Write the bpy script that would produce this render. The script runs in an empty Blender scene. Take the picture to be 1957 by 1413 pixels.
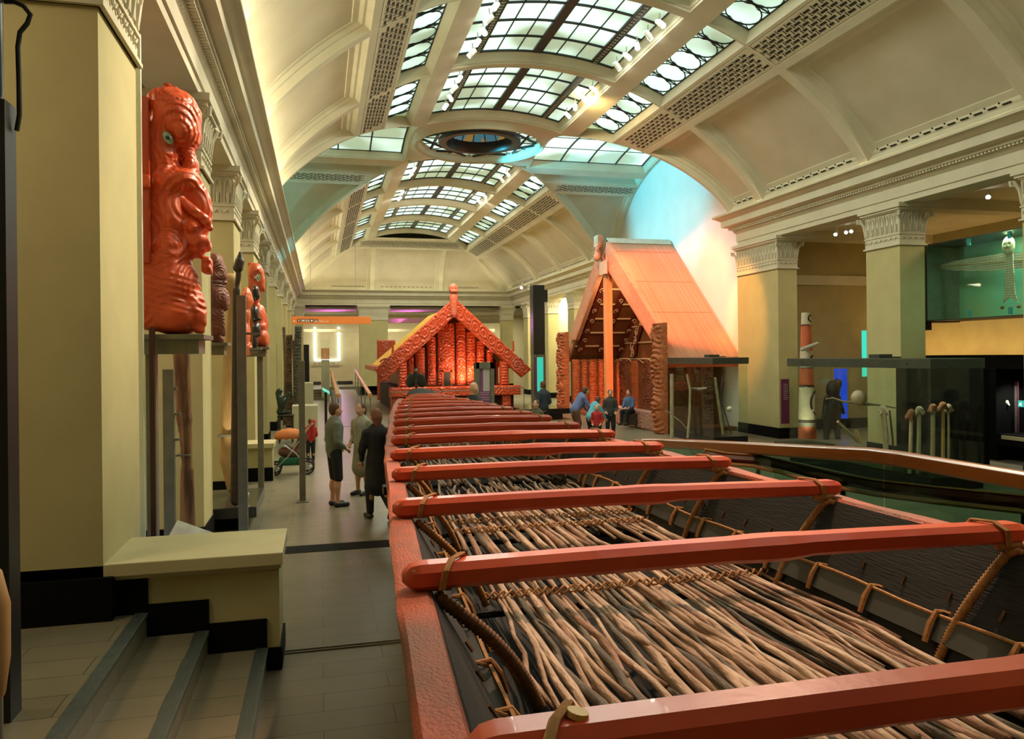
import bpy, bmesh, math, random
import numpy as np
from mathutils import Vector, Matrix, noise
PI = math.pi
rnd = random.Random(7)
SC = bpy.context.scene
COL = SC.collection

# ------------------------------------------------------------------ camera
F = 1460.0; CX = 978.5; HX, HY = 612.0, 684.0; ROLL = 0.010; EYE = 2.22
CY = HY - ROLL * (CX - HX)
YAW = math.atan((CX - HX) / math.cos(ROLL) / F)
_r = Vector((math.cos(YAW), -math.sin(YAW), 0)); _f = Vector((math.sin(YAW), math.cos(YAW), 0)); _u = Vector((0, 0, 1))
CR = _r * math.cos(ROLL) - _u * math.sin(ROLL); CU = _r * math.sin(ROLL) + _u * math.cos(ROLL)
def at(px, py, x=None, y=None, z=None):
    """point of the hall seen at a picture position, on a given plane"""
    d = CR * ((px - CX) / F) - CU * ((py - CY) / F) + _f
    t = x / d.x if x is not None else y / d.y if y is not None else (z - EYE) / d.z
    return Vector((0, 0, EYE)) + d * t
cam = bpy.data.objects.new('camera', bpy.data.cameras.new('camera')); COL.objects.link(cam)
m3 = Matrix((CR, CU, -_f)).transposed()
cam.matrix_world = Matrix.Translation((0, 0, EYE)) @ m3.to_4x4()
cam.data.lens = 36.0 * F / 1957.0; cam.data.sensor_width = 36
cam.data.shift_y = -(706.5 - CY) / 1957.0
cam.data.clip_start = 0.05; cam.data.clip_end = 200
SC.camera = cam
SC.view_settings.view_transform = 'Standard'; SC.view_settings.look = 'None'
SC.view_settings.gamma = 1.0; SC.view_settings.exposure = 0.2
SC.view_settings.use_curve_mapping = False
SC.cycles.max_bounces = 7; SC.cycles.diffuse_bounces = 4; SC.cycles.glossy_bounces = 3
SC.cycles.transmission_bounces = 4; SC.cycles.transparent_max_bounces = 12
SC.cycles.sample_clamp_indirect = 4.0; SC.cycles.caustics_reflective = False; SC.cycles.caustics_refractive = False
w = bpy.data.worlds.new('world'); SC.world = w; w.use_nodes = True
w.node_tree.nodes['Background'].inputs[0].default_value = (0.75, 0.9, 1, 1)
w.node_tree.nodes['Background'].inputs[1].default_value = 0.35

# ------------------------------------------------------------------ lights
def area(name, loc, to, sx, sy, power, col=(1, 1, 1), spread=180):
    l = bpy.data.lights.new(name, 'AREA'); l.shape = 'RECTANGLE'; l.size = sx; l.size_y = sy
    l.energy = power; l.color = col; l.spread = math.radians(spread)
    o = bpy.data.objects.new(name, l); COL.objects.link(o); o.location = loc
    o.rotation_euler = (Vector(to) - Vector(loc)).to_track_quat('-Z', 'Y').to_euler(); return o
def spot(name, loc, to, power, col, ang=40, blend=0.6, rad=0.08):
    l = bpy.data.lights.new(name, 'SPOT'); l.energy = power; l.color = col; l.spot_size = math.radians(ang)
    l.spot_blend = blend; l.shadow_soft_size = rad
    o = bpy.data.objects.new(name, l); COL.objects.link(o); o.location = loc
    o.rotation_euler = (Vector(to) - Vector(loc)).to_track_quat('-Z', 'Y').to_euler(); return o
WARM = (1.0, 0.78, 0.50); YG = (1.0, 0.90, 0.60); MINT = (0.96, 1.0, 0.84)
XC = 5.4; BAYS = [-2.1, 2.1, 6.3, 10.5, 14.7, 18.9]
# added uplights hidden on the cornices to brighten the vault
for (xx, tx) in ((-.95, 3.5), (11.93, 7.3)):
    for (ya, yb) in ((-3, 5), (5, 13), (13, 20.5), (31.5, 40), (40, 48)):
        area('vault_fill', (xx, (ya + yb) / 2, 6.42), (xx * .7 + tx * .3, (ya + yb) / 2, 9.6), yb - ya, 0.05, 11 * (yb - ya), YG)
area('vault_fill', (XC, 48.55, 6.42), (XC, 45, 9.0), 11.5, 0.08, 120, YG)
# daylight through the skylights
for yy in (0, 4.2, 8.4, 12.6, 16.8, 20.9, 30.7, 35.0, 39.4, 43.8):
    area('skylight_daylight', (XC, yy, 9.5), (XC, yy, 0), 4.0, 3.4, 20 if yy < 3 else 55 if yy < 6 else 110 if yy < 10 else 185, MINT)
# added fill light for the aisles, without fixtures
for yy in (-1, 4.2, 8.4, 12.6, 16.8):
    area('aisle_fill', (-3.6, yy, 5.3), (-3.2, yy, 0), 1.2, 1.2, 15 if yy < 3 else 60, WARM)
for yy in (4.2, 8.4, 12.6, 16.8):
    area('aisle_fill', (14.6, yy, 5.45), (14.9, yy, 0), 1.2, 1.2, 45, WARM)
for yy in (33.5, 39.3, 43.5): area('aisle_fill', (13.6, yy, 5.6), (14.1, yy, 3), 2.5, .4, 210, YG)
for yy in (24, 29, 34, 39, 44): area('aisle_fill', (-3.6, yy, 5.3), (-3.2, yy, 0), 1.2, 1.2, 80, YG)
for xx in (0, 4.5, 9, 13): area('gallery_lamp', (xx, 54, 5.2), (xx, 54, 0), 1.5, 1.5, 130, YG)
# ------------------------------------------------------------------ materials
MATS = {}
def mat(name, col, rough=0.6, metal=0.0, spec=0.5, coat=0.0, emit=None, es=0.0):
    if name in MATS: return MATS[name]
    m = bpy.data.materials.new(name); m.use_nodes = True; b = m.node_tree.nodes['Principled BSDF']
    b.inputs['Base Color'].default_value = (*col, 1); b.inputs['Roughness'].default_value = rough
    b.inputs['Metallic'].default_value = metal; b.inputs['Specular IOR Level'].default_value = spec
    b.inputs['Coat Weight'].default_value = coat
    if emit: b.inputs['Emission Color'].default_value = (*emit, 1); b.inputs['Emission Strength'].default_value = es
    MATS[name] = m; return m
def N(m, t, **kw):
    n = m.node_tree.nodes.new(t)
    for k, v in kw.items(): setattr(n, k, v)
    return n
def noisy(name, c1, c2, scale=6, rough=0.6, bump=0.0, bscale=None, detail=5, stretch=None, spec=0.5, coat=0.0, metal=0.0):
    """two-tone noise material with optional bump"""
    if name in MATS: return MATS[name]
    m = mat(name, c1, rough, metal, spec, coat); L = m.node_tree.links.new; b = m.node_tree.nodes['Principled BSDF']
    tc = N(m, 'ShaderNodeTexCoord'); mp = N(m, 'ShaderNodeMapping'); L(tc.outputs['Object'], mp.inputs[0])
    if stretch: mp.inputs['Scale'].default_value = stretch
    nz = N(m, 'ShaderNodeTexNoise'); nz.inputs['Scale'].default_value = scale; nz.inputs['Detail'].default_value = detail
    L(mp.outputs[0], nz.inputs['Vector'])
    mx = N(m, 'ShaderNodeMix', data_type='RGBA'); mx.inputs[6].default_value = (*c1, 1); mx.inputs[7].default_value = (*c2, 1)
    rp = N(m, 'ShaderNodeMapRange'); rp.inputs[1].default_value = .35; rp.inputs[2].default_value = .65
    L(nz.outputs['Fac'], rp.inputs[0]); L(rp.outputs[0], mx.inputs[0]); L(mx.outputs[2], b.inputs['Base Color'])
    if bump:
        n2 = N(m, 'ShaderNodeTexNoise'); n2.inputs['Scale'].default_value = bscale or scale * 3; n2.inputs['Detail'].default_value = 4
        L(mp.outputs[0], n2.inputs['Vector']); bp = N(m, 'ShaderNodeBump'); bp.inputs['Strength'].default_value = bump; bp.inputs['Distance'].default_value = .02
        L(n2.outputs['Fac'], bp.inputs['Height']); L(bp.outputs[0], b.inputs['Normal'])
    return m
def carved(name, c1, c2, scale=14, rough=0.42, dist=.02):
    """carved wood: ring-like chiselled lines around scattered centres"""
    if name in MATS: return MATS[name]
    m = mat(name, c1, rough); L = m.node_tree.links.new; b = m.node_tree.nodes['Principled BSDF']
    tc = N(m, 'ShaderNodeTexCoord'); v = N(m, 'ShaderNodeTexVoronoi'); v.inputs['Scale'].default_value = scale / 4
    L(tc.outputs['Object'], v.inputs['Vector'])
    mu = N(m, 'ShaderNodeMath', operation='MULTIPLY'); mu.inputs[1].default_value = 42; L(v.outputs['Distance'], mu.inputs[0])
    sn = N(m, 'ShaderNodeMath', operation='SINE'); L(mu.outputs[0], sn.inputs[0])
    bp = N(m, 'ShaderNodeBump'); bp.inputs['Strength'].default_value = .55; bp.inputs['Distance'].default_value = dist
    L(sn.outputs[0], bp.inputs['Height']); L(bp.outputs[0], b.inputs['Normal'])
    nz = N(m, 'ShaderNodeTexNoise'); nz.inputs['Scale'].default_value = scale / 2; L(tc.outputs['Object'], nz.inputs['Vector'])
    mx = N(m, 'ShaderNodeMix', data_type='RGBA'); mx.inputs[6].default_value = (*c1, 1); mx.inputs[7].default_value = (*c2, 1)
    L(nz.outputs['Fac'], mx.inputs[0]); L(mx.outputs[2], b.inputs['Base Color'])
    return m
def tiles(name, c1, c2, grout, bw, bh, mortar=.008, rough=.4):
    m = mat(name, c1, rough); L = m.node_tree.links.new; b = m.node_tree.nodes['Principled BSDF']
    tc = N(m, 'ShaderNodeTexCoord'); br = N(m, 'ShaderNodeTexBrick')
    br.inputs['Color1'].default_value = (*c1, 1); br.inputs['Color2'].default_value = (*c2, 1); br.inputs['Mortar'].default_value = (*grout, 1)
    br.inputs['Scale'].default_value = 1; br.inputs['Brick Width'].default_value = bw; br.inputs['Row Height'].default_value = bh; br.inputs['Mortar Size'].default_value = mortar / 2
    br.inputs['Bias'].default_value = -.2
    L(tc.outputs['Object'], br.inputs['Vector'])
    nz = N(m, 'ShaderNodeTexNoise'); nz.inputs['Scale'].default_value = 3.0; nz.inputs['Detail'].default_value = 6; L(tc.outputs['Object'], nz.inputs['Vector'])
    mx = N(m, 'ShaderNodeMix', data_type='RGBA', blend_type='MULTIPLY'); mx.inputs[0].default_value = .35
    L(br.outputs['Color'], mx.inputs[6]); L(nz.outputs['Fac'], mx.inputs[7]); L(mx.outputs[2], b.inputs['Base Color'])
    return m
def glassy(name, tint=(.85, .95, .9), refl=.10, rough=0.02):
    m = bpy.data.materials.new(name); m.use_nodes = True; nt = m.node_tree; nt.nodes.clear(); L = nt.links.new
    o = N(m, 'ShaderNodeOutputMaterial'); t = N(m, 'ShaderNodeBsdfTransparent'); t.inputs[0].default_value = (*tint, 1)
    g = N(m, 'ShaderNodeBsdfGlossy'); g.inputs['Roughness'].default_value = rough
    lw = N(m, 'ShaderNodeLayerWeight'); lw.inputs[0].default_value = .5; pw = N(m, 'ShaderNodeMath', operation='POWER'); pw.inputs[1].default_value = 4
    L(lw.outputs['Facing'], pw.inputs[0]); ad = N(m, 'ShaderNodeMath', operation='MULTIPLY_ADD'); ad.inputs[1].default_value = .5; ad.inputs[2].default_value = refl * .4
    L(pw.outputs[0], ad.inputs[0]); mx = N(m, 'ShaderNodeMixShader'); L(ad.outputs[0], mx.inputs[0]); L(t.outputs[0], mx.inputs[1]); L(g.outputs[0], mx.inputs[2]); L(mx.outputs[0], o.inputs[0])
    return m
def lit(name, col, s): return mat(name, (0, 0, 0), .5, emit=col, es=s)
def daylit_glass():
    """frosted skylight glass, backlit unevenly by the sky"""
    m = mat('skylight_glass', (.5, .6, .55), .5); L = m.node_tree.links.new; b = m.node_tree.nodes['Principled BSDF']
    tc = N(m, 'ShaderNodeTexCoord'); nz = N(m, 'ShaderNodeTexNoise'); nz.inputs['Scale'].default_value = .55; nz.inputs['Detail'].default_value = 1; L(tc.outputs['Object'], nz.inputs['Vector'])
    cr = N(m, 'ShaderNodeValToRGB'); e = cr.color_ramp.elements
    e[0].position = .38; e[0].color = (.26, .36, .24, 1); e[1].position = .52; e[1].color = (.70, 1.0, .84, 1)
    L(nz.outputs['Fac'], cr.inputs[0]); L(cr.outputs[0], b.inputs['Emission Color']); b.inputs['Emission Strength'].default_value = 1.02
    return m
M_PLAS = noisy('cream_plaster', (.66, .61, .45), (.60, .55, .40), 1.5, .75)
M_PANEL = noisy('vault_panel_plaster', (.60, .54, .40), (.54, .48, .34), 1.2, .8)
M_WALL = noisy('yellow_wall_paint', (.52, .46, .22), (.48, .42, .20), 2.5, .8, bump=.05, bscale=90)
M_WALLC = noisy('cream_wall_paint', (.68, .62, .42), (.64, .58, .38), 2.0, .8)
M_TILE = tiles('grey_floor_tiles', (.215, .185, .115), (.18, .158, .098), (.07, .06, .04), .86, .26, .007, .35)
M_BASE = mat('black_skirting', (.003, .003, .003), .7, spec=.12)
M_BLACK = mat('black_metal', (.006, .006, .006), .3)
M_IRON = mat('black_iron', (.012, .013, .012), .5)
M_STEEL = noisy('olive_grey_steel', (.21, .20, .145), (.17, .16, .115), 8, .4, metal=.25)
M_GREY = noisy('dark_grey_case_metal', (.07, .08, .065), (.055, .062, .05), 6, .4, metal=.4)
M_SKY = daylit_glass()
M_GLASS = glassy('clear_glass', (.94, .975, .95), .05)
M_GGLASS = glassy('green_glass', (.45, .80, .66), .12)
M_SLOT = mat('dark_opening', (.02, .018, .01), .9)

# ------------------------------------------------------------------ mesh helpers
def obj(name, bm, m, parent=None, smooth=False, mods=()):
    me = bpy.data.meshes.new(name)
    if isinstance(bm, bmesh.types.BMesh):
        bm.normal_update(); bm.to_mesh(me); bm.free()
    else: me.from_pydata(bm[0], [], bm[1])
    for mm in (m if isinstance(m, (list, tuple)) else [m]): me.materials.append(mm)
    if smooth:
        for p in me.polygons: p.use_smooth = True
        if smooth != 'all':
            try: me.set_sharp_from_angle(angle=math.radians(38))
            except Exception: pass
    o = bpy.data.objects.new(name, me); COL.objects.link(o)
    if parent: o.parent = parent; o.matrix_parent_inverse = parent_inv(parent)
    return o
def parent_inv(p):
    return (Matrix.Translation(p.location) @ p.rotation_euler.to_matrix().to_4x4()).inverted()
def thing(name, label, cat, loc=(0, 0, 0), rz=0, group=None):
    o = bpy.data.objects.new(name, None); COL.objects.link(o); o.location = loc; o.rotation_euler = (0, 0, rz)
    o.empty_display_size = .1; o['label'] = label; o['category'] = cat
    if group: o['group'] = group
    return o
def tag(o, label, cat, group=None):
    o['label'] = label; o['category'] = cat
    if group: o['group'] = group
    return o
def struct(name, bm, m, smooth=False):
    o = obj(name, bm, m, None, smooth); o['kind'] = 'structure'; return o
def BM(): return bmesh.new()
def box(bm, a, b, mi=0, rot=None, bev=0):
    """axis box from corner a to corner b"""
    a = Vector(a); b = Vector(b); c = (a + b) / 2; s = b - a
    r = bmesh.ops.create_cube(bm, size=1); vs = r['verts']
    for v in vs: v.co = Vector((v.co.x * s.x, v.co.y * s.y, v.co.z * s.z))
    if bev:
        es = list({e for v in vs for e in v.link_edges})
        rr = bmesh.ops.bevel(bm, geom=es, offset=bev, segments=2, affect='EDGES', profile=.6)
        vs = list({v for f in rr['faces'] for v in f.verts} | {v for v in vs if v.is_valid})
    if rot is not None: bmesh.ops.rotate(bm, verts=vs, cent=(0, 0, 0), matrix=rot)
    for v in vs: v.co += c
    for f in {f for v in vs for f in v.link_faces}: f.material_index = mi
    return vs
def tube(bm, pts, r, n=8, caps=True, mi=0, twist=None, squash=None):
    """tube along points; r a number or list"""
    pts = [Vector(p) for p in pts]; rs = r if isinstance(r, (list, tuple)) else [r] * len(pts)
    rings = []; up = None
    for i, p in enumerate(pts):
        t = (pts[min(i + 1, len(pts) - 1)] - pts[max(i - 1, 0)])
        if t.length < 1e-9: t = Vector((0, 0, 1))
        t.normalize()
        if up is None: up = Vector((0, 0, 1)) if abs(t.z) < .9 else Vector((1, 0, 0))
        s = t.cross(up); s.normalize(); up = s.cross(t); up.normalize()
        ring = []
        for k in range(n):
            a = 2 * PI * k / n; q = (s * math.cos(a) * (squash or 1) + up * math.sin(a)) * rs[i]
            ring.append(bm.verts.new(p + q))
        rings.append(ring)
    for i in range(len(rings) - 1):
        for k in range(n):
            f = bm.faces.new((rings[i][k], rings[i][(k + 1) % n], rings[i + 1][(k + 1) % n], rings[i + 1][k])); f.material_index = mi
    if caps:
        for rg in (list(reversed(rings[0])), rings[-1]):
            try: bm.faces.new(rg).material_index = mi
            except ValueError: pass
def lathe(bm, prof, c=(0, 0, 0), n=24, mi=0, cap=True):
    c = Vector(c); rings = []
    for (r, z) in prof: rings.append([bm.verts.new(c + Vector((r * math.cos(2 * PI * k / n), r * math.sin(2 * PI * k / n), z))) for k in range(n)])
    for i in range(len(rings) - 1):
        for k in range(n): bm.faces.new((rings[i][k], rings[i][(k + 1) % n], rings[i + 1][(k + 1) % n], rings[i + 1][k])).material_index = mi
    for rg in (list(reversed(rings[0])), rings[-1]) if cap else ():
        try: bm.faces.new(rg)
        except ValueError: pass
def prism(bm, poly, d0, d1, axis='y', mi=0):
    """extrude 2D polygon; axis y: poly is (x,z); axis x: poly is (y,z); axis z: (x,y)"""
    def P(p, d): return {'y': (p[0], d, p[1]), 'x': (d, p[0], p[1]), 'z': (p[0], p[1], d)}[axis]
    A = [bm.verts.new(P(p, d0)) for p in poly]; B = [bm.verts.new(P(p, d1)) for p in poly]; n = len(poly)
    fs = [bm.faces.new(A), bm.faces.new(list(reversed(B)))]
    for i in range(n): fs.append(bm.faces.new((A[(i + 1) % n], A[i], B[i], B[(i + 1) % n])))
    for f in fs: f.material_index = mi
    return fs
def fixn(bm): bmesh.ops.recalc_face_normals(bm, faces=bm.faces[:]); return bm
def extr_profile(bm, prof, path, mi=0, closed=False):
    """sweep profile [(out, z)] along path of (point, outward dir2d)"""
    rings = [[bm.verts.new((p[0] + d[0] * o, p[1] + d[1] * o, z)) for (o, z) in prof] for (p, d) in path]
    n = len(prof)
    for i in range(len(rings) - 1):
        for k in range(n - 1): bm.faces.new((rings[i][k], rings[i][k + 1], rings[i + 1][k + 1], rings[i + 1][k])).material_index = mi
    for rg in (rings[0], rings[-1]):
        try: bm.faces.new(rg).material_index = mi
        except ValueError: pass
def text3d(name, s, size, m, loc, rot, parent=None, ext=.002, align='LEFT'):
    c = bpy.data.curves.new(name, 'FONT'); c.body = s; c.size = size; c.extrude = ext; c.align_x = align; c.resolution_u = 3
    o = bpy.data.objects.new(name + '_t', c); COL.objects.link(o); bpy.context.view_layer.update()
    me = bpy.data.meshes.new_from_object(o); bpy.data.objects.remove(o)
    me.materials.clear(); me.materials.append(m)
    o = bpy.data.objects.new(name, me); COL.objects.link(o)
    if parent:
        me.transform(Matrix.Translation(loc) @ rot.to_4x4()); o.parent = parent; o.matrix_parent_inverse = parent_inv(parent)
    else: o.location = loc; o.rotation_euler = rot.to_euler()
    return o
# ---- organic shapes: signed distance + surface nets
class SDF:
    def __init__(s, k=.03): s.p = []; s.k = k
    def cap(s, a, b, r1, r2=None, mode=0): s.p.append(('c', np.array(a, float), np.array(b, float), r1, r2 if r2 is not None else r1, mode)); return s
    def ell(s, c, r, mode=0, rot=None): s.p.append(('e', np.array(c, float), np.array(r, float), rot, 0, mode)); return s
    def bx(s, c, h, r=.01, mode=0): s.p.append(('b', np.array(c, float), np.array(h, float), r, 0, mode)); return s
    def __call__(s, P):
        d = np.full(P.shape[0], 1e3)
        for t in s.p:
            if t[0] == 'c':
                a, b = t[1], t[2]; ab = b - a; h = np.clip(((P - a) @ ab) / max(ab @ ab, 1e-9), 0, 1)
                q = np.linalg.norm(P - a - h[:, None] * ab, axis=1) - (t[3] + (t[4] - t[3]) * h)
            elif t[0] == 'e':
                X = P - t[1]
                if t[3] is not None: X = X @ t[3]
                k0 = np.linalg.norm(X / t[2], axis=1); k1 = np.linalg.norm(X / (t[2] ** 2), axis=1) + 1e-9; q = k0 * (k0 - 1) / k1
            else:
                X = np.abs(P - t[1]) - t[2] + t[3]; q = np.linalg.norm(np.maximum(X, 0), axis=1) + np.minimum(X.max(1), 0) - t[3]
            if t[5] == 0:
                h = np.maximum(s.k - np.abs(d - q), 0) / s.k; d = np.minimum(d, q) - h * h * s.k * .25
            else:
                k = s.k * .4; h = np.maximum(k - np.abs(d + q), 0) / k; d = np.maximum(d, -q) + h * h * k * .25
        return d
def nets(fn, lo, hi, res):
    lo = np.array(lo, float); hi = np.array(hi, float); n = np.maximum(((hi - lo) / res).astype(int) + 1, 3)
    ax = [lo[i] + res * np.arange(n[i]) for i in range(3)]
    G = np.stack(np.meshgrid(*ax, indexing='ij'), -1); D = fn(G.reshape(-1, 3)).reshape(n)
    S = D < 0
    c = S[:-1, :-1, :-1].astype(int)
    tot = np.zeros_like(c)
    for i in (0, 1):
        for j in (0, 1):
            for k in (0, 1): tot += S[i:n[0] - 1 + i, j:n[1] - 1 + j, k:n[2] - 1 + k]
    act = (tot > 0) & (tot < 8); idx = -np.ones(act.shape, int); ids = np.argwhere(act); idx[act] = np.arange(len(ids))
    acc = np.zeros((len(ids), 3)); cnt = np.zeros(len(ids)); I = ids
    cor = [(i, j, k) for i in (0, 1) for j in (0, 1) for k in (0, 1)]
    for a in range(8):
        for b in range(a + 1, 8):
            A, B = cor[a], cor[b]
            if sum(abs(A[q] - B[q]) for q in range(3)) != 1: continue
            da = D[I[:, 0] + A[0], I[:, 1] + A[1], I[:, 2] + A[2]]; db = D[I[:, 0] + B[0], I[:, 1] + B[1], I[:, 2] + B[2]]
            cr = (da < 0) != (db < 0); t = np.where(cr, da / np.where(cr, da - db, 1), 0)
            pt = np.array(A) + t[:, None] * (np.array(B) - np.array(A)); acc += pt * cr[:, None]; cnt += cr
    V = lo + (I + acc / np.maximum(cnt, 1)[:, None]) * res
    Fc = []
    for axn in range(3):
        u, v = (axn + 1) % 3, (axn + 2) % 3
        sl0 = [slice(None)] * 3; sl1 = [slice(None)] * 3; sl0[axn] = slice(0, -1); sl1[axn] = slice(1, None)
        e = S[tuple(sl0)] != S[tuple(sl1)]; E = np.argwhere(e)
        E = E[(E[:, u] > 0) & (E[:, v] > 0) & (E[:, u] < n[u] - 1) & (E[:, v] < n[v] - 1)]
        ou = np.zeros(3, int); ou[u] = 1; ov = np.zeros(3, int); ov[v] = 1
        q = [idx[tuple((E - o).T)] for o in (np.zeros(3, int), ou, ou + ov, ov)]
        fl = S[tuple(E.T)]
        Q = np.stack(q, 1); Q[~fl] = Q[~fl][:, ::-1]; Fc.append(Q)
    Fc = np.concatenate(Fc)
    return V.tolist(), Fc[:, ::1].tolist()
def organic(name, sdf, m, parent, res=.02, lo=None, hi=None, fn=None, xf=None):
    if lo is None:
        L = []; H = []
        for t in sdf.p:
            if t[5]: continue
            if t[0] == 'c': r = max(t[3], t[4]); L += [np.minimum(t[1], t[2]) - r]; H += [np.maximum(t[1], t[2]) + r]
            elif t[0] == 'e': r = np.full(3, t[2].max()) if t[3] is not None else t[2]; L += [t[1] - r]; H += [t[1] + r]
            else: L += [t[1] - t[2]]; H += [t[1] + t[2]]
        lo = np.min(L, 0) - 3 * res; hi = np.max(H, 0) + 3 * res
    V, Fc = nets(fn or sdf, lo, hi, res)
    if xf is not None: V = [tuple(xf @ Vector(v)) for v in V]
    return obj(name, (V, Fc), m, parent, 'all')
# ------------------------------------------------------------------ the hall: vault
ZF = -.17                                   # main floor
NR, NZ0 = 8.18, 1.47                        # nave circle
TA, TZ0, TB, TY = 5.2, 6.3, 3.35, 25.8      # transept ellipse, its axis
EY = 43.75                                  # centre of the end hip
def nave(s, t, off): return Vector((XC + (NR + off) * math.sin(s), t, NZ0 + (NR + off) * math.cos(s)))
def s_of(dx): return math.asin(max(-1, min(1, dx / NR)))
def tprof(th, off):
    y = TA * math.sin(th); z = TB * math.cos(th); nx, nz = math.sin(th) / TA, math.cos(th) / TB; l = math.hypot(nx, nz)
    return y + nx / l * off, TZ0 + z + nz / l * off
def trans(th, t, off):  y, z = tprof(th, off); return Vector((t, TY + y, z))
def hip(th, t, off):  y, z = tprof(th, off); return Vector((t, EY + y, z))
def groin_dx(th):                            # where the transept ellipse meets the nave circle
    z = TZ0 + TB * math.cos(th); return math.sqrt(max(0, NR ** 2 - (z - NZ0) ** 2))
def groin_th(s):                             # inverse: nave angle -> transept angle
    z = NZ0 + NR * math.cos(s); return math.acos(max(-1, min(1, (z - TZ0) / TB)))
def cell(bm, surf, s0, s1, T0, T1, steps, fill=0, ns=12, nt=10):
    """nested loops on a curved surface: steps = [(inset, offset)], T0/T1 numbers or functions of s; returns innermost limits"""
    f0 = T0 if callable(T0) else (lambda s: T0); f1 = T1 if callable(T1) else (lambda s: T1)
    R = 7.5; loops = []
    for (ins, off) in steps:
        a, b = s0 + ins / R, s1 - ins / R; L = []
        if a >= b: break
        S = [a + (b - a) * i / ns for i in range(ns + 1)]
        g0 = lambda s: f0(s) + ins; g1 = lambda s: f1(s) - ins
        for s in S:
            if g0(s) > g1(s): pass
        L += [(s, min(g0(s), (g0(s) + g1(s)) / 2) if g0(s) > g1(s) else g0(s)) for s in S]
        ta, tb = g0(b), g1(b)
        if ta > tb: ta = tb = (ta + tb) / 2
        L += [(b, ta + (tb - ta) * i / nt) for i in range(1, nt)]
        L += [(s, max(g1(s), (g0(s) + g1(s)) / 2) if g0(s) > g1(s) else g1(s)) for s in reversed(S)]
        ta, tb = g0(a), g1(a)
        if ta > tb: ta = tb = (ta + tb) / 2
        L += [(a, tb + (ta - tb) * i / nt) for i in range(1, nt)]
        loops.append([bm.verts.new(surf(s, t, off)) for (s, t) in L])
        last = (a, b, g0, g1, off)
    for A, B in zip(loops, loops[1:]):
        for k in range(len(A)):
            try: bm.faces.new((A[k], A[(k + 1) % len(A)], B[(k + 1) % len(A)], B[k]))
            except ValueError: pass
    if fill is not None:
        a, b, g0, g1, off = last; grid = []
        for i in range(ns + 1):
            s = a + (b - a) * i / ns; t0, t1 = g0(s), g1(s)
            if t0 > t1: t0 = t1 = (t0 + t1) / 2
            grid.append([bm.verts.new(surf(s, t0 + (t1 - t0) * j / nt, off)) for j in range(nt + 1)])
        for i in range(ns):
            for j in range(nt):
                try: bm.faces.new((grid[i][j], grid[i + 1][j], grid[i + 1][j + 1], grid[i][j + 1])).material_index = fill
                except ValueError: pass
    return last
def sbar(bm, surf, s0, s1, t0, t1, off0, off1, ns=8):
    """solid strip following the surface"""
    n = max(1, int(ns)); ring = []
    for i in range(n + 1):
        s = s0 + (s1 - s0) * i / n
        ring.append([bm.verts.new(surf(s, t, o)) for (t, o) in ((t0, off0), (t1, off0), (t1, off1), (t0, off1))])
    for i in range(n):
        for k in range(4): bm.faces.new((ring[i][k], ring[i][(k + 1) % 4], ring[i + 1][(k + 1) % 4], ring[i + 1][k]))
    bm.faces.new(ring[0]); bm.faces.new(list(reversed(ring[-1])))
DEEP = [(0, 0), (.13, 0), (.145, .04), (.17, .05), (.22, .20), (.25, .22), (.28, .30), (.30, .30)]
SHAL = [(0, 0), (.13, 0), (.17, .14), (.22, .15), (.26, .22), (.38, .22), (.39, .24)]
cb = BM(); fret = BM(); win = 0
def fretwork(surf, sa, sb, ta, tb, along_t=True):
    """pierced plaster band: rows of dark slots"""
    rows = 6; W = (sb - sa) * 7.6
    for r in range(rows):
        s = sa + (sb - sa) * (r + .5) / rows; n = int((tb - ta) / .27)
        for k in range(n):
            t = ta + (tb - ta) * (k + (.25 if r % 2 else .75)) / n
            h = .092 if (k + r) % 3 else .06
            sbar(fret, surf, s - .0034, s + .0034, t - h, t + h, -.004, .004, 1)
            sbar(fret, surf, s - .0065, s + .0065, t + h + .03, t + h + .055, -.004, .004, 1)
def skylight(surf, s0, s1, t0, t1, cols, rows, nb=True):
    """glass with iron glazing bars; thick ribs carry fretted iron"""
    global win; win += 1
    g = BM()
    n = 14
    for i in range(n):
        a, b = s0 + (s1 - s0) * i / n, s0 + (s1 - s0) * (i + 1) / n
        vs = [g.verts.new(surf(*q)) for q in ((a, t0, .30), (b, t0, .30), (b, t1, .30), (a, t1, .30))]; g.faces.new(vs)
    wob = struct('window_%d' % win, g, M_SKY)
    b = BM()
    for i in range(cols + 1):
        s = s0 + (s1 - s0) * i / cols; hw = .0016
        if nb and i == cols // 2: hw = .014
        elif nb and i in (1, cols - 1): hw = .012
        sbar(b, surf, s - hw, s + hw, t0, t1, .24 if hw > .005 else .275, .298, 1)
    for j in range(rows + 1):
        t = t0 + (t1 - t0) * j / rows; sbar(b, surf, s0, s1, t - .024, t + .024, .255, .298, 12)
    o = obj('glazing_bars', fixn(b), M_IRON, wob)
    if nb:
        b = BM()
        for i in (1, cols - 1):
            s = s0 + (s1 - s0) * i / cols; k = int((t1 - t0) / .14)
            for q in range(k):
                t = t0 + (t1 - t0) * (q + .5) / k
                for ds in (-.005, .001): sbar(b, surf, s + ds, s + ds + .0035, t - .035, t + .035, .232, .239, 1)
        obj('rib_ornament', b, mat('pale_fret', (.5, .62, .5), .5), wob)
    return wob
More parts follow.
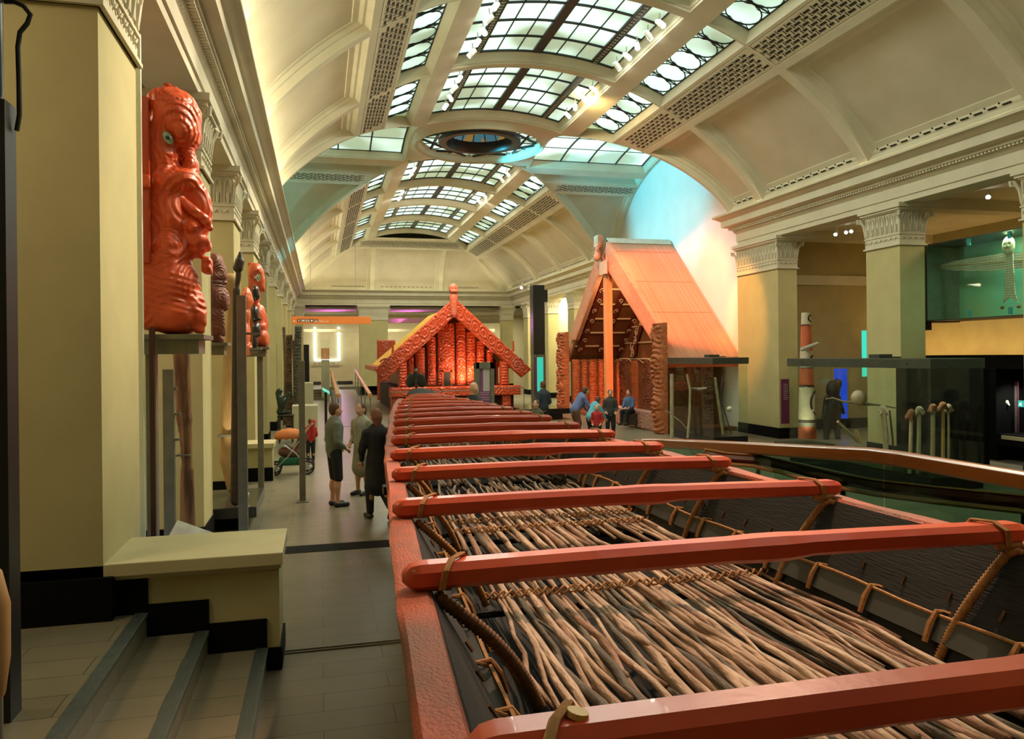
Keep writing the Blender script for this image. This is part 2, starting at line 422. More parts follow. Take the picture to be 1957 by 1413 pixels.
def ring_light(surf, s0, s1, t0, t1):
    """narrow side light filled with iron circles"""
    global win; win += 1; g = BM(); n = 4
    for i in range(n):
        a, b = s0 + (s1 - s0) * i / n, s0 + (s1 - s0) * (i + 1) / n
        g.faces.new([g.verts.new(surf(*q)) for q in ((a, t0, .30), (b, t0, .30), (b, t1, .30), (a, t1, .30))])
    wob = struct('window_%d' % win, g, M_SKY); b = BM()
    W = (s1 - s0) * 7.6; k = max(3, round((t1 - t0) / .86))
    for j in range(k):
        tc = t0 + (t1 - t0) * (j + .5) / k; rr = (t1 - t0) / k / 2 * .96; sc = (s0 + s1) / 2; m = 20
        tube(b, [surf(sc + math.cos(2 * PI * q / m) * (s1 - s0) / 2 * .96, tc + math.sin(2 * PI * q / m) * rr, .27) for q in range(m + 1)], .017, 4, False)
    for j in range(k + 1):
        tc = t0 + (t1 - t0) * j / k
        for sg in (-1, 1): tube(b, [surf(sc + sg * (s1 - s0) / 2 * (1 - 2 * q / 6), tc + .10 * math.sin(PI * q / 6 * 2 - PI), .27) for q in range(7)], .011, 4, False)
        sbar(b, surf, s0, s1, tc - .01, tc + .01, .26, .29, 2)
    for s in (s0, s1): sbar(b, surf, s - .002, s + .002, t0, t1, .26, .29, 1)
    obj('iron_circles', b, M_IRON, wob); return wob
S1, S2, S3, S4 = s_of(2.3), s_of(2.62), s_of(3.55), s_of(4.3)
SE = s_of(6.56)
def tg(s, sg): return TY + sg * TA * math.sin(groin_th(s))
CN, CFR = tg(S1, -1), tg(S1, 1)                      # crossing corners
CE = EY + TA * math.sin(groin_th(S1))                # end of the last skylight
def tge(s): return EY + TA * math.sin(groin_th(abs(s)))
near = BAYS + [None]; FARY = [None, 32.9, 37.2, 41.6, None]
def nave_bay(y0, y1):
    f0 = y0 if y0 is not None else (lambda s: tg(abs(s), 1)); f1 = y1
    if y1 is None: f1 = (lambda s: tg(abs(s), -1)) if y0 is not None and y0 < TY else tge
    yy0 = y0 if y0 is not None else CFR; yy1 = y1 if y1 is not None else (CN if yy0 < TY else CE)
    a, b, g0, g1, off = cell(cb, nave, -S1, S1, yy0, yy1, DEEP, None, 16, 8)
    skylight(nave, a, b, yy0 + .30, yy1 - .30, 8, 4)
    for sg in (-1, 1):
        A, B = (S1, S2) if sg > 0 else (-S2, -S1)
        cell(cb, nave, A, B, f0, f1, [(0, 0)], 0, 3, 8)
        A, B = (S2, S3) if sg > 0 else (-S3, -S2)
        st = [(0, 0), (.03, 0), (.04, .03), (.05, .04), (.085, .20), (.10, .22), (.11, .30)]
        a, b, g0, g1, off = cell(cb, nave, A, B, f0, f1, [(q[0] * (1 if i < 3 else 1), q[1]) for i, q in enumerate(st)], None, 4, 8)
        m0 = max(g0(a), g0(b)); m1 = min(g1(a), g1(b)); ring_light(nave, a, b, m0, m1)
        A, B = (S3, S4) if sg > 0 else (-S4, -S3)
        cell(cb, nave, A, B, f0, f1, [(0, 0), (.04, 0), (.05, .02), (.07, 0)], 0, 4, 8)
        m0 = max((f0(s) if callable(f0) else f0) for s in (A, B)); m1 = min((f1(s) if callable(f1) else f1) for s in (A, B))
        fretwork(nave, A + .014, B - .014, m0 + .12, m1 - .12)
        A, B = (S4, SE) if sg > 0 else (-SE, -S4)
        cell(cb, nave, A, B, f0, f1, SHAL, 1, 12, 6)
        # plaster dashes along the foot of the panel
        m0 = max((f0(s) if callable(f0) else f0) for s in (A, B)); m1 = min((f1(s) if callable(f1) else f1) for s in (A, B))
        sc = SE - .030; k = max(2, int((m1 - m0 - .8) / .3))
        for q in range(k):
            t = m0 + .4 + (m1 - m0 - .8) * (q + .5) / k
            sbar(fret, nave, sg * sc - .0022, sg * sc + .0022, t - .09, t + .09, .135, .147, 1)
            sbar(fret, nave, sg * sc - .008, sg * sc - .004, t + .12, t + .15, .135, .147, 1)
for a, b in zip(near, near[1:]): nave_bay(a, b)
for a, b in zip(FARY, FARY[1:]): nave_bay(a, b)
# transept arms: right one runs to the lunette wall, left one likewise
XTR, XTL = 12.60, -1.80
TH1, TH2, TH3, TH4, THE = .433, .50, .62, .74, 1.54
def gx(th, sg): return XC + sg * groin_dx(abs(th))
for sg, XE in ((1, XTR), (-1, XTL)):
    def lim(th0, th1, steps, fill, ns=10, nt=6):
        if sg > 0: return cell(cb, trans, th0, th1, lambda th: gx(th, 1), XE, steps, fill, ns, nt)
        return cell(cb, trans, th0, th1, XE, lambda th: gx(th, -1), steps, fill, ns, nt)
    xa, xb = (XC + groin_dx(TH1), XE) if sg > 0 else (XE, XC - groin_dx(TH1))
    xa = xa if sg < 0 else xa; cell(cb, trans, -TH1, TH1, xa, xb, [(q[0] * .8, q[1]) for q in DEEP], None, 16, 6)
    i_ = .24; dth = i_ / 7.5
    skylight(trans, -TH1 + dth, TH1 - dth, xa + i_, xb - i_, 4, 4, False)
    # strip of surface between the skylight frame and the crown of the crossing bay
    for s2 in (-1, 1):
        def L2(a, b, st, fill, ns=6, nt=6):
            lo, hi = (a, b) if s2 > 0 else (-b, -a); return lim(lo, hi, st, fill, ns, nt)
        L2(TH1, TH2, [(0, 0)], 0, 3)
        L2(TH2, TH3, [(0, 0), (.03, 0), (.05, .05), (.08, .06), (.14, .26), (.2, .30)], 0, 4)
        a, b, g0, g1, off = L2(TH3, TH4, [(0, 0), (.04, 0), (.05, .02), (.07, 0)], 0, 4)
        fretwork(trans, a + .01, b - .01, max(g0(a), g0(b)) + .1, min(g1(a), g1(b)) - .1)
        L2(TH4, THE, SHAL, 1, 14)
    lo, hi = (XC + 2.3, 0) if sg > 0 else (0, XC - 2.3)
# crown of the crossing bay with the round opening
RO = 2.02
zc = 9.63
lp = []
for k in range(48):
    a = 2 * PI * (k + .5) / 48; c, s = math.cos(a), math.sin(a)
    q = min(2.3 / max(abs(c), 1e-6), (CFR - TY) / max(abs(s), 1e-6))
    x, y = q * c, q * s
    z = NZ0 + math.sqrt(NR ** 2 - x * x); z2 = TZ0 + TB * math.sqrt(max(0, 1 - (y / TA) ** 2)); zz = max(min(z, z2), 9.25) if abs(abs(x) - 2.3) < .02 else max(z, z2) if False else z
    zz = z if abs(abs(y) - (CFR - TY)) < .02 else z2
    lp.append([cb.verts.new((XC + x, TY + y, zz))] + [cb.verts.new((XC + r * c, TY + r * s, z_)) for r, z_ in ((2.24, 9.42), (2.2, 9.40), (2.16, 9.44), (2.10, 9.45), (2.06, 9.62), (2.0, 9.64), (1.96, 9.68))])
for k in range(48):
    A, B = lp[k], lp[(k + 1) % 48]
    for j in range(7): cb.faces.new((A[j], B[j], B[j + 1], A[j + 1]))
# end hip
def hx(th, sg): return XC + sg * groin_dx(th)
for (u0, u1, st, fl) in ((TH1, TH1 + .06, [(0, 0)], 0), (TH1 + .06, .70, [(0, 0), (.05, 0), (.08, .05)], 0)):
    cell(cb, hip, u0, u1, lambda th: hx(th, -1), lambda th: hx(th, 1), st, fl, 5, 12)
fretwork(hip, .53, .66, XC - 3.0, XC + 3.0)
for (xa, xb) in ((-1, -.42), (-.42, .42), (.42, 1)):
    f0 = (lambda th: hx(th, -1)) if xa < -.9 else (lambda th, q=xa: XC + q * 5.2)
    f1 = (lambda th: hx(th, 1)) if xb > .9 else (lambda th, q=xb: XC + q * 5.2)
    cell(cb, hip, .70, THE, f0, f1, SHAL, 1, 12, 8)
    k = 12; x0, x1 = XC + xa * 5.2 + .5, XC + xb * 5.2 - .5
    for q in range(k):
        t = x0 + (x1 - x0) * (q + .5) / k; sbar(fret, hip, 1.455, 1.463, t - .07, t + .07, .13, .145, 1)
bmesh.ops.recalc_face_normals(cb, faces=cb.faces[:])
struct('ceiling', cb, [M_PLAS, M_PANEL], smooth=True)
struct('trim_1', fret, M_SLOT)
# roof shell above (stops the light outside)
b = BM(); box(b, (-8, -8, 10.6), (20, 60, 10.8)); box(b, (-8, -8.2, -1), (20, -8, 10.8)); box(b, (-8.2, -8, -1), (-8, 60, 10.8)); box(b, (20, -8, -1), (20.2, 60, 10.8)); box(b, (-8, 60, -1), (20, 60.2, 10.8))
struct('wall_outer', b, M_WALLC)
# oculus: glass ring with iron star bars, dark drum and coloured glass dome
b = BM()
for k in range(48):
    a0, a1 = 2 * PI * k / 48, 2 * PI * (k + 1) / 48
    b.faces.new([b.verts.new((XC + r * math.cos(a), TY + r * math.sin(a), 9.68)) for r, a in ((1.36, a0), (2.0, a0), (2.0, a1), (1.42, a1))])
win += 1; oc = struct('window_%d' % win, b, M_SKY)
b = BM()
for k in range(4):
    for rot in (0, PI / 4):
        a = PI / 2 * k + rot; c, s = math.cos(a), math.sin(a); t = Vector((-s, c, 0)); p = Vector((XC + 1.50 * c, TY + 1.50 * s, 9.64))
        tube(b, [p - t * 1.28, p + t * 1.28], .055, 4)
for k in range(16):
    a = 2 * PI * k / 16; tube(b, [(XC + r * math.cos(a), TY + r * math.sin(a), 9.65) for r in (1.4, 2.0)], .018, 4)
obj('iron_star', b, M_IRON, oc)
b = BM(); lathe(b, [(1.42, 9.58), (1.38, 9.54), (1.16, 9.54), (1.12, 9.60), (1.10, 9.90), (1.12, 9.95), (1.3, 9.95), (1.42, 9.9), (1.42, 9.58)], (XC, TY, 0), 48, cap=False)
obj('dark_drum', fixn(b), noisy('bronze_drum', (.035, .018, .010), (.012, .010, .008), 3, .45), oc, True)
m = mat('coloured_dome_glass', (.1, .1, .1), .4); L = m.node_tree.links.new; bs = m.node_tree.nodes['Principled BSDF']
tc = N(m, 'ShaderNodeTexCoord'); v = N(m, 'ShaderNodeTexVoronoi'); v.inputs['Scale'].default_value = 2.2; L(tc.outputs['Object'], v.inputs['Vector'])
cr = N(m, 'ShaderNodeValToRGB'); cr.color_ramp.interpolation = 'CONSTANT'; e = cr.color_ramp.elements; e[0].color = (.03, .12, .16, 1); e[1].position = .55; e[1].color = (.22, .13, .03, 1)
L(v.outputs['Color'], cr.inputs[0]); L(cr.outputs[0], bs.inputs['Emission Color']); bs.inputs['Emission Strength'].default_value = .9
b = BM(); lathe(b, [(1.11, 9.91), (1.0, 10.10), (.6, 10.30), (.05, 10.38)], (XC, TY, 0), 32, cap=False); obj('coloured_dome', fixn(b), m, oc, True)
b = BM()
for k in range(16):
    a = 2 * PI * k / 16; tube(b, [(XC + r * math.cos(a), TY + r * math.sin(a), z - .02) for r, z in ((1.10, 9.92), (1.0, 10.10), (.6, 10.30), (.05, 10.38))], .018, 4)
obj('dome_bars', b, M_IRON, oc)

# ------------------------------------------------------------------ walls, piers, entablature
XPL, XPR = -1.42, 12.40
ZA, ZT = 5.50, 6.40                         # architrave bottom, cornice top
# profile: (distance out from pier face, z); lip raised to hide added uplights
EPROF = [(-.6, ZA), (.0, ZA), (.0, 5.62), (.03, 5.63), (.03, 5.86), (.07, 5.90), (.09, 5.94), (.09, 6.00), (.20, 6.00), (.20, 6.06), (.36, 6.10), (.36, 6.28), (.40, 6.30), (.50, 6.37), (.56, 6.39), (.56, 6.45), (.54, 6.45), (.54, 6.40), (-.6, 6.40)]
def dentils(bm, x0, y0, x1, y1, nx, ny):
    L_ = math.hypot(x1 - x0, y1 - y0); k = int(L_ / .085); dx, dy = (x1 - x0) / L_, (y1 - y0) / L_
    for i in range(k):
        q = L_ * (i + .5) / k; cx, cy = x0 + dx * q + nx * .13, y0 + dy * q + ny * .13
        hx_, hy_ = abs(dx) * .027 + abs(nx) * .045, abs(dy) * .027 + abs(ny) * .045
        box(bm, (cx - hx_, cy - hy_, 5.955), (cx + hx_, cy + hy_, 6.02))
b = BM(); extr_profile(b, EPROF, [((XPL, -8), (1, 0)), ((XPL, 49.0), (1, 0))]); dentils(b, XPL, 2, XPL, 48.5, 1, 0)
struct('trim_2', fixn(b), M_PLAS)
b = BM(); extr_profile(b, EPROF, [((XPR, -8), (-1, 0)), ((XPR, 20.95), (-1, 1)), ((13.0, 20.95), (0, 1))]); dentils(b, XPR, 4, XPR, 21, -1, 0)
extr_profile(b, EPROF, [((13.0, 30.9), (0, -1)), ((XPR, 30.9), (-1, -1)), ((XPR, 49.0), (-1, 0))]); dentils(b, XPR, 30.7, XPR, 48.5, -1, 0)
struct('trim_3', fixn(b), M_PLAS)
b = BM(); extr_profile(b, EPROF, [((XPL, 49.0), (0, -1)), ((XPR, 49.0), (0, -1))]); dentils(b, XPL + .4, 49.0, XPR - .4, 49.0, 0, -1)
struct('trim_4', fixn(b), M_PLAS)
# lunette walls of the transept
b = BM(); box(b, (XTR + .02, 20.8, ZF), (XTR + .3, 31.2, 10.5)); struct('wall_right_transept', b, noisy('white_wall', (.74, .72, .66), (.70, .68, .62), 1.5, .8))
b = BM(); box(b, (XTL - .3, 19, 6.3), (XTL - .02, 32.5, 10.5)); struct('wall_left_transept', b, M_WALLC)
# piers
def capital(bm, x0, x1, y0, y1, zt=ZA, h=.92):
    """square leafy capital around a pier"""
    z = zt
    for (e, a, c) in ((.13, z - .09, z), (.09, z - .14, z - .09), (.05, z - .17, z - .14), (.03, z - h + .24, z - h + .27), (.045, z - h + .0, z - h + .035)):
        box(bm, (x0 - e, y0 - e, a), (x1 + e, y1 + e, c))
    box(bm, (x0 - .012, y0 - .012, z - h), (x1 + .012, y1 + .012, z))
    # upright flutes that curl out at the top
    for (ax, lo, hi, f) in (('x', x0, x1, y0 - .012), ('x', x0, x1, y1 + .012), ('y', y0, y1, x0 - .012), ('y', y0, y1, x1 + .012)):
        k = max(3, round((hi - lo) / .16)); o = -1 if f in (y0 - .012, x0 - .012) else 1
        for i in range(k):
            c = lo + (hi - lo) * (i + .5) / k; w_ = (hi - lo) / k * .33
            for sgn in (-1, 1):
                pts = [(c + sgn * w_, .008, z - h + .32), (c + sgn * w_, .010, z - .36), (c + sgn * w_ * .7, .03, z - .25), (c + sgn * w_ * .1, .05, z - .2)]
                tube(bm, [(p[0], f + o * p[1], p[2]) if ax == 'x' else (f + o * p[1], p[0], p[2]) for p in pts], .013, 5)
            tube(bm, [(c, f + o * .01, z - .62) if ax == 'x' else (f + o * .01, c, z - .62), (c, f + o * .02, z - .45) if ax == 'x' else (f + o * .02, c, z - .45)], [.02, .035], 6)
            q = f + o * .015; zz = z - h + .14
            tube(bm, [((c - w_, q, zz) if ax == 'x' else (q, c - w_, zz)), ((c, q, zz + .05) if ax == 'x' else (q, c, zz + .05)), ((c + w_, q, zz) if ax == 'x' else (q, c + w_, zz))], .012, 5)
def corner_scroll(bm, x, y, dx, dy, z):
    for t in range(1): tube(bm, [(x, y, z - .62), (x + dx * .03, y + dy * .03, z - .35), (x + dx * .09, y + dy * .09, z - .2), (x + dx * .13, y + dy * .13, z - .19), (x + dx * .12, y + dy * .12, z - .27), (x + dx * .07, y + dy * .07, z - .28)], [.03, .03, .035, .035, .03, .02], 6)
pier_n = 0
def pier(x0, x1, y0, y1, z0=ZF, base=.30, nm='pier', m=None, cap=True, zt=ZA):
    b = BM(); box(b, (x0, y0, z0), (x1, y1, zt - .9)); o = struct(nm, b, m or M_WALL)
    if cap:
        b = BM(); capital(b, x0, x1, y0, y1, zt)
        for (x, dx) in ((x0, -1), (x1, 1)):
            for (y, dy) in ((y0, -1), (y1, 1)): corner_scroll(b, x, y, dx, dy, zt)
        obj('capital', b, M_PLAS, o)
    if base:
        b = BM(); box(b, (x0 - .02, y0 - .02, z0), (x1 + .02, y1 + .02, z0 + base)); obj('skirting', b, M_BASE, o)
    return o
LP = [(5.62, 6.70), (10.15, 10.95), (13.85, 14.95), (17.9, 19.1), (22.1, 23.0), (26.3, 27.2), (30.6, 31.5), (34.9, 35.8), (39.4, 40.3), (43.8, 44.7)]
for i, (a, c) in enumerate(LP):
    if i == 0: pier(-2.62, XPL, a, c, .48, .285)
    else: pier(-2.75, XPL, a, c)
for (a, c) in ((-1.2, -.2), (2.0, 3.0)): pier(XPR, 13.05, a, c)
for (a, c) in ((6.1, 7.1), (10.2, 11.2), (14.23, 15.30)): pier(XPR, 13.05, a, c)
pier(XPR, 13.0, 18.85, 20.98)
for (a, c) in ((30.9, 32.2), (36.5, 37.5), (41, 42), (45.3, 46.3)): pier(XPR, 13.0, a, c)
# end piers and wall over them
X49 = lambda px: at(px, 700, y=49).x
for (a, c) in ((-1.45, X49(580)), (X49(688), X49(742)), (X49(961), 12.4)): pier(a, c, 49.0, 49.7, ZF, .3, 'pier', M_WALL)
# left aisle wall, ceiling soffits
b = BM(); box(b, (-5.6, -8, -.5), (-5.4, 60, 6.3)); struct('wall_left', b, M_WALLC)
b = BM(); box(b, (-5.4, -8, 5.75), (XPL - .25, 49, 5.9))
for i, (a, c) in enumerate(LP): box(b, (-5.4, a + .1, 5.5), (XPL - .6, c - .1, 5.76))
struct('ceiling_left_aisle', b, M_PLAS)
b = BM(); box(b, (XPR + .3, -8, 5.75), (18.2, 21, 5.9)); box(b, (XPR + .3, 31, 5.75), (18.2, 60, 5.9))
for y_ in (2.3, 6.4, 10.5, 14.6, 19.3): box(b, (13, y_, 5.5), (18, y_ + .5, 5.76))
box(b, (13.2, -6, 5.60), (13.35, 20, 5.76)); struct('ceiling_right_aisle', b, M_PLAS)
b = BM(); box(b, (18, -8, ZF - .3), (18.2, 60, 6)); struct('wall_right', b, noisy('olive_wall', (.42, .36, .17), (.38, .32, .15), 2, .8))
b = BM(); box(b, (13.05, 21.0, ZF), (18, 21.2, 5.8)); box(b, (13.0, 30.6, ZF), (18, 30.8, 5.8)); struct('wall_right_cross', b, noisy('olive_wall', 0, 0))
b = BM(); box(b, (13.0, 21.05, 4.35), (18, 20.93, 4.65)); box(b, (17.9, -8, 4.35), (18.0, 21, 4.62)); struct('trim_5', b, M_PLAS)
b = BM(); box(b, (13.0, 20.8, ZF), (18, 21.0, ZF + .3)); struct('baseboard_right', b, M_BASE)
b = BM(); box(b, (14.3, 31.0, ZF), (14.5, 48.5, 5.8)); struct('wall_right_far', b, M_WALLC)
# gallery behind the end piers
b = BM(); box(b, (-8, 57, ZF), (18, 57.2, 6)); struct('wall_back', b, M_WALLC)
b = BM(); box(b, (-8, 49.7, 5.3), (18, 57, 5.45)); box(b, (-1.5, 49.1, 5.5), (12.5, 49.7, 6.3)); struct('ceiling_gallery', b, noisy('grey_soffit', (.45, .42, .36), (.4, .37, .3), 2, .8))
# floors
b = BM(); box(b, (-6, 9.35, ZF - .3), (20, 60, ZF)); box(b, (2.4, -8, ZF - .3), (20, 9.35, ZF)); struct('floor', b, tiles('pale_floor_tiles', (.30, .265, .18), (.25, .22, .15), (.10, .085, .055), .86, .26, .007, .33))
b = BM(); prism(b, [(6.05, 0), (9.1, .0), (9.1, -.3), (6.05, -.3)], -.45, 2.45, 'x'); box(b, (-.6, -8, -.3), (2.45, 6.05, 0)); struct('floor_lower', b, M_TILE)
b = BM(); box(b, (-.55, 9.02, -.3), (2.45, 9.36, .004)); struct('trim_6', b, M_BASE)
b = BM(); box(b, (-.33, 5.97, 0), (2.4, 6.06, .008)); box(b, (-.33, 6.0, .006), (2.4, 6.015, .016)); struct('trim_7', b, M_STEEL)
# landing and the three steps, metal nosings
b = BM(); box(b, (-6, -8, 0), (-1.17, 5.72, .48)); box(b, (-1.2, -8, 0), (-.78, 5.72, .32)); box(b, (-.8, -8, 0), (-.39, 5.72, .16)); struct('floor_steps', b, M_TILE)
M_NOSE = noisy('step_nosing', (.10, .12, .10), (.08, .095, .08), 12, .4, metal=.3)
for i, (x_, z_) in enumerate(((-1.17, .48), (-.78, .32), (-.39, .16))):
    b = BM(); box(b, (x_ - .075, -8, z_ - .02), (x_ + .012, 5.70, z_ + .006))
    for k in range(5): box(b, (x_ - .070 + k * .014, -8, z_ + .006), (x_ - .063 + k * .014, 5.70, z_ + .010))
    struct('trim_%d' % (8 + i), b, M_NOSE)
# low wall beside the steps with its cap and stepped skirting
b = BM(); box(b, (-2.6, 5.70, .0), (-.30, 6.20, .76)); struct('wall_low', b, M_WALL)
b = BM(); box(b, (-2.6, 5.62, .76), (-.27, 6.42, .85), bev=.008); box(b, (-2.6, 5.66, .73), (-.285, 6.38, .765)); struct('trim_11', b, noisy('cap_paint', (.60, .53, .30), (.56, .49, .27), 3, .6))
b = BM()
for (xa, xb, za, zb) in ((-2.75, -1.16, .48, .735), (-1.17, -.77, .32, .54), (-.78, -.385, .16, .37), (-.395, -.285, 0, .16)): box(b, (xa, 5.682, za), (xb, 5.72, zb))
box(b, (-2.66, 5.58, .48), (-1.36, 5.72, .77)); struct('baseboard_low', b, M_BASE)
b = BM(); box(b, (-.30, 5.72, 0), (-.282, 6.2, .16)); struct('baseboard_low_end', b, M_BASE)
xe = at(522, 880, y=15.8).x; b = BM(); box(b, (-2.6, 15.6, ZF), (xe, 16.1, .48)); struct('wall_low_far', b, M_WALL)
b = BM(); box(b, (-2.6, 15.5, .48), (xe + .04, 16.25, .57), bev=.008); struct('trim_13', b, noisy('cap_paint', 0, 0)); b = BM(); box(b, (-2.6, 15.57, ZF), (xe + .01, 15.6, ZF + .26)); struct('baseboard_low_far', b, M_BASE)
# ------------------------------------------------------------------ the great canoe
M_RED = noisy('canoe_red_paint', (.64, .085, .022), (.50, .05, .014), 2.5, .36, coat=.2, bump=.05, bscale=30)
M_GUN = noisy('worn_red_gunwale', (.50, .10, .045), (.22, .08, .045), 2.2, .65, bump=.4, bscale=70, stretch=(2, 1.4, 1))
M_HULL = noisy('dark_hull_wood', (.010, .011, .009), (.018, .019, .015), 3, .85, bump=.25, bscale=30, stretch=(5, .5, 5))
M_CORD = noisy('plaited_cord', (.44, .22, .07), (.30, .14, .04), 60, .8)
M_CORD2 = noisy('dark_plaited_cord', (.20, .10, .04), (.12, .06, .02), 60, .8)
M_PLANK = noisy('grey_batten', (.045, .05, .045), (.06, .068, .06), 6, .6)
YL = [-2, 0, 1.13, 2.1, 3.34, 4.1, 5.7, 7.5, 9.2, 10.6, 11.4]; XL_ = [.06, .085, .133, .19, .277, .326, .473, .65, .845, 1.046, 1.20]
YR = [-2, 0, 2.0, 3.6, 5.2, 6.7, 8.0, 9.1, 10.4, 11.4]; XR_ = [2.24, 2.24, 2.21, 2.155, 2.11, 2.08, 2.05, 1.97, 1.85, 1.74]
YL = [v * 1.1 for v in YL]; XL_ = [v * 1.1 for v in XL_]
gl = lambda y: float(np.interp(y, YL, XL_)); gr = lambda y: float(np.interp(y, YR, XR_))
ZG = 1.605
canoe = thing('war_canoe', 'very long carved canoe with red thwarts lashed across its open dark hull', 'canoe', (1.2, 4.5, ZF + .27))
ys = [-1.6 + .25 * i for i in range(53)]
SEC = [(.045, 1.595), (.085, 1.45), (.125, 1.30), (.165, 1.15), (.30, .98), (.5, .90), (.70, .98), (.835, 1.15), (.875, 1.30), (.915, 1.45), (.955, 1.595)]
OUT = [(.985, 1.56), (.97, 1.40), (.90, 1.05), (.72, .76), (.5, .66), (.28, .76), (.10, 1.05), (.03, 1.40), (.015, 1.56)]
b = BM(); prev = None
for y in ys:
    a, c = gl(y), gr(y); ring = [b.verts.new((a + (c - a) * u, y, z)) for (u, z) in SEC + OUT]
    if prev:
        n = len(ring)
        for k in range(n):
            f = b.faces.new((prev[k], ring[k], ring[(k + 1) % n], prev[(k + 1) % n])); f.material_index = 0 if k < len(SEC) - 1 or k == n - 1 else 1
    else: b.faces.new(ring)
    prev = ring
b.faces.new(list(reversed(prev)))
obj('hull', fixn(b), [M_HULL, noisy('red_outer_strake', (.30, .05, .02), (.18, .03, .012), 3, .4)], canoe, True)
for side in (0, 1):
    b = BM(); prev = None
    for y in ys:
        e = gl(y) if side == 0 else gr(y); s = 1 if side == 0 else -1; wv = .004 * math.sin(y * 9) + .003 * math.sin(y * 23)
        ring = [b.verts.new((e + s * u, y, z)) for (u, z) in ((0, 1.545), (-.004 + wv, ZG - .012), (.008, ZG + wv), (.078 + wv, ZG), (.088, ZG - .012), (.086, 1.545))]
        if prev:
            for k in range(6): b.faces.new((prev[k], ring[k], ring[(k + 1) % 6], prev[(k + 1) % 6]))
        else: b.faces.new(ring)
        prev = ring
    b.faces.new(prev); obj('gunwale', fixn(b), M_GUN, canoe, True)
    # outer battens along the far top strake
    s = 1
    ee = lambda y: (gl(y) if side == 0 else gr(y))
    if side:
        b = BM(); tube(b, [(ee(y) + .03, y, 1.555) for y in ys], .022, 6, mi=0); tube(b, [(ee(y) + .075, y, 1.51) for y in ys], .034, 6, mi=1)
        obj('outer_batten', b, [mat('orange_batten', (.40, .15, .03), .4), mat('deep_red_batten', (.16, .015, .008), .3)], canoe, True)
    # inner batten with its cord
    b = BM(); u0 = .155 if side == 0 else .845; dz = 1
    bx_ = lambda y, u: gl(y) + (gr(y) - gl(y)) * (u if side == 0 else 1 - u)
    prev = None
    for y in ys:
        ring = [b.verts.new((bx_(y, u), y, z)) for (u, z) in ((.112, 1.345), (.126, 1.358), (.146, 1.285), (.134, 1.27))]
        if prev:
            for k in range(4): b.faces.new((prev[k], ring[k], ring[(k + 1) % 4], prev[(k + 1) % 4]))
        prev = ring
    obj('inner_batten', fixn(b), M_PLANK, canoe, True)
    b = BM(); tube(b, [(bx_(y, .127), y + .0, 1.362 + .006 * math.sin(y * 8)) for y in [q * .12 - 1 for q in range(100)]], .006, 5)
    for k in range(38):
        y = -.6 + k * .30
        tube(b, [(bx_(y, .108), y, 1.362), (bx_(y, .128), y - .01, 1.370), (bx_(y, .142), y - .01, 1.33), (bx_(y, .152), y - .01, 1.275)], [.005, .007, .009, .008], 6, squash=1.5)
        tube(b, [(bx_(y, .108), y, 1.362), (bx_(y, .118), y - .05, 1.372)], .005, 5)
    obj('batten_cord', b, M_CORD, canoe, True)
    # lashing of the top strake: short stitches
    b = BM()
    for k in range(58):
        y = -.5 + k * .2; tube(b, [(bx_(y, .094), y, 1.425), (bx_(y, .104), y, 1.395)], .005, 4)
    o = obj('strake_stitching', b, M_CORD2, canoe); o['kind'] = 'stuff'
TW = [(-.1, .12, 2.2, -.15), (1.10, .20, 2.20, 1.03), (2.028, .204, 2.176, 1.974), (2.95, .262, 2.159, 2.84), (3.80, .336, 2.115, 3.67), (4.56, .395, 2.07, 4.40), (5.36, .470, 2.085, 5.24), (5.99, .540, 2.054, 5.93), (6.73, .612, 2.057, 6.72), (7.35, .678, 2.038, 7.30), (7.98, .745, 2.018, 8.02), (8.64, .832, 1.983, 8.54), (9.27, .913, 1.936, 9.10), (10.0, 1.02, 1.882, 9.76), (10.62, 1.14, 1.81, 10.42), (11.15, 1.24, 1.76, 10.97)]
M_TW = [M_RED, mat('thwart_tip', (.22, .03, .015), .4)]
